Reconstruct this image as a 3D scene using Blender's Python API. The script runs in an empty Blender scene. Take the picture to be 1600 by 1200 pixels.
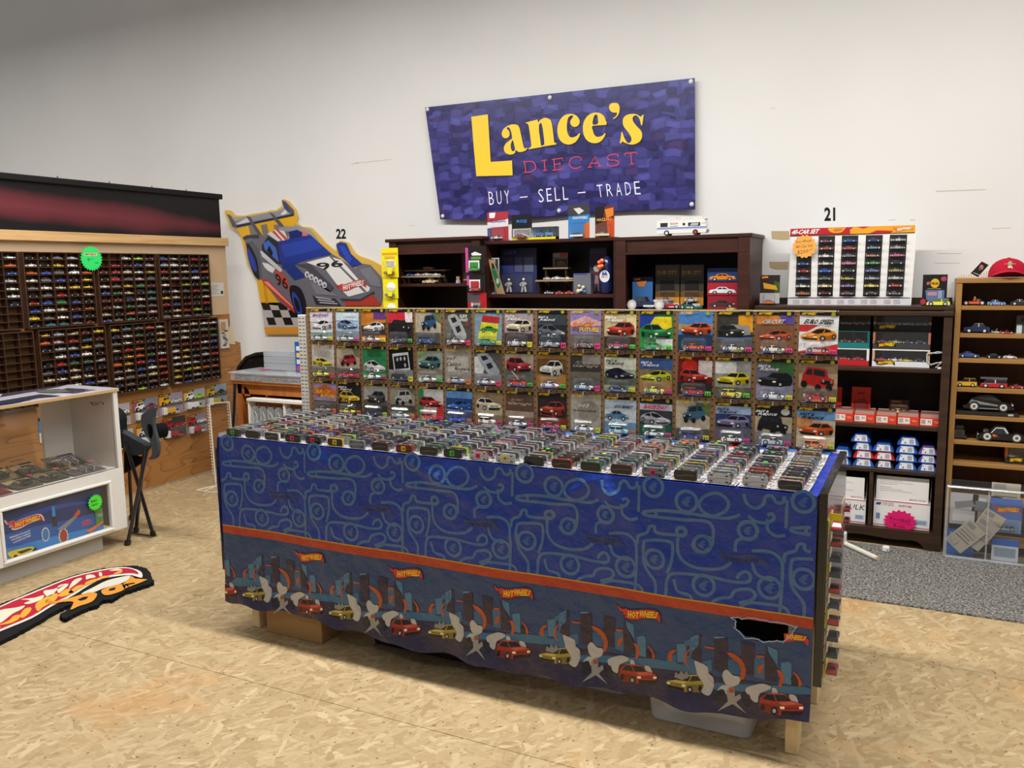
import bpy, math, random
from mathutils import Vector, Matrix
R_ = random.Random(7)
SC = bpy.context.scene
COLL = SC.collection
# ---------------------------------------------------------------- camera, world, lights, exposure
FPX, PITCH, ROLL, YAW, EYE = 1307.33, 0.133289, -0.015644, 0.461827, 1.53925
fw = Vector((-math.sin(YAW)*math.cos(PITCH), math.cos(YAW)*math.cos(PITCH), -math.sin(PITCH)))
rt0 = Vector((math.cos(YAW), math.sin(YAW), 0)); up0 = rt0.cross(fw)
cr, sr = math.cos(ROLL), math.sin(ROLL)
RT = cr*rt0 + sr*up0; UP = -sr*rt0 + cr*up0
cam_d = bpy.data.cameras.new('camera'); cam = bpy.data.objects.new('camera', cam_d); COLL.objects.link(cam)
cam.matrix_world = Matrix(((RT.x, UP.x, -fw.x, 0), (RT.y, UP.y, -fw.y, 0), (RT.z, UP.z, -fw.z, EYE), (0, 0, 0, 1)))
cam_d.sensor_width = 36; cam_d.lens = FPX/1600*36; cam_d.clip_start = .02; cam_d.clip_end = 100
SC.camera = cam
W = bpy.data.worlds.new('world'); SC.world = W; W.use_nodes = True
W.node_tree.nodes['Background'].inputs[0].default_value = (0.97, 0.98, 1.0, 1)
W.node_tree.nodes['Background'].inputs[1].default_value = 0.25
SC.view_settings.view_transform = 'Standard'; SC.view_settings.look = 'None'
SC.view_settings.exposure = 0.0; SC.view_settings.gamma = 1.0; SC.view_settings.use_curve_mapping = False
SC.cycles.transparent_max_bounces = 24; SC.cycles.max_bounces = 6
def area(name, loc, sx, sy, power, tgt=None, col=(1, .98, .945)):
    l = bpy.data.lights.new(name, 'AREA'); l.shape = 'RECTANGLE'; l.size = sx; l.size_y = sy; l.energy = power; l.color = col
    o = bpy.data.objects.new(name, l); COLL.objects.link(o); o.location = loc
    d = (Vector(tgt) - Vector(loc)) if tgt else Vector((0, 0, -1))
    o.rotation_euler = d.to_track_quat('-Z', 'Y').to_euler() if tgt else (0, 0, 0)
    return o
area('strip_or_fill_light', (-1.2, 2.78, 3.7), 6.8, .12, 290)           # long fixture over the table
area('strip_or_fill_light', (-7.4, 2.6, 3.7), 3.2, .12, 85)  # unseen fill strip added beyond the partition to brighten the upper left wall
area('strip_or_fill_light', (-1.3, -1.2, 3.9), 5.0, .3, 42, col=(1, .98, .95))


def P(x, y, a, v):
    """point of the plane (axis a = v) that a pixel of the photograph measures"""
    d = fw*FPX + RT*(x-800) - UP*(y-600)
    t = (v - (0, 0, EYE)[a])/d[a]
    return Vector((0, 0, EYE)) + d*t
def PX(x, y, v): return P(x, y, 1, v)
# ---------------------------------------------------------------- materials
def s2l(c): return c/12.92 if c <= .04045 else ((c+.055)/1.055)**2.4
def H(s, a=0.0):
    return (s2l(int(s[0:2], 16)/255), s2l(int(s[2:4], 16)/255), s2l(int(s[4:6], 16)/255), a)
PAINT = (1, 1, 1, 1.0)        # alpha 1: takes the object's own colour
def mat(name, rough=.5, metal=0, coat=0, spec=.5, vc=True, col=None, bump=None, alpha=1.0, sheen=0):
    m = bpy.data.materials.new(name); m.use_nodes = True; nt = m.node_tree; b = nt.nodes['Principled BSDF']
    b.inputs['Roughness'].default_value = rough; b.inputs['Metallic'].default_value = metal
    b.inputs['Coat Weight'].default_value = coat; b.inputs['Specular IOR Level'].default_value = spec
    b.inputs['Alpha'].default_value = alpha
    if vc:
        at = nt.nodes.new('ShaderNodeAttribute'); at.attribute_name = 'Col'
        oi = nt.nodes.new('ShaderNodeObjectInfo')
        mx = nt.nodes.new('ShaderNodeMix'); mx.data_type = 'RGBA'
        nt.links.new(at.outputs['Alpha'], mx.inputs[0]); nt.links.new(at.outputs['Color'], mx.inputs[6])
        nt.links.new(oi.outputs['Color'], mx.inputs[7]); nt.links.new(mx.outputs[2], b.inputs['Base Color'])
    elif col: b.inputs['Base Color'].default_value = H(col)[:3]+(1,)
    if bump:
        n = nt.nodes.new('ShaderNodeTexNoise'); n.inputs['Scale'].default_value = bump[0]; n.inputs['Detail'].default_value = 5
        tc = nt.nodes.new('ShaderNodeTexCoord'); nt.links.new(tc.outputs['Object'], n.inputs['Vector'])
        bp = nt.nodes.new('ShaderNodeBump'); bp.inputs['Strength'].default_value = bump[1]; bp.inputs['Distance'].default_value = bump[2]
        nt.links.new(n.outputs[0], bp.inputs['Height']); nt.links.new(bp.outputs[0], b.inputs['Normal'])
    return m
M_MATTE = mat('matte_vc', .75, spec=.25)
M_PRINT = mat('print_vc', .38, spec=.4)
M_CARD = mat('card_print', .55, spec=.2)
M_GLOSS = mat('gloss_vc', .22, coat=.4)
M_PAINT = mat('toy_paint', .3, coat=.2, spec=.35)
M_CLOTH = mat('plastic_cloth', .27, spec=.5, bump=(11, .8, .024))
M_FABRIC = mat('fabric_vc', .85, spec=.15, bump=(420, .5, .002))
M_METAL = mat('metal_vc', .3, metal=1)
def mottle(m, sc, lo, hi, amt):
    nt = m.node_tree; b = nt.nodes['Principled BSDF']; src = b.inputs['Base Color'].links[0].from_socket
    tc = nt.nodes.new('ShaderNodeTexCoord'); n = nt.nodes.new('ShaderNodeTexNoise'); n.inputs['Scale'].default_value = sc; n.inputs['Detail'].default_value = 6; n.inputs['Distortion'].default_value = 1.2
    oi = nt.nodes.new('ShaderNodeObjectInfo'); ad = nt.nodes.new('ShaderNodeVectorMath'); ad.operation = 'ADD'
    nt.links.new(tc.outputs['Object'], ad.inputs[0]); nt.links.new(oi.outputs['Location'], ad.inputs[1]); nt.links.new(ad.outputs[0], n.inputs['Vector'])
    r = nt.nodes.new('ShaderNodeValToRGB'); r.color_ramp.elements[0].position = .35; r.color_ramp.elements[0].color = (lo, lo, lo, 1); r.color_ramp.elements[1].position = .65; r.color_ramp.elements[1].color = (hi, hi, hi*.97, 1)
    nt.links.new(n.outputs[0], r.inputs[0]); mx = nt.nodes.new('ShaderNodeMix'); mx.data_type = 'RGBA'; mx.blend_type = 'MULTIPLY'; mx.inputs[0].default_value = amt
    nt.links.new(src, mx.inputs[6]); nt.links.new(r.outputs[0], mx.inputs[7]); nt.links.new(mx.outputs[2], b.inputs['Base Color'])
mottle(M_CARD, 38, .45, 1.1, .5)
M_BOX = mat('carton_vc', .6, spec=.2)
def glassy(name, col, w, rough=.08, gw=.12):
    """thin clear plastic: w = how much body shows, rest clear, plus a sheen"""
    m = bpy.data.materials.new(name); m.use_nodes = True; nt = m.node_tree; nt.nodes.clear()
    o = nt.nodes.new('ShaderNodeOutputMaterial'); t = nt.nodes.new('ShaderNodeBsdfTransparent'); d = nt.nodes.new('ShaderNodeBsdfDiffuse')
    g = nt.nodes.new('ShaderNodeBsdfGlossy'); a = nt.nodes.new('ShaderNodeMixShader'); b = nt.nodes.new('ShaderNodeMixShader'); lw = nt.nodes.new('ShaderNodeLayerWeight')
    lw.inputs[0].default_value = .25
    ma = nt.nodes.new('ShaderNodeMath'); ma.operation = 'MULTIPLY_ADD'; ma.inputs[1].default_value = gw*3; ma.inputs[2].default_value = gw*.4
    nt.links.new(lw.outputs['Fresnel'], ma.inputs[0])
    d.inputs[0].default_value = H(col)[:3]+(1,); g.inputs['Roughness'].default_value = rough
    a.inputs[0].default_value = w
    nt.links.new(t.outputs[0], a.inputs[1]); nt.links.new(d.outputs[0], a.inputs[2])
    nt.links.new(ma.outputs[0], b.inputs[0]); nt.links.new(a.outputs[0], b.inputs[1]); nt.links.new(g.outputs[0], b.inputs[2]); nt.links.new(b.outputs[0], o.inputs[0])
    return m
M_BLISTER = glassy('blister_plastic', 'e8ecf0', .015, .07, .085)
M_GLASS = glassy('cabinet_glass', 'ffffff', .01, .02, .06)
M_BIN = glassy('bin_plastic', 'd8dce2', .42, .2, .10)
M_BIN2 = glassy('clear_case_plastic', 'e0e6ea', .25, .15, .12)

def tex_mat(name, build, rough=.6, spec=.3):
    m = bpy.data.materials.new(name); m.use_nodes = True; nt = m.node_tree; b = nt.nodes['Principled BSDF']
    b.inputs['Roughness'].default_value = rough; b.inputs['Specular IOR Level'].default_value = spec
    build(nt, b); return m
def N(nt, t, **k):
    n = nt.nodes.new(t)
    for a, v in k.items():
        if a.startswith('i_'): n.inputs[a[2:].replace('_', ' ')].default_value = v
        else: setattr(n, a, v)
    return n
def ramp(nt, fac, stops):
    r = nt.nodes.new('ShaderNodeValToRGB'); e = r.color_ramp.elements
    while len(e) < len(stops): e.new(.5)
    for i, (p, c) in enumerate(stops): e[i].position = p; e[i].color = (H(c)[:3]+(1,)) if isinstance(c, str) else c
    nt.links.new(fac, r.inputs[0]); return r
def coords(nt, scale=(1, 1, 1), rot=(0, 0, 0), kind='Object'):
    tc = nt.nodes.new('ShaderNodeTexCoord'); mp = nt.nodes.new('ShaderNodeMapping'); mp.inputs['Scale'].default_value = scale; mp.inputs['Rotation'].default_value = rot
    nt.links.new(tc.outputs[kind], mp.inputs[0]); return mp
def wood(name, c1, c2, c3, axis='x', sc=1.0, rough=.45, knots=False):
    def b(nt, p):
        s = {'x': (1.2, 14, 14), 'y': (14, 1.2, 14), 'z': (14, 14, 1.2)}[axis]
        mp = coords(nt, tuple(v*sc for v in s))
        n = N(nt, 'ShaderNodeTexNoise', i_Scale=1.6, i_Detail=8, i_Roughness=.65, i_Distortion=.6); nt.links.new(mp.outputs[0], n.inputs['Vector'])
        r = ramp(nt, n.outputs[0], [(.25, c1), (.5, c2), (.75, c3)]); nt.links.new(r.outputs[0], p.inputs['Base Color'])
        bp = N(nt, 'ShaderNodeBump', i_Strength=.12, i_Distance=.002); nt.links.new(n.outputs[0], bp.inputs['Height']); nt.links.new(bp.outputs[0], p.inputs['Normal'])
    return tex_mat(name, b, rough)
M_DARKWOOD = wood('espresso_wood', '2e1712', '3c1f18', '48271d', 'x')
M_BROWNWOOD = wood('dark_walnut_wood', '2a1c14', '3a281c', '4a3626', 'x')
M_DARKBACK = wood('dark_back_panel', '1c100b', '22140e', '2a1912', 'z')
M_PINE = wood('honey_pine', '8a6234', '9e7440', 'b2884e', 'z')
M_PINEX = wood('honey_pine_shelf', '8a6234', '9e7440', 'b2884e', 'x')
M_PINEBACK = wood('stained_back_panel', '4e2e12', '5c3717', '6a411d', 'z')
M_DESK = wood('orange_oak_wood', '8a4c1c', 'a35f28', 'b8733a', 'z')
M_RAW = wood('raw_lumber', 'c8ac7c', 'dcc294', 'e6d2a8', 'z', rough=.7)
M_RAWX = wood('raw_lumber_rail', 'b48a54', 'cda570', 'dcb888', 'y', rough=.7)
M_TRAY = wood('brown_tray_wood', '3a2416', '4a3020', '5a3c28', 'y', rough=.55)
M_TRAYBACK = wood('brown_tray_back', '4a3019', '5a3c20', '684828', 'y', rough=.6)
def _ply(nt, p):
    mp = coords(nt, (1, .8, 4.2))
    n = N(nt, 'ShaderNodeTexNoise', i_Scale=1.1, i_Detail=2, i_Distortion=.5); nt.links.new(mp.outputs[0], n.inputs['Vector'])
    w = N(nt, 'ShaderNodeMath', operation='MULTIPLY'); w.inputs[1].default_value = 11; nt.links.new(n.outputs[0], w.inputs[0])
    fr = N(nt, 'ShaderNodeMath', operation='FRACT'); nt.links.new(w.outputs[0], fr.inputs[0])
    r = ramp(nt, fr.outputs[0], [(0, '7c502a'), (.08, '986838'), (.25, 'a6733f'), (1, 'ac7944')])
    n2 = N(nt, 'ShaderNodeTexNoise', i_Scale=40, i_Detail=3); m2 = coords(nt, (1, .3, 3)); nt.links.new(m2.outputs[0], n2.inputs['Vector'])
    mx = N(nt, 'ShaderNodeMix', data_type='RGBA', blend_type='MULTIPLY'); mx.inputs[0].default_value = .35
    r2 = ramp(nt, n2.outputs[0], [(.3, (.7, .7, .7, 1)), (.7, (1, 1, 1, 1))])
    nt.links.new(r.outputs[0], mx.inputs[6]); nt.links.new(r2.outputs[0], mx.inputs[7]); nt.links.new(mx.outputs[2], p.inputs['Base Color'])
M_PLY = tex_mat('stained_plywood', _ply, .5)
def _wall(nt, p):
    n = N(nt, 'ShaderNodeTexNoise', i_Scale=1.1, i_Detail=3); mp = coords(nt); nt.links.new(mp.outputs[0], n.inputs['Vector'])
    r = ramp(nt, n.outputs[0], [(.3, 'dcdad7'), (.7, 'e2e0dd')]); nt.links.new(r.outputs[0], p.inputs['Base Color'])
    n2 = N(nt, 'ShaderNodeTexNoise', i_Scale=120, i_Detail=3); nt.links.new(mp.outputs[0], n2.inputs['Vector'])
    bp = N(nt, 'ShaderNodeBump', i_Strength=.15, i_Distance=.002); nt.links.new(n2.outputs[0], bp.inputs['Height']); nt.links.new(bp.outputs[0], p.inputs['Normal'])
M_WALL = tex_mat('painted_wall', _wall, .55)
def _osb(nt, p):
    best = None; val = None; edge = None
    warp = N(nt, 'ShaderNodeTexNoise', i_Scale=7, i_Detail=3); wc = coords(nt); nt.links.new(wc.outputs[0], warp.inputs['Vector'])
    for k, (rot, sx, sy) in enumerate([(.35, 9, 42), (1.25, 10, 46), (-.5, 12, 60), (2.2, 14, 52), (-1.1, 17, 70)]):
        mp = coords(nt, (1, 1, 1), (0, 0, rot))
        add = N(nt, 'ShaderNodeVectorMath', operation='MULTIPLY_ADD'); add.inputs[1].default_value = (.05, .05, 0)
        nt.links.new(warp.outputs['Color'], add.inputs[0]); nt.links.new(mp.outputs[0], add.inputs[2])
        sc = N(nt, 'ShaderNodeVectorMath', operation='MULTIPLY'); sc.inputs[1].default_value = (sx, sy, 1); nt.links.new(add.outputs[0], sc.inputs[0])
        v = N(nt, 'ShaderNodeTexVoronoi', voronoi_dimensions='2D', i_Scale=1.0); nt.links.new(sc.outputs[0], v.inputs['Vector'])
        s = N(nt, 'ShaderNodeSeparateColor'); nt.links.new(v.outputs['Color'], s.inputs[0])
        dd = N(nt, 'ShaderNodeMath', operation='SUBTRACT'); nt.links.new(s.outputs[0], dd.inputs[0]); 
        d2 = N(nt, 'ShaderNodeMath', operation='MULTIPLY'); d2.inputs[1].default_value = .45; nt.links.new(v.outputs['Distance'], d2.inputs[0]); nt.links.new(d2.outputs[0], dd.inputs[1])
        if best is None: best, val = dd.outputs[0], s.outputs[1]
        else:
            gt = N(nt, 'ShaderNodeMath', operation='GREATER_THAN'); nt.links.new(dd.outputs[0], gt.inputs[0]); nt.links.new(best, gt.inputs[1])
            mv = N(nt, 'ShaderNodeMix'); nt.links.new(gt.outputs[0], mv.inputs[0]); nt.links.new(val, mv.inputs[2]); nt.links.new(s.outputs[1], mv.inputs[3])
            mb = N(nt, 'ShaderNodeMath', operation='MAXIMUM'); nt.links.new(dd.outputs[0], mb.inputs[0]); nt.links.new(best, mb.inputs[1])
            best, val = mb.outputs[0], mv.outputs[0]
    r = ramp(nt, val, [(0, 'a38b64'), (.25, 'ae966f'), (.6, 'b59e77'), (.85, 'bba47d'), (1, 'c6b08a')])
    e = ramp(nt, best, [(.42, (.62, .55, .46, 1)), (.62, (1, 1, 1, 1))])
    mx = N(nt, 'ShaderNodeMix', data_type='RGBA', blend_type='MULTIPLY'); mx.inputs[0].default_value = .34
    nt.links.new(r.outputs[0], mx.inputs[6]); nt.links.new(e.outputs[0], mx.inputs[7])
    gr = coords(nt, (18, 160, 1), (0, 0, .2)); gn = N(nt, 'ShaderNodeTexNoise', i_Scale=1, i_Detail=4); nt.links.new(gr.outputs[0], gn.inputs['Vector'])
    g2 = ramp(nt, gn.outputs[0], [(.3, (.82, .8, .76, 1)), (.6, (1, 1, 1, 1))])
    mx2 = N(nt, 'ShaderNodeMix', data_type='RGBA', blend_type='MULTIPLY'); mx2.inputs[0].default_value = .5
    nt.links.new(mx.outputs[2], mx2.inputs[6]); nt.links.new(g2.outputs[0], mx2.inputs[7])
    # orange resin blotches and dark specks
    bn = N(nt, 'ShaderNodeTexNoise', i_Scale=1.7, i_Detail=4, i_Roughness=.6); nt.links.new(wc.outputs[0], bn.inputs['Vector'])
    br = ramp(nt, bn.outputs[0], [(.56, (0, 0, 0, 1)), (.70, (.45, .45, .45, 1))])
    mx3 = N(nt, 'ShaderNodeMix', data_type='RGBA'); nt.links.new(br.outputs[0], mx3.inputs[0]); nt.links.new(mx2.outputs[2], mx3.inputs[6]); mx3.inputs[7].default_value = H('bd8444')[:3]+(1,)
    vn = N(nt, 'ShaderNodeTexVoronoi', voronoi_dimensions='2D', i_Scale=9.0); nt.links.new(wc.outputs[0], vn.inputs['Vector'])
    vr = ramp(nt, vn.outputs['Distance'], [(.025, (.25, .2, .17, 1)), (.045, (1, 1, 1, 1))])
    mx4 = N(nt, 'ShaderNodeMix', data_type='RGBA', blend_type='MULTIPLY'); mx4.inputs[0].default_value = .8
    nt.links.new(mx3.outputs[2], mx4.inputs[6]); nt.links.new(vr.outputs[0], mx4.inputs[7])
    nt.links.new(mx4.outputs[2], p.inputs['Base Color'])
    bp = N(nt, 'ShaderNodeBump', i_Strength=.35, i_Distance=.003); nt.links.new(best, bp.inputs['Height']); nt.links.new(bp.outputs[0], p.inputs['Normal'])
M_OSB = tex_mat('strand_board', _osb, .62, .3)
def _carpet(nt, p):
    mp = coords(nt); v = N(nt, 'ShaderNodeTexNoise', i_Scale=95, i_Detail=3, i_Roughness=.8); nt.links.new(mp.outputs[0], v.inputs['Vector'])
    r = ramp(nt, v.outputs[0], [(.36, '2a2a2a'), (.47, '66635f'), (.56, '8f8b85'), (.66, 'b4aea6')]); nt.links.new(r.outputs[0], p.inputs['Base Color'])
    bp = N(nt, 'ShaderNodeBump', i_Strength=.9, i_Distance=.006); nt.links.new(v.outputs[0], bp.inputs['Height']); nt.links.new(bp.outputs[0], p.inputs['Normal'])
M_CARPET = tex_mat('grey_carpet', _carpet, .95, .1)
def _spray(nt, p):
    # black board with a sprayed red band, soft edges (paint of its own)
    tc = nt.nodes.new('ShaderNodeTexCoord'); sp = N(nt, 'ShaderNodeSeparateXYZ'); nt.links.new(tc.outputs['Object'], sp.inputs[0])
    n = N(nt, 'ShaderNodeTexNoise', i_Scale=2.2, i_Detail=3); nt.links.new(tc.outputs['Object'], n.inputs['Vector'])
    # half-height shrinks toward the far end (y -> 1.68)
    e = N(nt, 'ShaderNodeMapRange', i_From_Min=.95, i_From_Max=1.72, i_To_Min=.07, i_To_Max=.0); nt.links.new(sp.outputs[1], e.inputs[0])
    nn = N(nt, 'ShaderNodeMath', operation='MULTIPLY_ADD'); nn.inputs[1].default_value = .07; nt.links.new(n.outputs[0], nn.inputs[0]); nt.links.new(e.outputs[0], nn.inputs[2])
    zz = N(nt, 'ShaderNodeMath', operation='MULTIPLY_ADD'); zz.inputs[1].default_value = 0.045; zz.inputs[2].default_value = -1.985; nt.links.new(sp.outputs[1], zz.inputs[0])
    zc = N(nt, 'ShaderNodeMath', operation='ADD'); nt.links.new(sp.outputs[2], zc.inputs[0]); nt.links.new(zz.outputs[0], zc.inputs[1])
    ab = N(nt, 'ShaderNodeMath', operation='ABSOLUTE'); nt.links.new(zc.outputs[0], ab.inputs[0])
    df = N(nt, 'ShaderNodeMath', operation='SUBTRACT'); nt.links.new(nn.outputs[0], df.inputs[0]); nt.links.new(ab.outputs[0], df.inputs[1])
    r = ramp(nt, df.outputs[0], [(0.0, '141113'), (.05, '58242a'), (.12, '6e2f36')])
    e0 = r.color_ramp.elements; nt.links.new(r.outputs[0], p.inputs['Base Color'])
M_SPRAY = tex_mat('sprayed_board', _spray, .5)
def _banner(nt, p):
    mp = coords(nt, (1, 1, 1)); wn = N(nt, 'ShaderNodeTexNoise', i_Scale=6, i_Detail=2); nt.links.new(mp.outputs[0], wn.inputs['Vector'])
    add = N(nt, 'ShaderNodeVectorMath', operation='MULTIPLY_ADD'); add.inputs[1].default_value = (.08, .0, .08); nt.links.new(wn.outputs['Color'], add.inputs[0]); nt.links.new(mp.outputs[0], add.inputs[2])
    sc = N(nt, 'ShaderNodeVectorMath', operation='MULTIPLY'); sc.inputs[1].default_value = (11, .01, 22); nt.links.new(add.outputs[0], sc.inputs[0])
    v = N(nt, 'ShaderNodeTexVoronoi', distance='CHEBYCHEV', i_Scale=1.0, i_Randomness=.8); nt.links.new(sc.outputs[0], v.inputs['Vector'])
    s = N(nt, 'ShaderNodeSeparateColor'); nt.links.new(v.outputs['Color'], s.inputs[0])
    r = ramp(nt, s.outputs[0], [(0, '261f5c'), (.35, '32306e'), (.6, '3f3a82'), (.85, '4f4f9c'), (1, '3d2c62')])
    e = ramp(nt, v.outputs['Distance'], [(.1, (1.1, 1.1, 1.1, 1)), (.35, (.95, .95, .95, 1)), (.55, (.55, .55, .62, 1))])
    mx = N(nt, 'ShaderNodeMix', data_type='RGBA', blend_type='MULTIPLY'); mx.inputs[0].default_value = 1
    nt.links.new(r.outputs[0], mx.inputs[6]); nt.links.new(e.outputs[0], mx.inputs[7]); nt.links.new(mx.outputs[2], p.inputs['Base Color'])
M_BANNER = tex_mat('banner_print', _banner, .32, .4)
# ---------------------------------------------------------------- mesh builder
def sub(a, b): return (a[0]-b[0], a[1]-b[1], a[2]-b[2])
WM = {}
class MB:
    def __init__(s, nrm=None, eps=.0004): s.v = []; s.f = []; s.c = []; s.m = None; s.nrm = Vector(nrm) if nrm else None; s.eps = eps; s.lay = 0
    def up(s, k=1): s.lay += k; return s
    def add(s, vs, fs, col):
        o = len(s.v)
        if s.nrm is not None and s.lay: q = s.nrm*(s.eps*s.lay); vs = [Vector(v)+q for v in vs]
        if s.m is not None: vs = [s.m @ Vector(v) for v in vs]
        s.v.extend([tuple(v) for v in vs])
        for i, f in enumerate(fs):
            s.f.append(tuple(k+o for k in f)); s.c.append(col[i] if isinstance(col, list) else col)
        return s
    def box(s, a, b, col=(1, 1, 1, 0), bev=0):
        x0, x1 = sorted((a[0], b[0])); y0, y1 = sorted((a[1], b[1])); z0, z1 = sorted((a[2], b[2]))
        if not bev:
            return s.add([(x, y, z) for x in (x0, x1) for y in (y0, y1) for z in (z0, z1)],
                         [(0, 1, 3, 2), (4, 6, 7, 5), (0, 4, 5, 1), (2, 3, 7, 6), (0, 2, 6, 4), (1, 5, 7, 3)], col)
        bev = min(bev, (x1-x0)*.45, (y1-y0)*.45, (z1-z0)*.45)
        lo = (x0, y0, z0); hi = (x1, y1, z1); vs = []; ix = {}
        for sx in (0, 1):
            for sy in (0, 1):
                for sz in (0, 1):
                    sg = (sx, sy, sz)
                    for ax in range(3):
                        p = [0, 0, 0]
                        for k in range(3):
                            full = hi[k] if sg[k] else lo[k]; ins = full - bev if sg[k] else full + bev
                            p[k] = full if k == ax else ins
                        ix[(sg, ax)] = len(vs); vs.append(p)
        fs = []
        for ax in range(3):
            u, w = [k for k in range(3) if k != ax]
            for sd in (0, 1):
                def g(a_, b_):
                    q = [0, 0, 0]; q[ax] = sd; q[u] = a_; q[w] = b_; return tuple(q)
                fs.append(tuple(ix[(g(*t), ax)] for t in ((0, 0), (1, 0), (1, 1), (0, 1))))
            for a_ in (0, 1):
                for b_ in (0, 1):
                    q0 = [0, 0, 0]; q1 = [0, 0, 0]; q0[u] = q1[u] = a_; q0[w] = q1[w] = b_; q1[ax] = 1
                    q0 = tuple(q0); q1 = tuple(q1)
                    fs.append((ix[(q0, u)], ix[(q1, u)], ix[(q1, w)], ix[(q0, w)]))
        for sx in (0, 1):
            for sy in (0, 1):
                for sz in (0, 1): fs.append(tuple(ix[((sx, sy, sz), k)] for k in range(3)))
        return s.add(vs, fs, col)
    def prism(s, pts, ax, lo, hi, col, cap=None):
        """2D outline extruded along axis ax (other two axes in order)"""
        n = len(pts); vs = []
        for h in (lo, hi):
            for (a, b) in pts:
                vs.append({0: (h, a, b), 1: (a, h, b), 2: (a, b, h)}[ax])
        fs = [(i, (i+1) % n, n+(i+1) % n, n+i) for i in range(n)]
        s.add(vs, fs + [tuple(range(n))[::-1], tuple(range(n, 2*n))], [col]*n + [cap or col]*2); return s
    def slab(s, pts, off, col, side=None):
        """3D polygon given thickness by the vector off"""
        n = len(pts); o = Vector(off); vs = [tuple(p) for p in pts] + [tuple(Vector(p)+o) for p in pts]
        return s.add(vs, [tuple(range(n)), tuple(range(2*n-1, n-1, -1))] + [(i, n+i, n+(i+1) % n, (i+1) % n) for i in range(n)], [col]*2+[side or col]*n)
    def poly(s, pts, col): return s.add(pts, [tuple(range(len(pts)))], col)
    def cyl(s, a, b, r, n=12, col=(1, 1, 1, 0), r2=None, cap=None):
        a = Vector(a); b = Vector(b); d = (b-a).normalized(); r2 = r if r2 is None else r2
        u = d.orthogonal().normalized(); w = d.cross(u); vs = []
        for p, q in ((a, r), (b, r2)):
            for i in range(n):
                t = 2*math.pi*i/n; vs.append(p + u*q*math.cos(t) + w*q*math.sin(t))
        return s.add(vs, [(i, (i+1) % n, n+(i+1) % n, n+i) for i in range(n)] + [tuple(range(n))[::-1], tuple(range(n, 2*n))], [col]*n+[cap or col]*2)
    def tube(s, pts, r, n=6, col=(1, 1, 1, 0)):
        pts = [Vector(p) for p in pts]; vs = []; u = None
        for i, p in enumerate(pts):
            d = (pts[min(i+1, len(pts)-1)] - pts[max(i-1, 0)]).normalized()
            u = (u - d*u.dot(d)).normalized() if u is not None and (u - d*u.dot(d)).length > 1e-4 else d.orthogonal().normalized()
            w = d.cross(u)
            for k in range(n):
                t = 2*math.pi*k/n; vs.append(p+u*r*math.cos(t)+w*r*math.sin(t))
        fs = [(i*n+k, i*n+(k+1) % n, (i+1)*n+(k+1) % n, (i+1)*n+k) for i in range(len(pts)-1) for k in range(n)]
        fs += [tuple(range(n))[::-1], tuple(range((len(pts)-1)*n, len(pts)*n))]
        return s.add(vs, fs, col)
    def ribbon(s, p2, w, fn, col, closed=False):
        """2D stroke of width w, mapped by fn"""
        n = len(p2); vs = []
        for i in range(n):
            a = p2[(i-1) % n if closed else max(i-1, 0)]; b = p2[(i+1) % n if closed else min(i+1, n-1)]
            dx, dy = b[0]-a[0], b[1]-a[1]; l = math.hypot(dx, dy) or 1; nx, ny = -dy/l*w/2, dx/l*w/2
            vs += [fn(p2[i][0]+nx, p2[i][1]+ny), fn(p2[i][0]-nx, p2[i][1]-ny)]
        m = n if closed else n-1
        return s.add(vs, [(2*i, 2*i+1, 2*((i+1) % n)+1, 2*((i+1) % n)) for i in range(m)], col)
    def lathe(s, prof, n, col, c=(0, 0, 0)):
        vs = []
        for (r, z) in prof:
            for k in range(n):
                t = 2*math.pi*k/n; vs.append((c[0]+r*math.cos(t), c[1]+r*math.sin(t), c[2]+z))
        fs = [(i*n+k, i*n+(k+1) % n, (i+1)*n+(k+1) % n, (i+1)*n+k) for i in range(len(prof)-1) for k in range(n)]
        return s.add(vs, fs, col)
    def build(s, name, m, parent=None, local=False, label=None, cat=None, group=None, kind=None, loc=None, smooth=False, color=None):
        me = bpy.data.meshes.new(name)
        if parent is not None and not local:
            inv = WM[parent.name].inverted(); vs = [tuple(inv @ Vector(v)) for v in s.v]; o = Vector((0, 0, 0))
        elif parent is None and not local:
            if loc is None:
                xs = [v[0] for v in s.v]; ys = [v[1] for v in s.v]; zs = [v[2] for v in s.v]
                o = Vector(((min(xs)+max(xs))/2, (min(ys)+max(ys))/2, min(zs)))
            else: o = Vector(loc)
            vs = [(v[0]-o.x, v[1]-o.y, v[2]-o.z) for v in s.v]
        else: vs = s.v; o = Vector(loc or (0, 0, 0))
        me.from_pydata(vs, [], s.f)
        ca = me.color_attributes.new('Col', 'FLOAT_COLOR', 'CORNER'); buf = []
        for f, c in zip(s.f, s.c): buf.extend(tuple(c)*len(f))
        ca.data.foreach_set('color', buf)
        if smooth: me.polygons.foreach_set('use_smooth', [True]*len(me.polygons))
        me.materials.append(m)
        ob = bpy.data.objects.new(name, me); COLL.objects.link(ob); ob.location = o
        if parent is not None: ob.parent = parent; WM[ob.name] = WM[parent.name] @ Matrix.Translation(o)
        else: WM[ob.name] = Matrix.Translation(o)
        if color: ob.color = color
        tag(ob, label, cat, group, kind); return ob
def tag(o, label=None, cat=None, group=None, kind=None):
    if label: o['label'] = label
    if cat: o['category'] = cat
    if group: o['group'] = group
    if kind: o['kind'] = kind
def thing(name, label, cat, loc=(0, 0, 0), rz=0, group=None, rot=None):
    o = bpy.data.objects.new(name, None); COLL.objects.link(o); o.location = loc; o.rotation_euler = rot or (0, 0, rz); o.empty_display_size = .05
    WM[o.name] = Matrix.Translation(Vector(loc)) @ o.rotation_euler.to_matrix().to_4x4()
    tag(o, label, cat, group); return o
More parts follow.
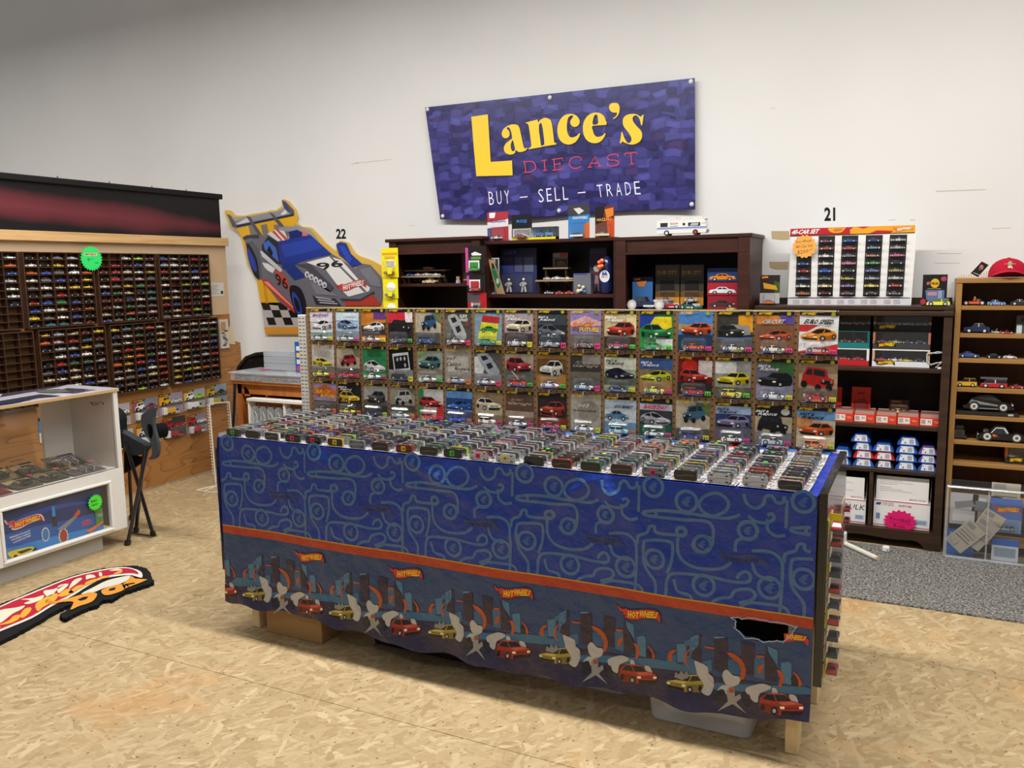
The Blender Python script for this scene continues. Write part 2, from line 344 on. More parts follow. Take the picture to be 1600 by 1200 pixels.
def dup(o, parent=None, loc=None, label=None, color=None, rot=None):
    c = o.copy(); COLL.objects.link(c)
    if parent: c.parent = parent
    if loc is not None: c.location = loc
    if rot is not None: c.rotation_euler = rot
    if label: c['label'] = label
    if color: c.color = color
    return c
# 2D helpers
def cr_(pts, n=6, closed=False):
    """Catmull-Rom through points"""
    out = []; L = len(pts); m = L if closed else L-1
    for i in range(m):
        g = (lambda k: pts[k % L]) if closed else (lambda k: pts[max(0, min(L-1, k))])
        p0, p1, p2, p3 = g(i-1), g(i), g(i+1), g(i+2)
        for j in range(n):
            t = j/n
            out.append(tuple(.5*((2*p1[k])+(-p0[k]+p2[k])*t+(2*p0[k]-5*p1[k]+4*p2[k]-p3[k])*t*t+(-p0[k]+3*p1[k]-3*p2[k]+p3[k])*t**3) for k in range(2)))
    if not closed: out.append(tuple(pts[-1]))
    return out
def circ(cx, cy, rx, ry=None, n=20, a0=0, a1=2*math.pi):
    ry = ry or rx; m = n if abs(a1-a0-2*math.pi) < 1e-6 else n+1
    return [(cx+rx*math.cos(a0+(a1-a0)*i/n), cy+ry*math.sin(a0+(a1-a0)*i/n)) for i in range(m)]
def Zm(x0, y0, s): return lambda pts: [(x0+a/s, y0+b/s) for a, b in pts]
def quadmap(tl, tr, br, bl, fn):
    """(u right, v down) of the unit square to a quadrilateral, then fn"""
    def g(u, v):
        x = (1-v)*((1-u)*tl[0]+u*tr[0]) + v*((1-u)*bl[0]+u*br[0]); y = (1-v)*((1-u)*tl[1]+u*tr[1]) + v*((1-u)*bl[1]+u*br[1])
        return fn(x, y)
    return g
_T = {}
def glyphs(txt, bold=0.0, res=2):
    k = (txt, bold, res)
    if k not in _T:
        cu = bpy.data.curves.new('lettering', 'FONT'); cu.body = txt; cu.size = 1; cu.resolution_u = res; cu.offset = bold; cu.fill_mode = 'FRONT'
        ob = bpy.data.objects.new('lettering', cu); me = bpy.data.meshes.new_from_object(ob)
        vs = [tuple(v.co)[:2] for v in me.vertices]; fs = [tuple(p.vertices) for p in me.polygons]
        bpy.data.objects.remove(ob); bpy.data.curves.remove(cu); bpy.data.meshes.remove(me)
        x0 = min(v[0] for v in vs); x1 = max(v[0] for v in vs); y0 = min(v[1] for v in vs); y1 = max(v[1] for v in vs)
        _T[k] = ([((x-x0)/(x1-x0), 1-(y-y0)/(y1-y0)) for x, y in vs], fs, (x1-x0)/(y1-y0))
    return _T[k]
def text(mb, txt, g, col, bold=0.0, slant=0.0, res=1):
    """lettering filling the unit square of the mapping g"""
    vs, fs, _ = glyphs(txt, bold, res)
    mb.add([g(u+slant*(.5-v), v) for u, v in vs], fs, col)
def rectmap(g, u0, v0, u1, v1): return lambda u, v: g(u0+(u1-u0)*u, v0+(v1-v0)*v)
def upoly(mb, g, pts, col): mb.poly([g(*p) for p in pts], col)
YEL, RED, BLK, WHT = H('f4c818'), H('d0302c'), H('141414'), H('f0efec')
FLAME = cr_([(0, .0), (.10, .26), (.20, .18), (.28, .28), (.45, .22), (.7, .10), (.88, .12), (.97, .40), (1, 1.0), (.94, .84), (.86, .74), (.6, .80), (.4, .96), (.22, .98), (.12, .82), (.18, .72), (.07, .62), (.13, .52), (.03, .36)], 3, True)
def flame_logo(mb, g, ol=None, red=RED, yel=YEL, tx=True, res=1):
    """flame-shaped logo with slanted lettering, three thin layers"""
    if ol: upoly(mb, g, [(.5+(u-.5)*1.07, .5+(v-.5)*1.22) for u, v in FLAME], ol); mb.up()
    upoly(mb, g, FLAME, red)
    if tx:
        mb.up(); text(mb, 'HOT', rectmap(g, .22, .32, .49, .90), yel, .05, .12, res); text(mb, 'WHEELS', rectmap(g, .50, .20, .93, .74), yel, .04, .12, res); mb.up(-1)
    if ol: mb.up(-1)
# ---------------------------------------------------------------- toy car shapes
KINDS = {  # lower outline (x along length, z along height), cabin base x0,x1, roof x0,x1, belt z, wheel radius/length, wheel x
 'coupe':  ([(0, .3), (.01, .55), (.06, .62), (.30, .66), (.66, .62), (.95, .48), (1, .32), (.99, .16), (.01, .16)], (.14, .70), (.32, .54), .63, .105, (.2, .8)),
 'sedan':  ([(0, .3), (.01, .6), (.05, .64), (.30, .66), (.70, .64), (.97, .56), (1, .35), (.99, .16), (.01, .16)], (.15, .72), (.26, .58), .64, .10, (.2, .79)),
 'wagon':  ([(0, .25), (.01, .58), (.05, .6), (.30, .6), (.72, .6), (.97, .52), (1, .32), (.99, .14), (.01, .14)], (.02, .74), (.06, .62), .58, .105, (.2, .8)),
 'truck':  ([(0, .3), (0, .62), (.04, .64), (.38, .64), (.70, .64), (.97, .58), (1, .32), (.99, .18), (.01, .18)], (.40, .74), (.44, .66), .62, .125, (.2, .8)),
 'van':    ([(0, .2), (0, .55), (.04, .58), (.30, .58), (.85, .56), (.98, .45), (1, .3), (.99, .12), (.01, .12)], (.01, .92), (.03, .80), .55, .095, (.2, .8)),
 'hotrod': ([(0, .3), (.04, .62), (.12, .68), (.38, .6), (.55, .62), (.93, .58), (.95, .40), (.93, .24), (.05, .22)], (.16, .52), (.22, .46), .62, .13, (.14, .88)),
 'racer':  ([(0, .3), (.0, .85), (.06, .85), (.07, .58), (.35, .62), (.60, .52), (.97, .28), (1, .2), (.99, .14), (.01, .14)], (.28, .62), (.38, .52), .58, .115, (.17, .82)),
 'beetle': ([(0, .25), (.02, .42), (.08, .58), (.20, .68), (.32, .7), (.70, .64), (.86, .56), (.97, .36), (1, .22), (.97, .14), (.02, .14)], (.20, .70), (.33, .60), .66, .10, (.2, .8)),
}
def car(mb, kind, Lc=.072, Wc=.030, Hc=.024, paint=PAINT, glass=H('15181c'), hub=H('b8b8b4'), chassis=H('1c1c1e'), seg=7, under=False, roof=None, tyre=H('121212')):
    pr, cb, rf, belt, wr, wx = KINDS[kind]; n = len(pr); vs = []
    for sd in (-1, 1):
        for (x, z) in pr: vs.append(((x-.5)*Lc, sd*Wc/2*(1 if z < .5 else .90), z*Hc))
    mb.add(vs, [(i, (i+1) % n, n+(i+1) % n, n+i) for i in range(n)]+[tuple(range(n)), tuple(range(2*n-1, n-1, -1))], [paint]*(n-1)+[chassis]+[paint]*2)
    roof = roof or paint
    b0, b1, r0, r1 = [(q-.5)*Lc for q in (*cb, *rf)]; w1, w2, zt, zb = Wc*.43, Wc*.34, Hc*.97, belt*Hc-.0002
    cv = [(b0, -w1, zb), (b1, -w1, zb), (b1, w1, zb), (b0, w1, zb), (r0, -w2, zt), (r1, -w2, zt), (r1, w2, zt), (r0, w2, zt)]
    mb.add(cv, [(0, 1, 5, 4), (1, 2, 6, 5), (2, 3, 7, 6), (3, 0, 4, 7), (4, 5, 6, 7)], [glass]*4+[roof])
    r = wr*Lc
    if kind != 'racer':  # window pillar on both sides
        for sd in (-1, 1):
            xm = (b0+b1+r0+r1)/4; t = Lc*.016
            mb.add([(xm-t, sd*(w1+.0002), zb), (xm+t, sd*(w1+.0002), zb), (xm+t, sd*(w2+.0002), zt), (xm-t, sd*(w2+.0002), zt)], [(0, 1, 2, 3)], roof)
    for x in wx:
        for sd in (-1, 1):
            y0 = sd*(Wc*.36); y1 = sd*(Wc*.515); X = (x-.5)*Lc
            mb.cyl((X, y0, r), (X, y1, r), r, seg, tyre)
            mb.cyl((X, y1, r), (X, y1+sd*.0004, r), r*.58, seg, hub)
    if under:   # chassis seen from below: plate with a bright spine, axles
        z = .16*Hc if kind != 'hotrod' else .2*Hc
        for (a, b, c, d, cc) in under:
            mb.add([((a-.5)*Lc, (b-.5)*Wc, z-.0006), ((c-.5)*Lc, (b-.5)*Wc, z-.0006), ((c-.5)*Lc, (d-.5)*Wc, z-.0006), ((a-.5)*Lc, (d-.5)*Wc, z-.0006)], [(0, 3, 2, 1)], cc)
    return mb
# flat printed car pictures (u right, v down)
def art_side(mb, g, body, glass=H('1a1e26'), wheel=BLK):
    b = cr_([(.0, .62), (.04, .46), (.22, .40), (.34, .18), (.62, .16), (.76, .38), (.96, .46), (1, .66), (.97, .8), (.03, .8)], 3, True)
    upoly(mb, g, b, body); mb.up()
    upoly(mb, g, [(.28, .40), (.37, .23), (.48, .22), (.48, .40)], glass); upoly(mb, g, [(.51, .40), (.51, .22), (.60, .22), (.70, .40)], glass)
    for x in (.2, .79):
        upoly(mb, g, circ(x, .78, .095, .2, 10), wheel); mb.up(); upoly(mb, g, circ(x, .78, .05, .11, 8), H('b9b9b9')); mb.up(-1)
    upoly(mb, g, [(.9, .5), (.98, .52), (.97, .6), (.9, .58)], H('e8e4d0')); mb.up(-1)
def art_front(mb, g, body, glass=H('171a20'), low=BLK):
    """three-quarter view, nose to the left"""
    dk = tuple(c*.55 for c in body[:3])+(0,)
    upoly(mb, g, [(.02, .62), (.06, .45), (.30, .34), (.44, .08), (.82, .06), (.97, .28), (1, .62), (.93, .86), (.55, .96), (.10, .90)], body); mb.up()
    upoly(mb, g, [(.30, .36), (.45, .13), (.66, .13), (.60, .40)], glass); upoly(mb, g, [(.64, .40), (.69, .13), (.82, .12), (.92, .34)], glass)
    lt = tuple(min(1, c*1.5+.05) for c in body[:3])+(0,); upoly(mb, g, [(.10, .46), (.30, .37), (.58, .43), (.48, .56)], lt); upoly(mb, g, [(.55, .60), (1, .50), (.95, .84), (.56, .95)], dk); upoly(mb, g, [(.46, .08), (.80, .07), (.81, .11), (.46, .12)], lt); mb.up()
    upoly(mb, g, [(.04, .72), (.50, .78), (.50, .94), (.10, .89)], low); upoly(mb, g, [(.12, .58), (.44, .62), (.44, .70), (.12, .66)], dk)
    upoly(mb, g, [(.04, .55), (.13, .56), (.12, .66), (.04, .64)], H('fff6d8')); upoly(mb, g, [(.44, .60), (.54, .60), (.53, .70), (.44, .70)], H('fff6d8'))
    upoly(mb, g, circ(.66, .80, .075, .17, 10), BLK); upoly(mb, g, circ(.92, .68, .05, .15, 10), BLK); mb.up()
    upoly(mb, g, circ(.66, .80, .04, .09, 8), H('b0b0b0')); mb.up(-3)
def art_wedge(mb, g, body, glass=H('14161c')):
    dk = tuple(c*.5 for c in body[:3])+(0,); lt = tuple(min(1, c*1.5+.06) for c in body[:3])+(0,)
    upoly(mb, g, cr_([(.01, .72), (.06, .58), (.28, .44), (.46, .22), (.62, .16), (.80, .26), (.97, .42), (1, .66), (.94, .84), (.55, .94), (.12, .88)], 3, True), body); mb.up()
    upoly(mb, g, [(.30, .45), (.47, .25), (.66, .22), (.62, .44), (.48, .52)], glass); upoly(mb, g, [(.66, .44), (.69, .23), (.80, .30), (.86, .40)], glass)
    upoly(mb, g, [(.08, .60), (.28, .48), (.44, .54), (.30, .68)], lt); upoly(mb, g, [(.52, .70), (.98, .56), (.93, .83), (.56, .93)], dk)
    upoly(mb, g, [(.04, .76), (.48, .82), (.46, .90), (.12, .86)], BLK); mb.up()
    upoly(mb, g, [(.06, .64), (.17, .63), (.14, .70), (.05, .70)], H('fff6d8')); upoly(mb, g, [(.36, .70), (.48, .68), (.46, .76), (.37, .76)], H('fff6d8'))
    upoly(mb, g, circ(.62, .80, .08, .17, 12), BLK); upoly(mb, g, circ(.92, .68, .055, .16, 12), BLK); mb.up(); upoly(mb, g, circ(.62, .80, .045, .10, 8), H('a8a8ac')); upoly(mb, g, circ(.92, .68, .03, .09, 8), H('8c8c90')); mb.up(-3)
def art_top(mb, g, body, glass=H('20242c')):
    upoly(mb, g, cr_([(.05, .12), (.22, .0), (.5, .02), (.8, .45), (.98, .85), (.8, 1), (.55, .96), (.3, .62)], 3, True), body); mb.up()
    upoly(mb, g, [(.2, .14), (.42, .1), (.52, .26), (.3, .34)], glass); upoly(mb, g, [(.42, .5), (.62, .42), (.72, .62), (.54, .74)], glass); mb.up(-1)
def art_jeep(mb, g, body, glass=H('20242c')):
    upoly(mb, g, [(.06, .52), (.22, .44), (.28, .10), (.80, .0), (.92, .34), (.96, .66), (.40, .86), (.08, .78)], body); mb.up()
    upoly(mb, g, [(.30, .40), (.34, .16), (.62, .10), (.62, .34)], glass); upoly(mb, g, [(.66, .33), (.67, .10), (.78, .08), (.86, .3)], glass)
    upoly(mb, g, [(.1, .58), (.42, .54), (.42, .70), (.1, .74)], BLK)
    for x, y in ((.2, .86), (.50, .86), (.88, .72)): upoly(mb, g, circ(x, y, .09, .15, 10), BLK)
    for x in (.14, .36): upoly(mb, g, circ(x, .62 if x < .2 else .58, .035, .06, 8), H('fffce8'))
    mb.up(-1)
ARTS = {'s': art_side, 'f': art_front, 't': art_top, 'j': art_jeep}
# ---------------------------------------------------------------- room
WY = 5.28
m = MB(); m.box((-9, WY, -.1), (4.5, WY+.15, 6.0)); m.build('wall_back', M_WALL, kind='structure', label='white painted back wall')
fl = MB(); fl.box((-9, -3, -.12), (4.5, WY, -.022), H('2a2118')); FL = fl.build('floor', M_MATTE, kind='structure', label='strand board floor', loc=(0, 0, -.022))
SX, SY = -3.12, 3.475
for i in range(-3, 4):
    for j in range(-5, 2):
        x0 = SX + i*2.44; x1 = x0+2.44
        if j < 0 and i == 1: continue
        if j < 0 and i == 0: x1 += 2.44
        y0 = SY + j*1.22; y1 = y0+1.22
        if x1 < -9 or x0 > 4.4 or y0 > WY: continue
        b = MB(); b.box((max(x0, -9)+.0012, y0+.0012, -.02), (min(x1, 4.5)-.0012, min(y1, WY)-.0012, 0)); b.build('osb_panel', M_OSB, FL)
# nail heads along the seams
nb = MB()
for k in range(24):
    for s_ in (-.02, .02):
        nb.cyl((SX+s_, .6+k*.2, 0), (SX+s_, .6+k*.2, .0006), .004, 6, H('3a342c'))
        nb.cyl((-1.6+k*.21, SY+s_, 0), (-1.6+k*.21, SY+s_, .0006), .004, 6, H('3a342c'))
nb.build('nail_heads', M_MATTE, FL, kind='stuff')
m = MB(); m.box((-.62, 4.05, 0), (3.2, 4.90, .009)); m.build('carpet', M_CARPET, label='grey speckled carpet in front of the right bookcases', cat='carpet')
# wall numbers, patches and scuffs
def wall_number(txt, tl, br, label):
    mb = MB((0, -1, 0)); g = quadmap(tl, (br[0], tl[1]), br, (tl[0], br[1]), lambda x, y: PX(x, y, WY-.002))
    vs, fs, _ = glyphs(txt, .03, 3); mb.add([g(u, v) for u, v in vs], fs, BLK); mb.build('wall_number', M_MATTE, label=label, cat='number')
wall_number('22', (525, 357.5), (540.5, 373), 'black stick-on number 22 on the white wall above the car cutout')
wall_number('21', (1288, 324), (1305, 345), 'black stick-on number 21 on the white wall above the forty car set')
for i, (q, lb) in enumerate([([(1205, 361), (1233, 361), (1234, 374), (1222, 375), (1206, 373)], 'upper bare tan patch of torn wall paint beside the forty car set'),
                             ([(1202, 409), (1232, 409), (1231, 421), (1212, 421), (1203, 418)], 'lower bare tan patch of torn wall paint beside the forty car set')]):
    mb = MB(); mb.slab([PX(x, y, WY-.0008) for x, y in q], (0, -.0008, 0), H('b7a07c')); mb.build('paint_patch', M_MATTE, label=lb, cat='wall patch')
sc = MB()
for a, b, c, d, w in [(555, 255, 612, 249, .6), (548, 257, 560, 254, .5), (1462, 299, 1540, 296, 1.2), (1465, 396, 1502, 396, .8), (1460, 411, 1500, 411, .7), (1388, 344, 1400, 343, .8), (1422, 344, 1430, 343, 1.4), (1232, 470, 1232, 474, 1), (640, 353, 648, 352, .6), (1550, 357, 1580, 356, .8), (1205, 170, 1212, 169, .5)]:
    sc.ribbon([(a, b), (c, d)], w, lambda x, y: PX(x, y, WY-.0009), H('c4b8a4'))
sc.build('wall_scuffs', M_MATTE, label='thin tan scuff marks on the white wall', cat='scuff marks', kind='stuff')

# ---------------------------------------------------------------- big banner
BN0, BN1, BZ0, BZ1, BY = -3.277, -1.335, 1.915, 2.70, WY-.03
bt = thing('banner', 'wide purple-blue vinyl banner with yellow shop name on the back wall', 'banner', ((BN0+BN1)/2, BY, BZ0))
bcor = [(665, 168), (1086, 122), (1087.5, 328), (690, 343)]
BG = quadmap(*bcor, lambda x, y: PX(x, y, BY))
def ban(u, v):
    p = BG(u, v); sag = .012*math.sin(u*math.pi*2)*v*v
    return Vector((p.x, p.y - .016*v*(.6+.4*math.sin(u*6.3+.4)) - .006, p.z-sag))
mb = MB(); nu, nv = 60, 26
vs = [ban(i/nu, j/nv) for j in range(nv+1) for i in range(nu+1)]
fs = [(j*(nu+1)+i, j*(nu+1)+i+1, (j+1)*(nu+1)+i+1, (j+1)*(nu+1)+i) for j in range(nv) for i in range(nu)]
mb.add(vs, fs, WHT); sh = mb.build('sheet', M_BANNER, bt, smooth=True)
mb = MB((0, -1, 0), .0012)
zb = Zm(640, 100, 3.3333)
def bpx(x, y):   # photo pixel -> banner surface
    # invert the bilinear map by a few Newton steps
    u, v = .5, .5
    for _ in range(6):
        def q(u, v): 
            return ((1-v)*((1-u)*bcor[0][0]+u*bcor[1][0]) + v*((1-u)*bcor[3][0]+u*bcor[2][0]), (1-v)*((1-u)*bcor[0][1]+u*bcor[1][1]) + v*((1-u)*bcor[3][1]+u*bcor[2][1]))
        a = q(u, v); du = q(u+1e-3, v); dv = q(u, v+1e-3)
        j = [(du[0]-a[0])*1e3, (dv[0]-a[0])*1e3, (du[1]-a[1])*1e3, (dv[1]-a[1])*1e3]; det = j[0]*j[3]-j[1]*j[2]
        ex, ey = x-a[0], y-a[1]; u += (j[3]*ex-j[1]*ey)/det; v += (-j[2]*ex+j[0]*ey)/det
    return ban(u, v)
def bz(pts): return [bpx(*p) for p in zb(pts)]
def bfill(outer, col, holes=()):
    """outline with holes, tessellated"""
    from mathutils.geometry import tessellate_polygon
    loops = [[Vector((a, b, 0)) for a, b in outer]] + [[Vector((a, b, 0)) for a, b in h] for h in holes]
    tr = tessellate_polygon(loops); flat = [tuple(p)[:2] for l in loops for p in l]
    mb.add([bpx(*zb([p])[0]) for p in flat], [tuple(t) for t in tr], col)
z3 = lambda pts: [((a/6.667+20)*3.3333, (b/6.667+20)*3.3333) for a, b in pts]      # measured on a closer view
z4 = lambda pts: [((a/6.667+220)*3.3333, (b/6.667+20)*3.3333) for a, b in pts]
mb.up(1)
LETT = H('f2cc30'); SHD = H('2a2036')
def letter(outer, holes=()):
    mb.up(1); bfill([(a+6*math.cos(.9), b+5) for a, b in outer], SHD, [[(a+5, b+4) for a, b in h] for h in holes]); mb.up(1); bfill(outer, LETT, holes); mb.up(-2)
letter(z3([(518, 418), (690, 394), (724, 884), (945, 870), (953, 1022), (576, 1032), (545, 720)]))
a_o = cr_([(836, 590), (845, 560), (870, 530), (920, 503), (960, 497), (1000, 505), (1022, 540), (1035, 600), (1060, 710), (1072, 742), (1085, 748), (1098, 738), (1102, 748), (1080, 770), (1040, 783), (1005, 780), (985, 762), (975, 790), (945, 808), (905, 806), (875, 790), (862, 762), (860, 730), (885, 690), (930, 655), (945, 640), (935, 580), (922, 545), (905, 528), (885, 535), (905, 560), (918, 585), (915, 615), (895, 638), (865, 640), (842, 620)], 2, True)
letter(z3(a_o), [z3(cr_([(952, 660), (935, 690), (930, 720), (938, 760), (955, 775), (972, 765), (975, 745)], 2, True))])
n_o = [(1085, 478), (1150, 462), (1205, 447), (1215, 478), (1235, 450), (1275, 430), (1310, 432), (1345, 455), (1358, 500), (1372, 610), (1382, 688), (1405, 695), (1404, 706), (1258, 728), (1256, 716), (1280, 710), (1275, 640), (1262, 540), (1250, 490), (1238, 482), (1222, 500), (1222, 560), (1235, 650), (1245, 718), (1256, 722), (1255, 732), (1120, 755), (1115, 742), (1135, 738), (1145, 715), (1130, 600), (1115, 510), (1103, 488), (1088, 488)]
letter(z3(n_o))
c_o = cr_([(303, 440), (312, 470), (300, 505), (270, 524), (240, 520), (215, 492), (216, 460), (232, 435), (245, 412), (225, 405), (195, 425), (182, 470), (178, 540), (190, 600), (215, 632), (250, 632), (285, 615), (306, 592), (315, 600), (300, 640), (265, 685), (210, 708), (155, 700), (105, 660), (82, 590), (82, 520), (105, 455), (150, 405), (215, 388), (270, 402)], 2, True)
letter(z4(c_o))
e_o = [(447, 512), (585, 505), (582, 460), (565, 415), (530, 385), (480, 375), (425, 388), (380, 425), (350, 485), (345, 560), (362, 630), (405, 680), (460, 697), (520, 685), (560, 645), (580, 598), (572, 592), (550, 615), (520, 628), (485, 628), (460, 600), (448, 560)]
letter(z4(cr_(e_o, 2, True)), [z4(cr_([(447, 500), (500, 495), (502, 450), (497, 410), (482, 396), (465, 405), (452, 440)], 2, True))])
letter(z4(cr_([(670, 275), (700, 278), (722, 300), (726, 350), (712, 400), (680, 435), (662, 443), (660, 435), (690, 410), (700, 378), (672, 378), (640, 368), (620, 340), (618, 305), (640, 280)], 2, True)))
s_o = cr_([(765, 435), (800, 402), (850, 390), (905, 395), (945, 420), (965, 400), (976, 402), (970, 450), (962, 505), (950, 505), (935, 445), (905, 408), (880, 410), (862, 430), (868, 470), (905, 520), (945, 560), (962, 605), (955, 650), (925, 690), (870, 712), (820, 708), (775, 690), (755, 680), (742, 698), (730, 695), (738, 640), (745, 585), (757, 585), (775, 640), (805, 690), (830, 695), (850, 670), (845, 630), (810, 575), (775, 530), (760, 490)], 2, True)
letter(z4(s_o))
mb.build('shop_name', M_PRINT, bt); mb = MB((0, -1, 0), .0012); mb.up(1)
# DIECAST in thin slab capitals
PINK = H('d8435a')
def dl(strokes, f, w=1.5):
    for st in strokes:
        p = f(st); mb.ribbon([(a/3.3333+640, b/3.3333+100) for a, b in p], w, bpx, PINK)
mb.up(2)
dl([[(1060, 885), (1120, 880)], [(1075, 885), (1090, 992)], [(1065, 995), (1125, 990)], cr_([(1115, 880), (1160, 885), (1190, 925), (1185, 965), (1150, 985), (1120, 990)], 3)], z3)
dl([[(1250, 873), (1305, 867)], [(1278, 870), (1290, 975)], [(1262, 978), (1308, 972)]], z3)
dl([[(1360, 862), (1472, 850), (1474, 880)], [(1378, 862), (1390, 970)], [(1366, 974), (1480, 965), (1478, 935)], [(1385, 915), (1440, 908)], [(1440, 895), (1442, 922)]], z3)
dl([cr_([(330, 872), (322, 848), (280, 838), (235, 850), (208, 890), (212, 930), (245, 958), (290, 958), (330, 935)], 3), [(325, 845), (330, 880)]], z4)
dl([[(395, 950), (440, 945)], [(410, 948), (470, 838), (528, 942)], [(498, 945), (545, 940)], [(432, 910), (510, 905)]], z4)
dl([cr_([(712, 842), (700, 818), (655, 815), (612, 830), (602, 855), (625, 875), (680, 878), (715, 895), (712, 922), (670, 938), (620, 936), (600, 915)], 3), [(708, 812), (714, 845)], [(600, 905), (602, 938)]], z4)
dl([[(780, 830), (782, 808), (905, 795), (908, 820)], [(842, 802), (855, 918)], [(832, 920), (880, 916)]], z4)
mb.build('subtitle', M_PRINT, bt); mb = MB((0, -1, 0), .0012); mb.up(2)
for t_, q in [('BUY', [(765, 298.5), (797, 296), (799, 316), (767, 318.5)]), ('SELL', [(842, 295), (888, 291.5), (889.5, 312), (844, 315.5)]), ('TRADE', [(933, 290.5), (1000, 285), (1002, 306), (935.5, 310)])]:
    def gg(u, v, q=q): return bpx(*[(1-v)*((1-u)*q[0][k]+u*q[1][k])+v*((1-u)*q[3][k]+u*q[2][k]) for k in (0, 1)])
    n_ = len(t_)
    for i, ch in enumerate(t_):
        w_ = 1.0/(n_*1.0+(n_-1)*.62); u0 = i*w_*1.62
        text(mb, ch, rectmap(gg, u0, 0, u0+w_, 1), H('e8e4f4'), -.01, 0, 2)
for a, b, c, d in [(814, 307, 826, 306), (904, 302.3, 916, 301.4)]: mb.ribbon([(a, b), (c, d)], 1.6, bpx, H('e8e4f4'))
mb.build('slogan', M_PRINT, bt)
for i, (x, y) in enumerate([(669, 171), (860, 152.5), (1080, 127.5), (1082, 319.5), (875, 328.5), (694, 337.5)]):
    g = MB(); p = bpx(x, y); g.cyl(p+Vector((0, .002, 0)), p+Vector((0, -.004, 0)), .014, 12, H('c8c4c8')); g.cyl(p+Vector((0, -.004, 0)), p+Vector((0, -.009, 0)), .007, 8, H('ececec')); g.build('grommet', M_METAL if 0 else M_GLOSS, bt)
# ---------------------------------------------------------------- booth partition with display trays (plane x = -5.03, facing +x)
PXX = -5.03
pt = thing('booth_partition', 'plywood booth partition with a black and red painted header board on the left', 'partition', (PXX, 3.4, 0))
m = MB(); m.box((PXX-.02, 1.5, .02), (PXX, 4.836, .62)); m.prism([(4.7, .62), (5.131, .62), (5.132, .96), (5.13, 1.0), (5.03, 1.03), (5.03, 1.24), (4.7, 1.24)], 0, PXX-.02, PXX, (1, 1, 1, 0)); m.box((PXX-.02, 1.5, .62), (PXX, 4.7, 1.24)); m.box((PXX-.021, 4.836, .3), (PXX-.001, 5.10, .62)); m.build('plywood_panel', M_PLY, pt)
m = MB(); m.box((PXX-.02, 1.5, 1.24), (PXX, 5.03, 1.80), H('cdb08c')); m.build('beige_panel', M_MATTE, pt, label='smooth beige upper panel')
m = MB(); m.box((PXX-.02, 1.5, 1.776), (PXX+.038, 5.032, 1.838), bev=.003); m.build('top_rail', M_RAWX, pt, label='raw lumber rail')
m = MB(); m.box((PXX-.03, 1.5, 1.838), (PXX+.02, 4.972, 2.14)); m.build('header_board', M_SPRAY, pt, label='black header board sprayed with red')
bb_ = bpy.data.objects['header_board']
m = MB(); m.box((PXX-.05, 1.5, 2.136), (PXX+.045, 4.99, 2.175), H('171416'), .004); hr = m.build('header_cap', M_MATTE, pt, label='black cap board')
for y in (3.24, 3.62, 4.0, 4.35, 4.66): 
    m = MB(); m.cyl((PXX+.01, y, 2.175), (PXX+.01, y, 2.19), .004, 6, H('8a8684')); m.build('screw', M_METAL, hr)
m = MB((1, 0, 0)); m.box((PXX, 4.82, 1.385), (PXX+.0015, 4.985, 1.49), H('d4cfc8'))
for k in range(7): m.up(); m.ribbon([(4.85, 1.47-k*.011), (4.93-.01*(k % 3), 1.47-k*.011)], .003, lambda y, z: (PXX+.0016, y, z), H('7c7a78')); m.lay = 0
m.up(); m.poly([(PXX+.0016, y, z) for y, z in ((4.95, 1.40), (4.975, 1.40), (4.975, 1.425), (4.95, 1.425))], H('3a3a3a')); m.build('paper_notice', M_MATTE, label='white printed notice taped to the beige partition panel', cat='notice')
# display trays
TD = .052
def tray(y0, y1, z0, z1, name):
    t = thing('display_tray', name, 'display tray', (PXX, (y0+y1)/2, z0), group='brown compartment trays on the partition')
    m = MB(); m.box((PXX+.0005, y0, z0), (PXX+.004, y1, z1)); m.build('back_panel', M_TRAYBACK, t)
    fx0, fx1 = PXX+.004, PXX+TD; w = .006
    m = MB(); m.box((fx0, y0, z0), (fx1, y0+w, z1)); m.box((fx0, y1-w, z0), (fx1, y1, z1)); m.box((fx0, y0+w, z0), (fx1, y1-w, z0+w)); m.box((fx0, y0+w, z1-w), (fx1, y1-w, z1)); m.build('frame', M_TRAY, t)
    cw = (y1-y0)/5; chh = (z1-z0)/10; sh = dv = None
    for k in range(1, 10):
        if sh is None: m = MB(); m.box((fx0, y0+w, z0+chh*k-.002), (fx1-.001, y1-w, z0+chh*k+.002)); sh = m.build('shelf', M_TRAY, t); base = sh.location.copy()
        else: dup(sh, t, (0, 0, chh*(k-1)))
    for k in range(1, 5):
        if dv is None: m = MB(); m.box((fx0, y0+cw-.002, z0+w), (fx1, y0+cw+.002, z1-w)); dv = m.build('divider', M_TRAY, t)
        else: dup(dv, t, (0, cw*(k-1), 0))
    return (y0, z0, cw, chh)
UZ0, UZ1, LZ0, LZ1 = 1.236, 1.708, .742, 1.222
UP_U = [(4.33, 4.803), (3.825, 4.302), (3.312, 3.797), (2.80, 3.282)]
LO_U = [(4.388, 4.853), (3.882, 4.354), (3.367, 3.848), (2.855, 3.336)]
nth = ['first', 'second', 'third', 'fourth']
for i, (a, b) in enumerate(UP_U): tray(a, b, UZ0, UZ1, f'brown wooden compartment tray, upper row, {nth[i]} from the right')
for i, (a, b) in enumerate(LO_U): tray(a, b, LZ0, LZ1, f'brown wooden compartment tray, lower row, {nth[i]} from the right')
ORD = 'first second third fourth fifth sixth seventh eighth ninth tenth eleventh twelfth thirteenth fourteenth fifteenth sixteenth seventeenth eighteenth nineteenth twentieth twenty-first twenty-second'.split()
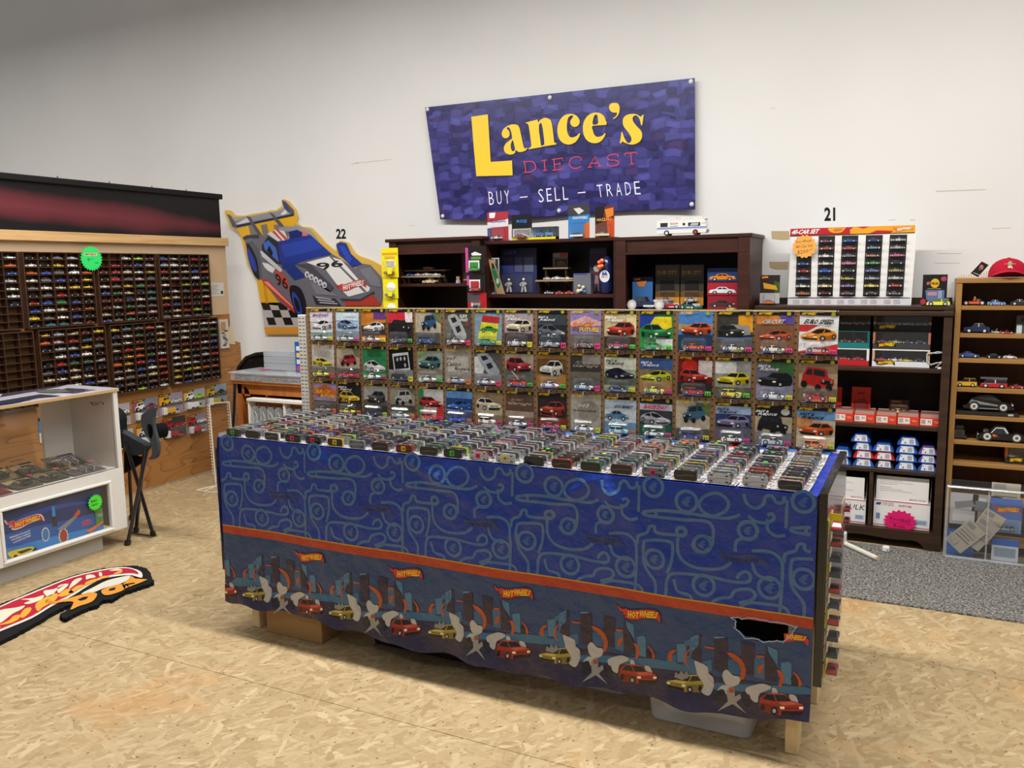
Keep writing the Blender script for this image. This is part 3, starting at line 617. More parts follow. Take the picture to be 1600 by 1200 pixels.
# colours read off the photograph, row by row, left to right
CN = {'w': ('white', 'e8e6e2'), 'k': ('black', '1d1c1e'), 'g': ('grey', '6f6d6a'), 's': ('silver', 'b2b4b8'), 'r': ('red', 'c01e20'), 'm': ('maroon', '6e1a1e'), 'b': ('blue', '2a4aa6'),
      'n': ('navy', '1e2a4e'), 'y': ('yellow', 'e8c020'), 'o': ('orange', 'dc5c18'), 'e': ('green', '2e7c40'), 't': ('teal', '2e7e88'), 'c': ('cream', 'd8c09a'), 'l': ('lime green', 'b4dc2c'), 'p': ('pale pink', 'dcb0b8'), 'u': ('purple', '6a4a98')}
U_ROWS = ['w kkgsg ..wlm bwkrk', 'o wkyw. .rmbs swwkk', 'b obgwo mrcwy rscbo', 's wgbky krgpg gpgwk', 'w gwcyy wgyem w.lnl', 'w kgrkc beckt nwgrg', 'n rbebk mmnwt yckkw',
          '. bwcmo mwegg rbmkr', '. ygwbk ckogp kcrlk', '. kttgm bgekk gwgge']
# first char = tray 4 last column, then tray 3, 2, 1 (the order in which the groups follow from the left)
L_ROWS = ['. yscmy ytgos kpcww', '. oprtm nwekc wwgge', '. nssyg gwmky gwnme', '. .wbwk cronk gmmwb', '. krees kyoew wykgn', '. gbcnk oyrbr wygsr', '. cwcwm gwbwo wwskk', '. ..wbs wggcr ylyoo', '. ..wbg ngkgm ykskk', '. ...gk kklnw pbgkk']
L_ROWS = [r if len(r) >= 19 else r for r in L_ROWS]
kinds = ['coupe', 'sedan', 'wagon', 'truck', 'coupe', 'hotrod', 'racer', 'sedan', 'van', 'beetle']
_cm = {}
def cubby_car(kd):
    if kd not in _cm:
        mb = MB(); Hc = {'van': .030, 'wagon': .026, 'truck': .027}.get(kd, .022); car(mb, kd, .068, .028, Hc, seg=6, glass=H('0f1114'), hub=H('a8a8a6'))
        _cm[kd] = mb.build('toy_car', M_PAINT, local=True)
        return _cm[kd], True
    return _cm[kd], False
ordn = ['top', 'second', 'third', 'fourth', 'fifth', 'sixth', 'seventh', 'eighth', 'ninth', 'bottom']
cubby_n = 0
for rows, units, z0, z1, tn in ((U_ROWS, UP_U, UZ0, UZ1, 'upper'), (L_ROWS, LO_U, LZ0, LZ1, 'lower')):
    for ri, row in enumerate(rows):
        gs = row.split(' '); 
        for gi, g_ in enumerate(gs):
            ui = 3-gi; y0, y1 = units[ui]; cw = (y1-y0)/5; chh = (z1-z0)/10
            for ci, ch in enumerate(g_):
                col = 4 if ui == 3 else ci
                if ch == '.': continue
                cname, hx = CN[ch]; kd = kinds[R_.randrange(10)]
                o, first = cubby_car(kd)
                yy = y0+cw*(col+.5)+R_.uniform(-.006, .006); zz = z1-chh*(ri+1)+(.0062 if ri == 9 else .0021)
                lab = f'{cname} toy {kd if kd not in ("racer", "beetle", "hotrod") else "car"}, {tn} trays, {ordn[ri]} row, {ORD[ui*5+4-col]} column from right'
                rz = (math.pi/2 if R_.random() < .6 else -math.pi/2)+R_.uniform(-.12, .12)
                c_ = H(hx); jit = R_.uniform(.8, 1.1)
                if not first: o = dup(o)
                o.location = (PXX+.031, yy, zz); o.rotation_euler = (0, 0, rz); o.color = (c_[0]*jit, c_[1]*jit, c_[2]*jit, 1)
                tag(o, lab, 'toy car', 'toy cars in the compartment trays'); cubby_n += 1
print('cubby cars', cubby_n)
# green starburst price sign
def burst(mb, c, u, w, r, n, off, col, k=.86):
    c = Vector(c); u = Vector(u); w = Vector(w)
    mb.slab([c + (u*math.cos(t)+w*math.sin(t))*(r if i % 2 else r*k) for i in range(2*n) for t in [math.pi*i/n]], off, col)
m = MB((1, 0, 0)); x = PXX+TD+.003; c0 = P(143, 404, 0, x)
burst(m, c0, (0, 1, 0), (0, 0, 1), .083, 26, (-.0015, 0, 0), H('35dd6c')); m.up()
fy = lambda a, b: Vector((x, c0.y+a, c0.z+b))
m.poly([fy(a, b) for a, b in ((-.05, .018), (.045, .018), (.045, .036), (-.05, .036))], H('d8d0a0')); m.up(); text(m, 'MATCHBOX', lambda u, v: fy(-.044+.083*u, .034-.013*v), H('7a2a30'), .03)
text(m, '$1', lambda u, v: fy(-.03+.02*u, .004-.02*v), H('1a2a6a'), .0); text(m, '00', lambda u, v: fy(-.002+.016*u, .004-.01*v), H('1a2a6a')); text(m, 'each', lambda u, v: fy(.02+.03*u, -.02-.012*v), H('1a2a6a'))
m.build('price_sign', M_MATTE, label='green starburst price sign on the upper compartment trays', cat='price sign')
# leaflets hanging at the right end of the trays
m = MB((1, 0, 0)); 
for i, (y0, y1, z0, z1, c) in enumerate([(4.90, 4.99, .97, 1.20, 'c8c4bc')]):
    m.box((PXX+.004, y0, z0), (PXX+.02, y1, z1), H(c)); m.up(2)
    for k in range(9): a = y0+R_.uniform(.005, .05); b = z0+.02+k*.014; m.poly([(PXX+.021, a, b), (PXX+.021, a+.035, b), (PXX+.021, a+.035, b+.011), (PXX+.021, a, b+.011)], H(['2a2a2e', '8a8478', 'c09a60', '4a5260'][k % 4]))
    m.poly([(PXX+.021, y0+.01, z1-.09), (PXX+.021, y0+.06, z1-.09), (PXX+.021, y0+.06, z1-.02), (PXX+.021, y0+.01, z1-.02)], H('b88a58'))
m.build('hanging_leaflet', M_PRINT, label='packet of printed leaflets hanging at the far end of the partition', cat='leaflet')
m = MB((1, 0, 0)); m.slab([(PXX+.003, y, z) for y, z in ((5.0, 1.0), (5.07, .99), (5.05, 1.14), (5.01, 1.14))], (.002, 0, 0), H('d8c49c')); m.build('tan_card', M_MATTE, label='blank tan card behind the hanging leaflets', cat='card')
# wide blister cards with toy trucks under the trays
def truck_card(y0, y1, z0, z1, sky, acc, c1, c2, label):
    t = thing('carded_truck', label, 'carded toy', (PXX, (y0+y1)/2, z0), group='carded toy trucks on the partition')
    m = MB((1, 0, 0)); X = PXX+.004; w, h = y1-y0, z1-z0; g = lambda u, v: Vector((X, y0+w*u, z1-h*v))
    m.box((X-.001, y0, z0), (X, y1, z1), H(sky)); m.up(); upoly(m, g, [(0, .5), (1, .35), (1, .6), (0, .6)], H('5a5450')); upoly(m, g, [(0, .0), (.32, 0), (.2, .5), (0, .5)], H(acc)); m.up()
    upoly(m, g, [(0, 0), (.5, 0), (.46, .1), (0, .12)], H('24201c')); m.up(); text(m, 'HOT WHEELS', rectmap(g, .04, .02, .42, .09), YEL, .02, .1)
    art_jeep(m, rectmap(g, .05, .12, .48, .55), H(c1)); art_side(m, rectmap(g, .5, .2, .97, .52), H(c2)); m.build('card', M_PRINT, t)
    b = MB(); b.box((X+.0006, y0+.008, z0+.006), (X+.036, y1-.008, z0+h*.44), WHT, .006); b.build('blister', M_BLISTER, t)
    v = MB(); v.m = Matrix.Translation((X+.019, (y0+y1)/2+.02, z0+.009)) @ Matrix.Rotation(math.pi/2, 4, 'Z'); v.box((-.085, -.013, .008), (-.005, .013, .046), H(c1), .003); car(v, 'van', .05, .026, .036, paint=H(c2), seg=8)
    v.m = v.m @ Matrix.Translation((-.045, 0, 0))
    for a in (-.03, -.018, .02): v.cyl((a, -.014, .008), (a, .014, .008), .008, 8, H('141414'))
    v.build('toy_truck', M_PAINT, t)
    s = MB(); s.box((X+.001, y0+.012, z0+.012), (X+.030, y0+.045, z0+h*.40), H('e4e2dc'), .002); s.build('paper_insert', M_MATTE, t)
for q in [(4.735, 4.943, .528, .69, '8aa0b0', 'b08a2c', 'c8a020', '2c2c2c', 'yellow and black carded toy truck, upper row, nearest the white wire rack'),
          (4.513, 4.718, .53, .682, 'a0a8a8', 'd8b030', 'ece8e0', 'a8d020', 'carded toy truck with white trailer and lime cab, upper row'),
          (4.283, 4.498, .522, .683, '9a8ca0', 'e09a20', 'e0a818', 'c0c0c0', 'carded toy truck with orange-yellow tanker, upper row'),
          (4.055, 4.268, .52, .674, '7a8494', 'a04860', 'e4e0dc', '8a2a38', 'white and maroon carded toy truck, upper row, behind the folded chair'),
          (3.835, 4.028, .512, .668, 'b0aab0', 'b03030', 'c83028', 'e0dcd8', 'red and white carded toy truck, upper row, beside the glass case'),
          (4.528, 4.722, .34, .488, '8a8090', 'a02428', 'b82020', 'e0e0e0', 'carded red ladder truck, lower row, farthest right'),
          (4.30, 4.512, .345, .499, '383430', 'c02820', 'a01c20', 'a82024', 'carded dark red truck, lower row, second from the right'),
          (4.07, 4.27, .34, .485, '8a94a0', 'e0a040', 'c8ccd0', '6a7480', 'carded silver toy truck, lower row, hidden behind the folded chair'),
          (3.85, 4.04, .335, .482, 'b0b0a8', 'd8c040', 'd8d8d0', 'c0a030', 'carded toy truck, lower row, farthest left beside the glass case')]: truck_card(*q)
# ---------------------------------------------------------------- glass display case (front plane x = -4.12)
CX = -4.12
WHP = H('e2e0da')
dc = thing('display_case', 'white wooden glass-front display case at the left edge', 'display case', (CX-.25, 2.6, 0))
CB, CT, Y1, Y0, XB = .10, .915, 3.228, 1.7, CX-.40
m = MB(); m.box((XB, Y0, 0), (CX-.06, 3.10, .10), H('b9b5ae')); m.build('plinth', M_MATTE, dc)
m = MB()
zr0, zr1 = .10, .425
wy0, wy1, wz0, wz1 = 2.508, 3.122, .128, .385     # window in the lower front
m.box((CX-.02, wy1+.0, zr0), (CX, Y1, .459), WHP, .002); m.box((CX-.02, Y0, zr0), (CX, wy0, .459), WHP); m.box((CX-.02, wy0, zr0), (CX, wy1, wz0), WHP); m.box((CX-.02, wy0, wz1), (CX, wy1, .459), WHP)
m.build('lower_front', M_MATTE, dc)
m = MB()
for a, b in (((wy0-.016, wz0-.016), (wy1+.016, wz0)), ((wy0-.016, wz1), (wy1+.016, wz1+.016)), ((wy0-.016, wz0), (wy0, wz1)), ((wy1, wz0), (wy1+.016, wz1))): m.box((CX, a[0], a[1]), (CX+.010, b[0], b[1]), H('eeece6'), .004)
m.build('window_moulding', M_GLOSS, dc)
m = MB(); m.box((CX-.012, wy0, wz0), (CX-.009, wy1, wz1), WHT); m.build('window_pane', M_GLASS, dc)
m = MB(); m.box((XB, 3.20, .10), (CX-.02, Y1, .90), H('c9c5bc')); m.build('end_panel', M_MATTE, dc)
m = MB(); m.box((CX-.025, 3.20, .459), (CX, Y1, .90), WHP, .002); m.build('corner_post', M_MATTE, dc)
m = MB(); m.box((XB, Y0, .44), (CX-.002, 3.20, .459), H('d8d5ce')); m.build('shelf_deck', M_MATTE, dc)
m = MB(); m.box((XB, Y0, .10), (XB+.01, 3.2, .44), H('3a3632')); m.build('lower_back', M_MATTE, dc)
m = MB(); m.box((XB, 3.02, .459), (XB+.02, 3.20, .90), H('d6d2ca')); m.build('back_stile', M_MATTE, dc)
m = MB(); m.box((XB-.02, Y0, .90), (CX+.008, Y1+.005, .915), H('c4a06c')); m.build('top_board', M_MATTE, dc, label='plywood top edge')
m = MB((0, 0, 1), .0006); X0, X1 = XB-.02, CX+.008
m.box((X0, Y0, .915), (X1, Y1+.005, .918), H('d8d2da'))
tp = Zm(0, 590, 6.6667)
fz = lambda pts: [tuple(P(a, b, 2, .9186)) for a, b in tp(pts)]
inx = lambda p: (min(max(p[0], X0), X1), min(max(p[1], Y0), Y1), p[2])
for i, (q, c) in enumerate([([(0, 165), (200, 115), (570, 65), (640, 68), (600, 100), (330, 150), (0, 205)], '4e4a5c'), ([(0, 245), (330, 190), (420, 175), (560, 185), (640, 195), (400, 215), (60, 290), (0, 300)], '3e4052'),
                            ([(620, 130), (700, 112), (830, 118), (1000, 130), (900, 145), (780, 165), (640, 160)], '4a4656'), ([(0, 275), (120, 255), (300, 225), (330, 232), (150, 272), (0, 300)], '2c3a5a'), ([(360, 140), (620, 120), (740, 150), (560, 165), (420, 160)], '76807a')]):
    m.up(); m.poly([inx(p) for p in fz(q)], H(c))
m.build('top_print', M_GLOSS, dc, label='grey and white printed top sheet under glass')
m = MB(); m.box((CX-.007, Y0, .459), (CX-.004, 3.205, .90), WHT); m.build('front_glass', M_GLASS, dc)
# flame logo sticker on the inside of the end panel
m = MB((0, -1, 0)); z6 = Zm(0, 590, 6.6667); q = [P(a, b, 1, 3.199) for a, b in z6([(930, 245), (1085, 240), (1085, 290), (935, 296)])]
flame_logo(m, lambda u, v: Vector(q[0]).lerp(Vector(q[1]), u).lerp(Vector(q[3]).lerp(Vector(q[2]), u), v), ol=H('f0f0f0'), red=H('6a2024'), yel=H('d8d4d0')); m.build('logo_sticker', M_PRINT, label='small flame-shaped logo sticker on the inner end of the glass case', cat='sticker')
# boxed play set behind the lower window
GX = CX-.03
m = MB((1, 0, 0), .0006); m.box((GX-.05, wy0+.004, .104), (GX, wy1-.03, wz1-.012), H('15356e')); zc = Zm(0, 720, 4)
F = lambda a, b: P(*zc([(a, b)])[0], 0, GX+.0002)
clampf = lambda p: Vector((p[0], min(max(p[1], wy0+.005), wy1-.031), min(max(p[2], .105), wz1-.013)))
def gp(pts, c): m.poly([clampf(F(a, b)) for a, b in pts], H(c))
m.up(); gp([(10, 470), (180, 420), (420, 370), (690, 300), (690, 500), (40, 700)], '1d5aa8'); m.up(); gp([(10, 560), (300, 480), (520, 430), (690, 390), (690, 500), (40, 700)], '2f86cc'); m.up()
gp(cr_([(40, 400), (150, 335), (300, 285), (430, 262), (560, 250), (600, 262), (450, 282), (320, 310), (170, 360)], 3, True), '2448a0')
flame_logo(m, quadmap((35, 375), (262, 325), (268, 372), (50, 440), F), ol=WHT, red=RED)
for r_, (cx, cy, a, b) in enumerate([(283, 460, 27, 48), (395, 470, 32, 54)]):
    m.up(); gp([(cx+a*(1 if k % 2 else .84)*math.cos(k*math.pi/14), cy+b*(1 if k % 2 else .84)*math.sin(k*math.pi/14)) for k in range(28)], 'd8d8d0'); m.up(); gp(circ(cx, cy, a*.74, b*.78, 14), ('3a78b8', 'a03a1c')[r_]); m.up(-2)
m.up(3); gp([(320, 285), (338, 280), (345, 345), (324, 350)], '3c8ed4'); gp([(325, 350), (352, 345), (356, 405), (330, 412)], '202428'); m.poly([F(a, b) for a, b in ((352, 430), (460, 345), (490, 310), (500, 318), (480, 350), (400, 430))], H('8a8f94')); m.up(); gp([(455, 345), (485, 305), (500, 308), (495, 335), (470, 352)], 'd0502c')
gp([(588, 300), (690, 270), (690, 360), (600, 400)], '4c8a3c'); m.up(); gp([(530, 440), (690, 360), (690, 372), (560, 448)], 'd8702c'); gp([(600, 330), (690, 310), (690, 330), (610, 352)], '8c949c')
for k, (a, b, c, d) in enumerate([(512, 385, 560, 370), (506, 398, 568, 381), (508, 410, 572, 393)]):
    text(m, ('MOBILE', 'PLAYSET', 'LAUNCH')[k], quadmap((a, b-9), (c, d-9), (c, d), (a, b), F), H('f05a3c'), .03)
for k, t_ in enumerate(('FEARLESS FUN BUILT', 'FOR EVERY DARING', 'LOOP BATTLE TEAM')): text(m, t_, quadmap((55+k*12, 482+k*15-6), (185, 438+k*15-6), (188, 447+k*15-6), (58+k*12, 492+k*15-6), F), H('e8eef4'), .02)
gp(cr_([(45, 575), (80, 560), (140, 545), (200, 535), (215, 560), (200, 590), (120, 615), (60, 600)], 3, True), 'd8c428'); m.up(); gp([(100, 570), (180, 545), (205, 550), (130, 580)], '2c3020'); gp(circ(95, 605, 16, 20, 10), '181818'); gp([(215, 540), (235, 560), (200, 600), (180, 620), (170, 600)], '1c2c40')
m.build('play_set_box', M_PRINT, label='blue boxed play set with flame logo behind the lower case window', cat='toy box')
m = MB((1, 0, 0)); X = CX+.002; p = P(149, 785, 0, X); burst(m, p, (0, 1, 0), (0, 0, 1), .047, 16, (-.001, 0, 0), H('58e03c'), .8); m.up()
fy = lambda a, b: Vector((X, p.y+a, p.z+b)); text(m, '$40', lambda u, v: fy(-.028+.04*u, .018-.017*v), H('1c3a1c'), .01); text(m, 'NEW!', lambda u, v: fy(-.025+.04*u, -.006-.012*v), H('1c3a1c'), .01)
m.build('price_sign', M_MATTE, label='small green forty dollar starburst sign on the lower case window', cat='price sign')
# carded cars lying inside the case
def flat_card(x, y, rz, w, h, bg, acc, body, label, cars=1, tilt=.10, z=.462, stick=None):
    t = thing('carded_toy_car', label, 'carded toy', (x, y, z), group='carded toys lying in the glass case', rot=(tilt, 0, rz))
    m = MB((0, 0, 1)); m.box((-w/2, -h/2, 0), (w/2, h/2, .001), H(bg)); m.up(3); g = lambda u, v: Vector((-w/2+w*u, h/2-h*v, .001))
    upoly(m, g, [(0, 0), (1, 0), (1, .12), (0, .12)], BLK); m.up(); text(m, 'HOT WHEELS', rectmap(g, .05, .02, .5, .1), YEL, .02, .1); upoly(m, g, [(0, .12), (1, .12), (1, .3), (0, .42)], H(acc)); art_front(m, rectmap(g, .1, .15, .95, .5), H(body)); m.build('card', M_PRINT, t, local=True)
    b = MB(); b.box((-w*.42, -h*.46, .002), (w*.42, -h*.02, .036), WHT, .008); b.build('blister', M_BLISTER, t, local=True)
    v = MB()
    for k in range(cars):
        v.m = Matrix.Translation(((k-(cars-1)/2)*.05, -h*.25, .018)) @ Matrix.Rotation(math.pi/2*(0 if cars == 1 else 1), 4, 'Z') @ Matrix.Rotation(math.pi/2, 4, 'X') @ Matrix.Translation((0, 0, -.012)); car(v, 'sedan', .07, .028, .024, paint=H(body), seg=8)
    v.build('toy_car', M_PAINT, t, local=True)
    if stick: s = MB(); s.box((w*.2, -h*.05, .037), (w*.4, .008, .038), H(stick)); s.build('price_sticker', M_MATTE, t, local=True)
RZC = math.pi/2
for q in [(CX-.12, 3.05, RZC, .20, .165, '6a6868', '3a3a40', 'a8aaac', 'long grey carded car set at the right end of the glass case', 2, .14, .474, 'd84a7c'),
          (CX-.13, 2.86, RZC, .14, .165, '4a4a44', '8a8878', '5c5a54', 'dark carded car with orange price dot in the middle of the glass case', 1, .14, .474, 'e08040'),
          (CX-.12, 2.70, RZC, .14, .165, '5a5a50', 'b8b69c', '2e2e30', 'black carded car with pink price dot in the glass case', 1, .14, .474, 'd84a7c'),
          (CX-.11, 2.52, RZC, .15, .165, '7a2c30', '3c3c40', 'a02428', 'red carded car at the left of the glass case', 1, .14, .474, 'd84a7c'),
          (CX-.275, 3.065, RZC, .19, .165, '16161c', '6a6878', 'c8c8cc', 'black carded car set with grey car picture at the back of the glass case', 2, .3, .50, None),
          (CX-.28, 2.84, RZC, .14, .165, '2c2a28', 'b8a890', '6a5c50', 'dark carded car at the back of the glass case', 1, .3, .50, None),
          (CX-.28, 2.68, RZC, .14, .165, '8a8868', 'c8c4a0', '3a3a34', 'olive carded car at the back left of the glass case', 1, .3, .50, None)]: flat_card(*q)
t = thing('carded_toy_car', 'blue carded toy car hanging on the partition, seen through the glass case', 'carded toy', (PXX+.003, 0, 0))
c = [P(a, b, 0, PXX+.004) for a, b in ((64, 654), (82, 651), (82, 676), (64, 682))]
m = MB((1, 0, 0)); g = lambda u, v: Vector((PXX+.004, 3.345+.11*u, .665-.16*v)); m.box((PXX+.002, 3.345, .505), (PXX+.004, 3.455, .665), H('2a7cb4')); m.up()
upoly(m, g, [(0, 0), (1, 0), (1, .12), (0, .12)], BLK); text(m, 'HOT WHEELS', rectmap(g, .05, .02, .6, .1), YEL, .02, .1); art_side(m, rectmap(g, .1, .2, .95, .5), H('4ab0dc')); upoly(m, g, [(0, .6), (1, .55), (1, 1), (0, 1)], H('c8d0d4')); m.build('card', M_PRINT, t)
m = MB(); m.box((PXX+.005, 3.355, .51), (PXX+.03, 3.445, .56), WHT, .005); m.build('blister', M_BLISTER, t)
# ---------------------------------------------------------------- folded director chair
ch = thing('folding_chair', 'black folding camp chair with folded seat and arms behind the glass case', 'chair', (-4.1, 3.45, 0))
GX1 = 3.40
fb = lambda a, b, y=3.40: P(170+a/8, 590+b/8, 1, y)
DK = H('26282b')
for k, (a, b) in enumerate([(((205, 720), (240, 838))), (((222, 700), (209, 800))), (((196, 700), (232, 800)))]):
    pass
def leg(p, q, w=.022, n='leg'):
    p = Vector(p); q = Vector(q); m = MB(); d = (q-p).normalized(); u = d.orthogonal().normalized(); v_ = d.cross(u)
    m.cyl(p, q, w/2, 8, H('191a1c')); m.cyl(q-d*.03, q, w*.8, 8, H('0e0e0f')); return m.build(n, M_GLOSS, ch)
leg(P(196, 690, 1, 3.34), P(240, 838, 2, .0)+Vector((0, 0, .0)))
leg(P(226, 700, 1, 3.46), P(212, 832, 2, .0))
leg(P(230, 700, 1, 3.34), P(199, 852, 2, .0))
leg(P(200, 690, 1, 3.5), P(206, 812, 2, .0))
m = MB(); m.cyl(P(204, 833, 2, .012), P(238, 838, 2, .012), .006, 6, H('1c1c1e')); m.build('foot_brace', M_GLOSS, ch)
def pad(pts, y, th, col, name, m_=None):
    m = MB(); q = [fb(a, b, y) for a, b in pts]; n = len(q); c_ = sum((Vector(p) for p in q), Vector())/n
    # cushioned slab: outline, inset ring raised on both sides
    o = Vector((0, -th/2, 0)); ring = [c_+(Vector(p)-c_)*.86 for p in q]
    vs = [Vector(p) for p in q] + [p+o for p in ring] + [p-o for p in ring]
    fs = [(i, (i+1) % n, n+(i+1) % n, n+i) for i in range(n)] + [(i, 2*n+i, 2*n+(i+1) % n, (i+1) % n) for i in range(n)] + [tuple(range(n, 2*n)), tuple(range(3*n-1, 2*n-1, -1))]
    m.add(vs, fs, col); return m.build(name, M_FABRIC, ch, smooth=False)
pad([(60, 370), (130, 375), (175, 440), (190, 500), (190, 640), (230, 800), (225, 850), (160, 890), (60, 900)], 3.42, .05, H('1e2023'), 'seat')
pad([(190, 650), (350, 745), (470, 810), (520, 850), (500, 900), (430, 960), (330, 975), (200, 910)], 3.40, .05, H('3c4044'), 'backrest')
pad([(200, 920), (420, 990), (430, 1060), (330, 1130), (200, 1200)], 3.44, .03, H('1a1b1d'), 'seat_sling')
# arm with round cup holder
m = MB(); q = cr_([(405, 470), (470, 425), (560, 365), (565, 420), (550, 500), (560, 620), (585, 720), (612, 850), (610, 960), (560, 1020), (490, 1020), (530, 980), (540, 900), (515, 800), (470, 740), (420, 640), (405, 560)], 2, True)
hole = cr_([(475, 600), (505, 575), (535, 600), (552, 660), (548, 730), (515, 780), (480, 755), (470, 680)], 2, True)
from mathutils.geometry import tessellate_polygon
def holed(m, outer, holes, fn, off, col):
    loops = [[Vector((a, b, 0)) for a, b in outer]]+[[Vector((a, b, 0)) for a, b in h] for h in holes]; tr = tessellate_polygon(loops); flat = [(p.x, p.y) for l in loops for p in l]; n = len(flat)
    vs = [Vector(fn(*p)) for p in flat]; vs += [v_+Vector(off) for v_ in vs]; fs = [tuple(t) for t in tr]+[tuple(n+i for i in t[::-1]) for t in tr]; b = 0
    for l in loops:
        L_ = len(l); fs += [(b+i, b+(i+1) % L_, n+b+(i+1) % L_, n+b+i) for i in range(L_)]; b += L_
    m.add(vs, fs, col)
holed(m, q, [hole], lambda a, b: fb(a, b, 3.33), (0, .02, 0), H('44484c')); m.build('arm_rest', M_FABRIC, ch)
m = MB(); a_ = fb(510, 675, 3.35); m.cyl(a_, fb(700, 655, 3.44), .044, 14, H('0d0e0f')); m.build('cup_holder', M_FABRIC, ch)
# ---------------------------------------------------------------- white wire stand
ws = thing('wire_display_stand', 'thin white wire hanging stand between the partition and the table', 'display stand', (-4.70, 4.35, 0))
WYP = 4.42
tl, tr_, = P(327, 631, 1, WYP), P(358, 628, 1, WYP)
bl = P(337, 752, 1, WYP); br_ = P(368, 748, 1, WYP)
IV = H('efe9d8')
m = MB(); m.tube([tl, bl], .006, 6, IV); m.build('post', M_GLOSS, ws)
m = MB(); m.tube([tr_, br_], .006, 6, IV); m.build('post', M_GLOSS, ws)
m = MB(); m.tube([tl, tr_], .0045, 6, IV); m.build('top_bar', M_GLOSS, ws)
m = MB()
for a, b in ((tl, bl), (tr_, br_)):
    for k in range(24):
        p = Vector(a).lerp(Vector(b), .03+k*.038); m.tube([p, p+Vector((.0, -.016, .004)), p+Vector((0, -.022, .014))], .0042, 4, IV)
m.build('card_clips', M_GLOSS, ws, kind='stuff')
m = MB(); cx_, cy_ = bl.x, WYP
m.tube([(bl.x-.05, cy_-.14, .004), (bl.x+.12, cy_-.14, .004), (bl.x+.17, cy_+.03, .004), (bl.x-.0, cy_+.03, .004), (bl.x-.05, cy_-.14, .004)], .004, 5, IV); m.tube([(bl.x, cy_+.0, .004), (bl.x+.03, cy_-.14, .004)], .004, 5, IV); m.tube([bl, (bl.x, cy_, .004)], .004, 5, IV); m.build('base', M_GLOSS, ws)
# ---------------------------------------------------------------- logo rug
rg = thing('rug', 'shaggy black, red and orange flame-shaped word rug on the floor', 'rug', (-3.75, 2.5, 0))
zr = Zm(0, 840, 6.1538)
def fr(pts, z=.02): return [P(a, b, 2, z) for a, b in zr(pts)]
base = cr_([(-300, 770), (0, 640), (200, 560), (480, 440), (750, 350), (1000, 295), (1250, 268), (1380, 285), (1440, 330), (1462, 395), (1478, 412), (1440, 440), (1200, 520), (1080, 590), (985, 600), (930, 650), (850, 670), (700, 740), (630, 775), (585, 760), (580, 735), (640, 700), (690, 640), (560, 690), (300, 840), (0, 1000), (-300, 1130)], 3, True)
def fuzz(pts, amp):
    out = []
    for i, p in enumerate(pts):
        q = pts[(i+1) % len(pts)]
        for k in range(4): out.append((p[0]+(q[0]-p[0])*k/4+R_.uniform(-amp, amp), p[1]+(q[1]-p[1])*k/4+R_.uniform(-amp, amp)))
    return out
m = MB(); m.slab(fr(fuzz(base, 4)), (0, 0, -.019), H('1a1a1b')); m.build('pile_base', M_FABRIC, rg)
m = MB((0, 0, 1), .0012)
def rp(pts, c, sm=True, l=1):
    m.lay = l; m.poly(fr(cr_(pts, 3, True) if sm else pts, .021), H(c)); m.lay = 0
rp([(-300, 830), (0, 660), (400, 490), (700, 375), (1000, 305), (1200, 285), (1330, 315), (1368, 350), (1365, 385), (1330, 382), (1230, 362), (1000, 395), (850, 465), (700, 560), (500, 660), (300, 780), (0, 905), (-300, 1050)], 'dcd6cc')
rp([(-300, 850), (0, 675), (400, 505), (700, 388), (1000, 318), (1200, 297), (1300, 318), (1330, 355), (1240, 345), (1000, 375), (850, 440), (700, 540), (500, 640), (300, 760), (0, 885), (-300, 1030)], 'b0243a', l=2)
rp([(780, 545), (900, 480), (1020, 420), (1150, 385), (1250, 370), (1230, 410), (1150, 450), (1000, 490), (900, 530)], 'd6cfc0', l=2)
OY = 'dfa23a'
CRM = 'e0d4bc'
for q in ([(-150, 790), (0, 705), (150, 680), (240, 660), (200, 700), (120, 740), (0, 830), (-150, 870)], [(200, 600), (330, 585), (420, 560), (400, 600), (300, 640), (230, 640), (290, 610)], [(420, 520), (520, 500), (640, 455), (560, 500), (500, 560), (450, 570)], [(560, 470), (660, 450), (620, 500), (560, 540)],
          [(700, 425), (760, 395), (790, 400), (760, 430), (710, 470), (660, 500)], [(830, 370), (890, 362), (920, 385), (860, 400), (830, 410)], [(950, 345), (975, 340), (985, 370), (960, 380)], [(1050, 325), (1130, 305), (1180, 318), (1110, 325)]): rp(q, CRM, l=3)
for q in ([(-150, 880), (0, 840), (90, 800), (130, 760), (190, 750), (180, 790), (100, 830), (0, 850), (0, 878), (-150, 950)], [(200, 740), (240, 690), (300, 680), (290, 720), (230, 775), (195, 770)], [(340, 655), (400, 600), (520, 545), (560, 560), (520, 620), (420, 670), (365, 715)], [(560, 560), (640, 500), (700, 520), (690, 545), (590, 575)],
          [(660, 530), (740, 470), (800, 460), (820, 470), (760, 500), (690, 540)], [(820, 440), (870, 415), (930, 400), (960, 410), (910, 430), (830, 465)], [(960, 390), (1000, 375), (1060, 375), (1010, 395), (965, 405)], [(1090, 355), (1150, 325), (1180, 330), (1150, 350), (1100, 360)]): rp(q, OY, l=3)
DO = 'd8923a'
rp([(430, 625), (470, 595), (490, 610), (520, 620), (640, 595), (760, 560), (850, 535), (910, 535), (935, 555), (900, 610), (840, 640), (760, 665), (680, 700), (700, 650), (700, 622), (600, 625), (480, 648)], DO, l=3)
rp([(975, 515), (1010, 495), (1080, 470), (1140, 455), (1200, 460), (1195, 505), (1100, 545), (1020, 560), (985, 545)], DO, l=3)
rp([(1175, 460), (1240, 400), (1265, 375), (1300, 400), (1420, 408), (1350, 440), (1240, 480), (1195, 500)], DO, False, l=3)
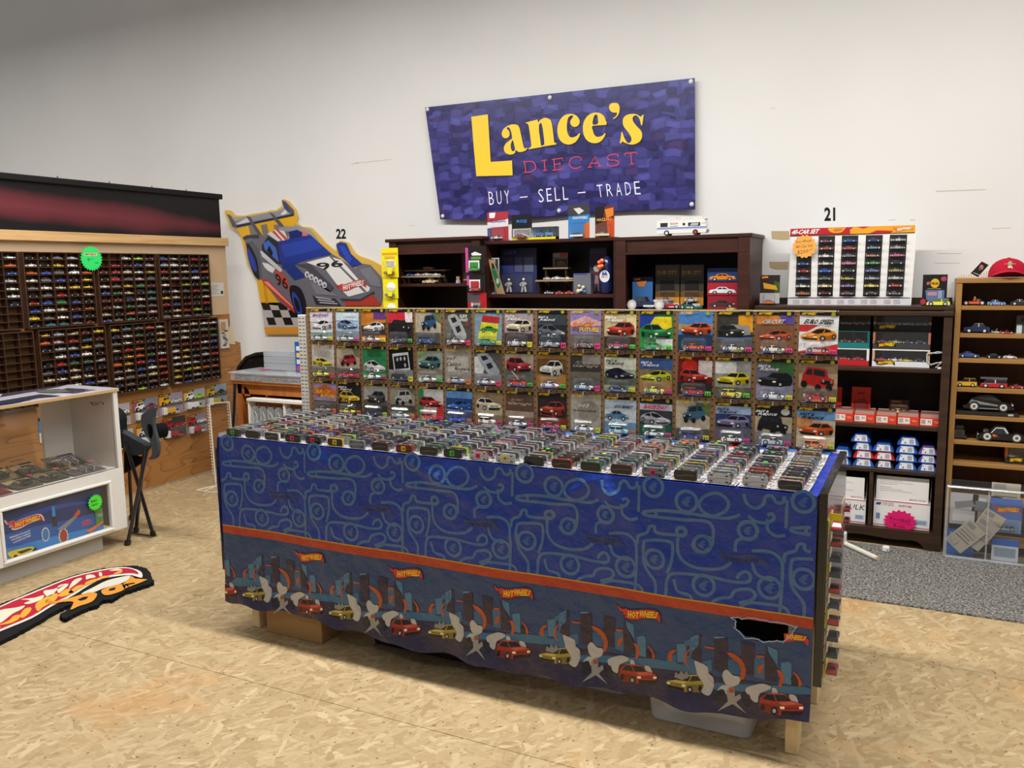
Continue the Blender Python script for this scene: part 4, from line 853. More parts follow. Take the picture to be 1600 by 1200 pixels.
for q in ([(745, 605), (800, 580), (850, 575), (830, 600), (780, 615)], [(1045, 520), (1055, 500), (1115, 485), (1105, 510)], [(1200, 455), (1290, 440), (1300, 448), (1205, 470)], [(1230, 480), (1205, 462), (1212, 455), (1245, 474)]): rp(q, '1a1a1b', False, l=4)
m.build('pile_pattern', M_FABRIC, rg)
# ---------------------------------------------------------------- desk, folding chair and organisers behind the table
DY = 4.30
dk = thing('desk', 'orange oak desk hutch behind the left end of the table', 'desk', (-3.95, DY+.2, 0))
dx0 = PX(366, 600, DY).x; dx1 = dx0+.85
dz = PX(400, 596, DY).z
m = MB(); m.box((dx0-.01, DY-.02, dz-.022), (dx1, DY+.37, dz), bev=.003); m.build('top', M_DESK, dk)
m = MB(); m.box((dx0+.03, DY, dz-.09), (dx1-.03, DY+.016, dz-.022)); m.build('apron', M_DESK, dk)
for x_ in (dx0+.02, dx1-.06):
    m = MB(); m.box((x_, DY, 0), (x_+.045, DY+.36, dz-.022)); m.build('side_panel', M_DESK, dk)
m = MB(); p = [PX(*q, DY-.001) for q in ((385, 603), (390, 612), (390, 618), (376, 603))]; m.slab([PX(376+a, 603+b, DY) for a, b in ((6, 0), (14, 8), (14, 16), (6, 16))], (0, .014, 0), (1, 1, 1, 0)); m.build('corner_bracket', M_DESK, dk)
z1 = PX(430, 628, DY).z
m = MB(); m.box((dx0+.09, DY+.01, z1-.03), (dx1-.06, DY+.36, z1-.012)); m.build('shelf', M_DESK, dk)
m = MB(); xx = PX(413, 615, DY).x; m.box((xx, DY+.01, z1-.012), (xx+.018, DY+.36, dz-.09)); m.build('partition_board', M_DESK, dk)
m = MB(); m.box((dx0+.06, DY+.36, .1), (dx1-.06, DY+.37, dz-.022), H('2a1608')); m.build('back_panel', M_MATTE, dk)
# white cube shelf with clear cases inside
cs = thing('cube_shelf', 'white two-bay cubby holding clear plastic cases inside the desk', 'shelf', (dx0+.3, DY-.06, 0))
cz = PX(390, 626, DY-.06).z; cx0 = PX(387.5, 640, DY-.06).x; cx1 = cx0+.62; cw_ = .31; W2 = H('dddbd6')
for (a, b) in (((cx0, .10), (cx0+.015, cz)), ((cx0+cw_, .10), (cx0+cw_+.015, cz)), ((cx1, .10), (cx1+.015, cz))): m = MB(); m.box((a[0], DY-.06, a[1]), (b[0], DY+.0-.002, b[1]), W2); m.build('upright', M_MATTE, cs)
m = MB(); m.box((cx0, DY-.07, cz), (cx1+.015, DY-.002, cz+.016), W2); m.build('top_panel', M_MATTE, cs); m = MB(); m.box((cx0, DY-.06, .0), (cx1+.015, DY-.002, .10), W2); m.build('bottom_panel', M_MATTE, cs)
for k in range(7):
    x_ = cx0+.03+k*.068 + (.03 if k > 3 else 0)
    t = thing('plastic_case', f'{ORD[k]} clear plastic storage case from the left in the white cubby', 'plastic case', (x_+.03, DY-.03, .1), group='clear cases in the white cubby')
    m = MB(); m.prism([(x_, .101), (x_+.06, .101), (x_+.06, cz-.06), (x_+.045, cz-.035), (x_+.015, cz-.035), (x_, cz-.05)], 1, DY-.055, DY-.01, H('c8ccd0')); m.build('shell', M_BIN2, t)
    m = MB(); m.tube([(x_+.012, DY-.058, .3), (x_+.014, DY-.06, cz-.10), (x_+.03, DY-.06, cz-.07), (x_+.046, DY-.06, cz-.10), (x_+.048, DY-.058, .3)], .004, 5, H('aab0b4')); m.build('handle_rib', M_GLOSS, t)
# storage tray on the desk top
t = thing('storage_case', 'flat clear plastic compartment case with red stickers on the desk', 'storage case', (dx0+.35, DY+.1, dz))
m = MB(); m.box((dx0-.005, DY-.03, dz+.001), (dx0+.66, DY+.26, dz+.052), WHT, .006); m.build('box', M_BIN2, t)
m = MB(); m.box((dx0-.015, DY-.04, dz+.053), (dx0+.67, DY+.27, dz+.062), H('c9ccd0'), .003); m.build('lid', M_BIN2, t)
for k in range(9):
    m = MB(); a = dx0+.02+k*.07; m.m = Matrix.Translation((a+.03, DY+.0, dz+.004)); c = ['b02830', '3a3c40', 'b8b8bc', 'b02830', '5a5c60', '8a2028', '3c4c6c', '44464a', 'a8acb0'][k]; car(m, kinds[k], .062, .026, .02, paint=H(c)); m.build('toy_car', M_PAINT, t)
    if k == 0: 
        s = MB(); s.box((dx0+.10, DY+.12, dz+.063), (dx0+.19, DY+.18, dz+.064), H('c84858')); s.build('sticker', M_PRINT, t)
# black folding chair behind desk
fc = thing('folding_chair', 'black metal folding chair behind the orange desk', 'chair', (-4.3, 4.75, 0))
m = MB(); o = cr_([(372, 590), (371, 575), (376, 566), (386, 559), (400, 554), (419, 552)], 3)+[(445, 552), (445, 590)]
m.slab([PX(x, y, 4.70) for x, y in o], (0, .02, 0), H('141415')); m.build('backrest', M_GLOSS, fc)
m = MB(); m.tube([PX(x, y, 4.69) for x, y in [(364, 668), (366, 640), (367, 600), (369, 588), (373, 573), (384, 559), (400, 553), (420, 551)]], .012, 8, H('1a1a1c')); m.tube([PX(364, 668, 4.69), (PX(364, 668, 4.69).x-.02, 4.70, 0.0)], .012, 8, H('1a1a1c')); m.build('frame_tube', M_GLOSS, fc)
m = MB(); a = PX(420, 552, 4.69); m.tube([(a.x+.35, 4.69, a.z), (a.x+.36, 4.69, .0)], .012, 8, H('1a1a1c')); m.build('leg', M_GLOSS, fc)
m = MB(); m.box((a.x-.1, 4.685, .40), (a.x+.3, 4.70, .70), H('171718'), .006); m.build('seat', M_GLOSS, fc)
# clear organiser boxes stacked
for k in range(3):
    z0_ = dz+.064+k*.046; ox = PX(419, 585, DY+.18).x
    m = MB(); m.box((ox, DY+.14, z0_), (ox+.30, DY+.26, z0_+.044), WHT, .004)
    for j in range(1, 9): m.box((ox+j*.033, DY+.142, z0_+.003), (ox+j*.033+.002, DY+.258, z0_+.041), WHT)
    m.build('organiser_box', M_BIN, label=f'clear compartment organiser box, {("lowest", "middle", "topmost")[k]} of the stack on the desk', cat='organiser box', group='clear organiser boxes on the desk')
# blue card strip behind the organiser boxes
m = MB((0, -1, 0)); p = PX(460, 534, DY+.10); q = PX(470, 580, DY+.10); m.box((p.x, DY+.10, q.z-.012), (q.x+.03, DY+.104, p.z), H('2458a8')); m.up()
for k in range(4): z_ = p.z-.03-k*.045; m.poly([(p.x+.012, DY+.0998, z_-.03), (p.x+.05, DY+.0998, z_-.03), (p.x+.05, DY+.0998, z_), (p.x+.012, DY+.0998, z_)], H(['d8dce0', 'e8c050', 'd0d4d8', 'c84040'][k]))
m.build('blue_card', M_PRINT, label='blue card with pictures standing behind the left end of the pegboard', cat='card')
# ---------------------------------------------------------------- wall cutout of a race car
KY = WY-.022
zk = Zm(330, 290, 5.3333); kf = lambda x, y: PX(x, y, KY)
def kz(pts): return [kf(*p) for p in zk(pts)]
ct = thing('wall_cutout', 'large foam board cutout of a grey and blue race car on the back wall', 'wall decoration', (-4.5, KY, 1.2))
out = [(115, 205), (150, 205), (195, 250), (280, 250), (320, 240), (470, 215), (500, 205), (540, 205), (590, 170), (585, 130), (600, 112), (640, 130), (700, 205), (715, 260), (710, 310), (745, 340), (830, 350), (880, 400), (940, 470), (1010, 530), (1040, 555), (1045, 480), (1080, 458), (1140, 475), (1190, 560), (1240, 590), (1330, 620), (1420, 670), (1520, 800), (1520, 1240), (450, 1240), (440, 1100), (380, 800), (300, 660), (250, 440), (230, 400), (160, 350), (140, 300), (112, 230)]
m = MB(); m.slab(kz(out), (0, .018, 0), H('d8b04c')); m.build('foam_board', M_PRINT, ct)
m = MB((0, -1, 0), .0008)
def kp(pts, c, l=1, sm=False): m.lay = l; m.poly(kz(cr_(pts, 3, True) if sm else pts), H(c)); m.lay = 0
inner = [(q[0]*.985+9, q[1]*.985+10) for q in out]
kp([(150, 240), (190, 265), (320, 255), (540, 220), (640, 160), (690, 230), (700, 320), (830, 370), (900, 460), (620, 700), (480, 980), (420, 980), (395, 820), (310, 660), (262, 440), (175, 345)], 'a59a8c')
kp([(205, 360), (300, 340), (500, 260), (700, 250), (700, 320), (600, 480), (320, 620), (270, 480), (240, 400)], 'e0a81c', 2)
for a, b in ((310, 370), (415, 470), (520, 590)): kp([(a, 330), (a+50, 320), (b+40, 520), (b-10, 540)], '7d746c', 3)
kp([(380, 790), (480, 770), (660, 980), (655, 1010), (415, 985)], 'dca41c', 2); kp([(430, 800), (450, 800), (480, 980), (455, 985)], 'c88c14', 3)
kp([(440, 1180), (800, 1180), (800, 1232), (455, 1232)], 'd8922c', 3)
# chequered flag part
kp([(415, 975), (780, 975), (800, 1200), (448, 1200)], 'b8aeac', 2)
cols = [415, 480, 550, 620, 690, 760]
for i in range(5):
    for j in range(4):
        if (i+j) % 2 == 0:
            a = [cols[i]+j*22, cols[i+1]+j*22]; b = [975+j*62, 975+(j+1)*62]
            if b[1] < 1210: kp([(a[0], b[0]), (a[1], b[0]), (a[1]+22, b[1]), (a[0]+22, b[1])], '15130f', 3)
# rear wing
kp([(130, 235), (165, 250), (215, 330), (208, 355), (180, 340)], '5d5a66', 4); kp([(190, 300), (300, 262), (480, 225), (650, 200), (690, 225), (680, 250), (220, 335)], '8d8b93', 4); kp([(215, 330), (685, 235), (690, 252), (215, 350)], '2e2c34', 5)
kp([(590, 120), (620, 130), (690, 205), (695, 245), (670, 240), (610, 190)], '55525e', 5); kp([(600, 135), (625, 150), (660, 215), (620, 190)], '2c3c8c', 6); kp([(205, 320), (300, 270), (330, 300), (230, 325)], 'c9c8cc', 5); kp([(580, 240), (620, 200), (640, 230), (600, 245)], 'd8d8dc', 6)
for q in ([(295, 255), (330, 262), (365, 320), (440, 430), (410, 440), (330, 310)], [(485, 222), (520, 235), (560, 280), (620, 350), (590, 350), (530, 290), (515, 260)]): kp(q, '55525c', 6)
# body
kp([(265, 430), (300, 412), (400, 405), (440, 430), (560, 360), (600, 340), (720, 345), (760, 390), (830, 410), (1010, 570), (1080, 610), (1200, 690), (1260, 650), (1330, 660), (1420, 760), (1440, 870), (1420, 990), (1380, 1000), (850, 1010), (800, 1000), (700, 1060), (560, 960), (420, 770), (400, 790), (340, 680), (290, 480)], '6b6972', 7)
kp([(265, 435), (300, 415), (398, 408), (405, 440), (320, 440), (280, 455)], '3c3b44', 8); kp([(290, 480), (350, 460), (400, 530), (420, 640), (430, 780), (395, 770), (330, 660)], '59575f', 8)
kp([(300, 490), (330, 500), (385, 610), (400, 700), (405, 780), (360, 740), (315, 610)], '1c1b21', 9, True); kp([(308, 520), (330, 540), (375, 640), (385, 720), (350, 690), (318, 600)], '2c3c94', 10, True)
kp([(425, 500), (480, 420), (560, 470), (590, 660), (500, 640), (430, 560)], '2c2b33', 8); kp([(440, 480), (480, 455), (545, 520), (570, 640), (450, 530)], '4468c0', 9); kp([(470, 540), (490, 500), (520, 560), (510, 590)], '14141a', 10)
kp([(470, 400), (600, 345), (640, 440), (560, 465)], 'd8d6d6', 8); kp([(510, 385), (560, 362), (650, 450), (590, 462)], 'c05450', 9); kp([(530, 372), (542, 368), (620, 455), (605, 458)], 'e8e4e4', 10)
kp([(540, 365), (620, 338), (720, 342), (765, 385), (755, 420), (640, 445), (655, 385)], '8f8e96', 9); kp([(650, 385), (720, 368), (765, 390), (760, 425), (660, 445)], '1f2a6c', 10); kp([(760, 375), (820, 400), (800, 420), (765, 420)], 'c87474', 10)
kp([(560, 470), (640, 450), (760, 425), (830, 412), (1010, 575), (880, 600), (740, 640), (600, 700), (575, 600)], '24388f', 9); kp([(585, 500), (700, 470), (860, 440), (940, 520), (800, 560), (620, 600)], '2c46a8', 10)
kp([(600, 640), (740, 640), (700, 660), (800, 760), (700, 790), (610, 690)], '22357f', 10); kp([(1045, 490), (1080, 470), (1130, 480), (1170, 570), (1265, 655), (1180, 680), (1100, 600), (1070, 580)], '24388f', 9); kp([(1070, 500), (1110, 500), (1180, 610), (1150, 650)], '2e4cb0', 10)
kp([(415, 545), (430, 545), (590, 690), (600, 710), (580, 720), (430, 590)], 'c9c8cc', 11)
kp([(430, 640), (480, 650), (540, 690), (520, 730), (480, 710), (450, 680)], 'e0dede', 11); kp([(535, 690), (640, 770), (660, 880), (560, 800)], 'c04a3a', 10)
text(m, '96', (lambda m_: (setattr(m, 'lay', 12), quadmap((535, 725), (640, 775), (650, 870), (550, 825), lambda x, y: kf(*zk([(x, y)])[0])))[1])(m), H('24232a'), .02, 0, 3)
kp([(425, 775), (480, 790), (700, 1010), (700, 1060), (640, 1010), (440, 810)], 'b8382c', 11); kp([(440, 800), (480, 800), (690, 1010), (690, 1022)], 'e88c80', 12)
kp([(660, 850), (700, 830), (760, 870), (800, 1000), (780, 1110), (720, 1080), (675, 960)], '1a191f', 12, True); kp([(680, 900), (700, 890), (740, 950), (765, 1060), (740, 1090), (695, 1000)], '30439c', 13, True); kp([(695, 930), (730, 960), (750, 1040), (720, 1040)], '14131a', 14, True)
kp([(800, 640), (990, 590), (1090, 620), (1240, 790), (1330, 850), (1320, 880), (1150, 925), (1080, 860), (960, 700)], 'e4e2de', 11); kp([(990, 592), (1010, 592), (1300, 880), (1280, 888)], '6b6972', 12)
kp([(700, 655), (830, 650), (1030, 850), (1000, 890), (930, 850), (800, 690)], '4a4952', 12); 
for k in range(5): m.lay = 13; m.poly(kz(circ(806+k*36, 740+k*22, 20, 26, 12)), H('cfcdd0')); m.lay = 14; m.poly(kz(circ(808+k*36, 744+k*22, 10, 14, 10)), H('6a6870')); m.lay = 0
m.lay = 13; text(m, '96', quadmap((865, 650), (1090, 618), (1110, 670), (930, 705), lambda x, y: kf(*zk([(x, y)])[0])), H('25242a'), .02, 0, 3); m.lay = 0
kp([(850, 910), (880, 935), (1040, 940), (1090, 1000), (880, 990)], '2e2d35', 13); 
for k in range(3): kp([(880+k*15, 925+k*22), (1010+k*25, 945+k*18), (1012+k*25, 952+k*18), (880+k*15, 934+k*22)], 'b9b8c0', 14)
kp([(1110, 960), (1250, 965), (1350, 900), (1420, 990), (1400, 1000), (1130, 1000)], 'b03a2c', 13); kp([(1080, 940), (1250, 945), (1360, 880), (1370, 895), (1250, 965), (1100, 962)], '3a3942', 14)
kp([(1240, 700), (1330, 680), (1410, 780), (1420, 850), (1340, 830)], '7c7a84', 12); kp([(830, 800), (960, 850), (1060, 920), (880, 905)], '7c7a84', 12)
m.lay = 15; flame_logo(m, quadmap((1040, 815), (1290, 765), (1300, 850), (1060, 890), lambda x, y: kf(*zk([(x, y)])[0])), red=H('c8382c'), yel=H('e8e4e0'))
m.build('race_car_print', M_PRINT, ct)
# ---------------------------------------------------------------- bookcases along the back wall
def bookcase(name, label, xl, xr, y0, y1, ztop, mtl, shelves, opening, st=.05, frieze=.07, cornice=None, back=M_DARKBACK, toe=.08):
    t = thing(name, label, 'bookcase', ((xl+xr)/2, (y0+y1)/2, 0))
    m = MB(); m.box((xl, y0, 0), (xl+.02, y1, ztop-.02)); m.build('side_panel', mtl, t)
    m = MB(); m.box((xr-.02, y0, 0), (xr, y1, ztop-.02)); m.build('side_panel', mtl, t)
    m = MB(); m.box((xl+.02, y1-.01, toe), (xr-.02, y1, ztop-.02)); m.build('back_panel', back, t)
    if cornice: m = MB(); m.box((xl-cornice, y0-cornice, ztop-.022), (xr+cornice, y1, ztop), bev=.004); m.build('cornice', mtl, t)
    else: m = MB(); m.box((xl, y0-.004, ztop-.022), (xr, y1, ztop), bev=.003); m.build('top_board', mtl, t)
    if frieze: m = MB(); m.box((xl+.02, y0, ztop-.022-frieze), (xr-.02, y0+.018, ztop-.022)); m.build('frieze', mtl, t)
    if st:
        for a in (xl, xr-st): m = MB(); m.box((a, y0-.012, 0), (a+st, y0, ztop-.022), bev=.002); m.build('stile', mtl, t)
    for z in shelves: m = MB(); m.box((xl+.02, y0+.005, z-.022), (xr-.02, y1-.01, z), bev=.003); m.build('shelf', mtl, t)
    return t
YL, YM, YR, YD, YP_ = 4.90, 4.93, 4.88, 4.93, 4.97
lz = [PX(680, 443, YL).z]
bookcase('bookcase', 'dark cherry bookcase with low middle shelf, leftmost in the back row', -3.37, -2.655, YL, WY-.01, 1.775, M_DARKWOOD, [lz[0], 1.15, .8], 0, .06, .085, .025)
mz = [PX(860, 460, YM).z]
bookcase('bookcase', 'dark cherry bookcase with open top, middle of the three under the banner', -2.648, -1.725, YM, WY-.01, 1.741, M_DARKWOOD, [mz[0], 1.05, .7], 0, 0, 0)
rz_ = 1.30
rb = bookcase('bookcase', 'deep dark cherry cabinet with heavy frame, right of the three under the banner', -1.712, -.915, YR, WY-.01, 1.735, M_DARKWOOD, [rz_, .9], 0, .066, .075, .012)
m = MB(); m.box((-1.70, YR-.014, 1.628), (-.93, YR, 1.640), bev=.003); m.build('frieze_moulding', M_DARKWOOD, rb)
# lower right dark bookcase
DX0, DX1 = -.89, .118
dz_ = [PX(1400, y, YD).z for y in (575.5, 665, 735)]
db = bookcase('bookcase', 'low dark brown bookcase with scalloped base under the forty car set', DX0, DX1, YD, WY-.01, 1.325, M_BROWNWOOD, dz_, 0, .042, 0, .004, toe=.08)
m = MB(); m.box((DX0+.002, YD-.022, 1.272), (DX1+.006, YD-.002, 1.300), bev=.006); m.build('cornice_moulding', M_BROWNWOOD, db)
m = MB(); m.box((DX0-.01, WY-.04, 1.325), (DX1, WY-.02, 1.36)); m.build('back_ledge', M_BROWNWOOD, db)
m = MB(); q = [(DX0, 0), (DX0+.08, 0)] + cr_([(DX0+.10, .03), (DX0+.25, .055), (-.45, .04), (-.30, .055), (-.12, .045), (-.02, .05), (.02, .035), (.045, 0)], 4) + [(DX1, 0), (DX1, .10), (DX0, .10)]
m.prism(q, 1, YD-.014, YD, (1, 1, 1, 0)); m.build('scalloped_base', M_BROWNWOOD, db)
m = MB(); m.box((DX0+.02, YD, .08), (DX1-.02, WY-.02, .10)); m.build('bottom_shelf', M_BROWNWOOD, db)
xx = PX(1357, 780, YD).x
m = MB(); m.box((xx, YD+.005, .10), (xx+.02, WY-.02, dz_[2]-.022)); m.build('divider', M_BROWNWOOD, db)
# pine bookcase
PB0, PB1 = .127, 1.10
pz = [PX(x, y, YP_).z for x, y in ((1540, 478), (1535, 521.5), (1535, 561), (1530, 607), (1530, 650), (1530, 690), (1528, 724))]
pb = thing('bookcase', 'honey pine bookcase of model cars at the right edge', 'bookcase', (.6, 5.05, 0))
PT = 1.468
m = MB(); m.box((PB0, YP_, 0), (PB0+.028, WY-.02, PT-.02), bev=.002); m.build('side_panel', M_PINE, pb)
m = MB(); m.box((PB1-.028, YP_, 0), (PB1, WY-.02, PT-.02), bev=.002); m.build('side_panel', M_PINE, pb)
m = MB(); m.box((PB0-.004, YP_-.004, PT-.024), (PB1+.004, WY-.02, PT), bev=.002); m.build('top_board', M_PINEX, pb)
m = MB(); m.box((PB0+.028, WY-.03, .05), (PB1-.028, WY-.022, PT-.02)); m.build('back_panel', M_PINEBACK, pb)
for z in pz+[.30, .08]: m = MB(); m.box((PB0+.028, YP_+.002, z-.022), (PB1-.028, WY-.03, z), bev=.002); m.build('shelf', M_PINEX, pb)
m = MB(); q = PX(1490, 541, YP_); m.cyl((PB0-.001, YP_+.05, q.z), (PB0+.0005, YP_+.05, q.z), .008, 8, H('4a2c10')); m.build('knot', M_MATTE, pb)
# ---------------------------------------------------------------- carded toys and models
def std_card(x, y, z, w, h, bg, layers, label, body='c02020', kind='sedan', art=None, title=None, tcol='f0f0f0', group=None, tilt=0.0, bl=(.2, .04, .8, .40), name='carded_toy_car', rz=0, logo=True, insert=None):
    """blister card standing on its lower edge at (x, y, z), facing -y; u, v in card units"""
    t = thing(name, label, 'carded toy', (x, y, z), group=group, rot=(tilt, 0, rz))
    m = MB((0, -1, 0)); m.box((-w/2, 0, 0), (w/2, .001, h), H(bg)); g = lambda u, v: Vector((-w/2+w*u, -.0002, h-h*v)); m.up()
    for c, pts in layers: upoly(m, g, pts, H(c)); m.up()
    if art: ARTS[art[0]](m, rectmap(g, *art[2]), H(art[1]))
    if title: m.up(2); text(m, title[0], rectmap(g, *title[1]), H(tcol), .02)
    if logo: m.up(); flame_logo(m, rectmap(g, .03, .02, .42, .12))
    m.build('card', M_PRINT, t, local=True)
    b = MB(); b.box((-w/2+w*bl[0], -.034, h*bl[1]), (-w/2+w*bl[2], -.001, h*bl[3]), WHT, .008); b.build('blister', M_BLISTER, t, local=True)
    v = MB(); L_ = min(w*(bl[2]-bl[0])*.9, .074); v.m = Matrix.Translation((-w/2+w*(bl[0]+bl[2])/2, -.018, h*bl[1]+.004)); car(v, kind, L_, .026, L_*.33, paint=H(body), seg=8); v.build('toy_car', M_PAINT, t, local=True)
    if insert: s = MB(); s.box((-w/2+w*bl[0]+.003, -.036, h*bl[1]+.002), (-w/2+w*bl[2]-.003, -.035, h*bl[1]+.014), H(insert)); s.build('label_strip', M_PRINT, t, local=True)
    return t
def at_px(x0, y0, x1, y1, Y): a = PX(x0, y1, Y); b = PX(x1, y0, Y); return (a.x+b.x)/2, a.z, b.x-a.x, b.z-a.z
# on top of the middle bookcase
YT = YM+.05; ztm = 1.742
def top_card(x0, y0, x1, y1, Y=YT, z=ztm, **k): cx, _, w, h = at_px(x0, y0, x1, y1, Y); return std_card(cx, Y, z, w, PX(x0, y0, Y).z-z, k.pop('bg'), k.pop('layers'), k.pop('label'), **k)
top_card(762, 332, 794, 375, bg='a8323a', layers=[('e8e0e0', [(.1, .02), (.4, .02), (.35, .2), (.1, .2)]), ('d8d0d8', [(.0, .35), (1, .25), (1, .5), (0, .55)]), ('3a3c78', [(0, .55), (.2, .55), (.2, 1), (0, 1)])], label='red and white carded toy car on the middle bookcase, farthest left', title=('CLASSIC', (.12, .26, .88, .36)), tcol='4a3a6a', logo=False, kind='truck', body='e8e4e0', bl=(.15, .04, .85, .52))
top_card(800, 336, 831, 373, bg='17171a', layers=[('d8c820', [(0, .9), (1, .9), (1, 1), (0, 1)]), ('c8c8c8', [(.05, .55), (.95, .55), (.95, .88), (.05, .88)])], label='black carded toy car with blue title on the middle bookcase', title=('MUSCLE', (.25, .2, .75, .32)), tcol='3a8ce0', logo=False, body='b02420', bl=(.06, .06, .94, .46))
t = thing('boxed_toy_car', 'small window box with blue toy truck and yellow base on the middle bookcase', 'toy box', (0, 0, 0)); cx_, z_, w_, h_ = at_px(826, 353, 869, 374, YT-.05); t.location = (cx_, YT-.05, ztm); WM[t.name] = Matrix.Translation(t.location)
m = MB(); m.box((-w_/2, 0, 0), (w_/2, .045, h_*.18), H('d8cc20')); m.box((-w_/2, .04, 0), (w_/2, .045, h_), H('8aa4b0')); m.box((w_/2-.004, 0, 0), (w_/2, .045, h_), H('24303a')); m.box((-w_/2, 0, h_-.004), (w_/2, .045, h_), H('3a444c')); m.build('carton', M_PRINT, t, local=True)
m = MB(); m.m = Matrix.Translation((-.03, .02, h_*.18)); car(m, 'truck', .075, .03, .045, paint=H('3c6cb0')); m.m = Matrix.Translation((.045, .02, h_*.18)); car(m, 'hotrod', .06, .03, .045, paint=H('5a8cc8')); m.build('toy_truck', M_PAINT, t, local=True)
m = MB(); m.box((-w_/2, -.001, h_*.18), (w_/2-.004, 0, h_-.004), WHT); m.build('window', M_BLISTER, t, local=True)
top_card(888, 320, 921, 371, bg='2a7cc0', layers=[('3a3a3c', [(0, 0), (1, 0), (1, .3), (0, .35)]), ('c86430', [(.75, .6), (1, .5), (1, 1), (.7, 1)]), ('d0ccc4', [(.25, .12), (.55, .1), (.75, .2), (.5, .3)])], label='tall blue and black carded toy car on the middle bookcase', title=('CHOPPERS', (.2, .36, .92, .44)), tcol='e8e4dc', logo=False, body='1c1c1e', bl=(.15, .04, .8, .52), insert='d8d4cc')
top_card(930, 323, 960, 370, bg='6a2c14', layers=[('181412', [(0, 0), (.5, 0), (.4, .5), (0, .6)]), ('d87c30', [(.5, .1), (.95, .05), (.95, .3), (.6, .4)]), ('c84a1c', [(.6, .5), (1, .4), (1, 1), (.7, 1)])], label='orange and black carded toy car on the middle bookcase, farthest right', title=('HAZZARD', (.1, .38, .9, .47)), tcol='e8a048', logo=False, body='8c98b0', bl=(.1, .04, .85, .46), insert='d8c890')
# toy camper on the right cabinet
def bus_model(px0, py0, px1, py1, Y, z):
    cx_, _, w_, h_ = at_px(px0, py0, px1, py1, Y); t = thing('toy_camper_van', 'white toy motorhome with blue stripe on top of the right cabinet', 'toy van', (cx_, Y, z), rz=math.pi)
    m = MB(); m.m = Matrix.Scale(-1, 4, (1, 0, 0)); L2 = w_/2; T = .035
    m.prism([(-L2, .012), (L2*.95, .012), (L2, .03), (L2*.9, h_*.86), (-L2, h_*.86)], 1, -T, T, H('e6e4de')); m.build('body', M_GLOSS, t, local=True)
    m = MB(); m.box((-L2*.95, -T*.9, h_*.86), (L2*.9, T*.9, h_*.93), H('dcdad4'), .003)
    for k in (-.6, -.1, .45): m.box((k*L2-.03, -.02, h_*.93), (k*L2+.03, .02, h_), H('d8d6d0'), .006)
    m.build('roof', M_GLOSS, t, local=True)
    for s_ in (T, ):
        m = MB((0, 1, 0)); g = lambda u, v: Vector((L2-2*L2*u, T+.0002, h_*.86*(1-v)+.012*v)); gi = lambda u, v: g(1-u, v)
        for q, c in (((0, .55, 1, .62), '2c58b0'), ((.0, .66, 1, .69), '3a66b8'), ((.13, .22, .37, .5), '2a2c30'), ((.43, .24, .48, .42), '1c1c1c'), ((.78, .18, .93, .5), '2a2e34')): upoly(m, g if 0 else gi, [(q[0], q[1]), (q[2], q[1]), (q[2], q[3]), (q[0], q[3])], H(c))
        m.up(); upoly(m, gi, [(.16, .26), (.3, .26), (.34, .46), (.18, .46)], H('a8b0b4')); text(m, 'WGOD', rectmap(gi, .57, .18, .74, .34), H('b83030'), .02); text(m, 'NEWSLINE', rectmap(gi, .58, .42, .73, .49), H('3a3a3a'), .02); text(m, '7TV', rectmap(gi, .03, .25, .10, .38), H('b83030'))
        m.build('side_print', M_PRINT, t, local=True)
    for x_ in (-.55, .6):
        for s_ in (-1, 1):
            m = MB(); m.cyl((x_*L2*(1), s_*T*.7, .016), (x_*L2, s_*T*1.06, .016), .016, 12, H('161616')); m.cyl((x_*L2, s_*T*1.06, .016), (x_*L2, s_*T*1.1, .016), .009, 10, H('c83a34' if x_ < 0 else 'd8d4d0')); m.build('wheel', M_GLOSS, t, local=True)
    return t
bm = bus_model(1029, 335, 1107, 366, YR+.06, 1.736)
# hanging card strips in front of the left bookcase
def strip(label, px, Y, cards, name='carded_toy_strip'):
    for i, (x0, y0, x1, y1, bg, lay, bc, kd, ins, lab) in enumerate(cards):
        cx_, z_, w_, h_ = at_px(x0, y0, x1, y1, Y)
        t = std_card(cx_, Y, z_, w_, h_, bg, lay, lab, body=bc, kind=kd, logo=False, bl=(.22, .10, .82, .60), group=label); hk = MB(); hk.box((-.004, .0015, h_-.012), (.004, YL-.013-Y, h_-.004), H('2a2a2a')); hk.build('hook', M_GLOSS, t, local=True)
        if ins: s = MB(); s.box((-.0, -.036, h_*.12), (w_*.28, -.0345, h_*.34), H(ins)); s.build('label_strip', M_PRINT, t, local=True)
YS = 4.80
strip('yellow carded toys hanging beside the left bookcase', 0, YS, [
    (597, 387, 621.5, 434, 'e8dc1c', [('d89c30', [(.05, .16), (.95, .16), (.95, .24), (.05, .24)]), ('f4f0e0', circ(.55, .55, .3, .16, 12)), ('d8a838', [(.2, .28), (.8, .28), (.8, .36), (.2, .36)])], 'c03028', 'truck', 'e8dc30', 'yellow carded toy car with red car, topmost of the yellow strip'),
    (599, 435, 621.5, 466.5, 'e8dc1c', [('f4f0e0', circ(.55, .4, .3, .22, 12))], '3a80b8', 'truck', 'e8dc30', 'yellow carded toy car with blue car, second in the yellow strip'),
    (600, 467.5, 621.5, 500, 'e8dc1c', [('f4f0e0', circ(.55, .4, .3, .22, 12))], 'b02c24', 'van', 'e8dc30', 'yellow carded toy car with red van, lowest of the yellow strip')])
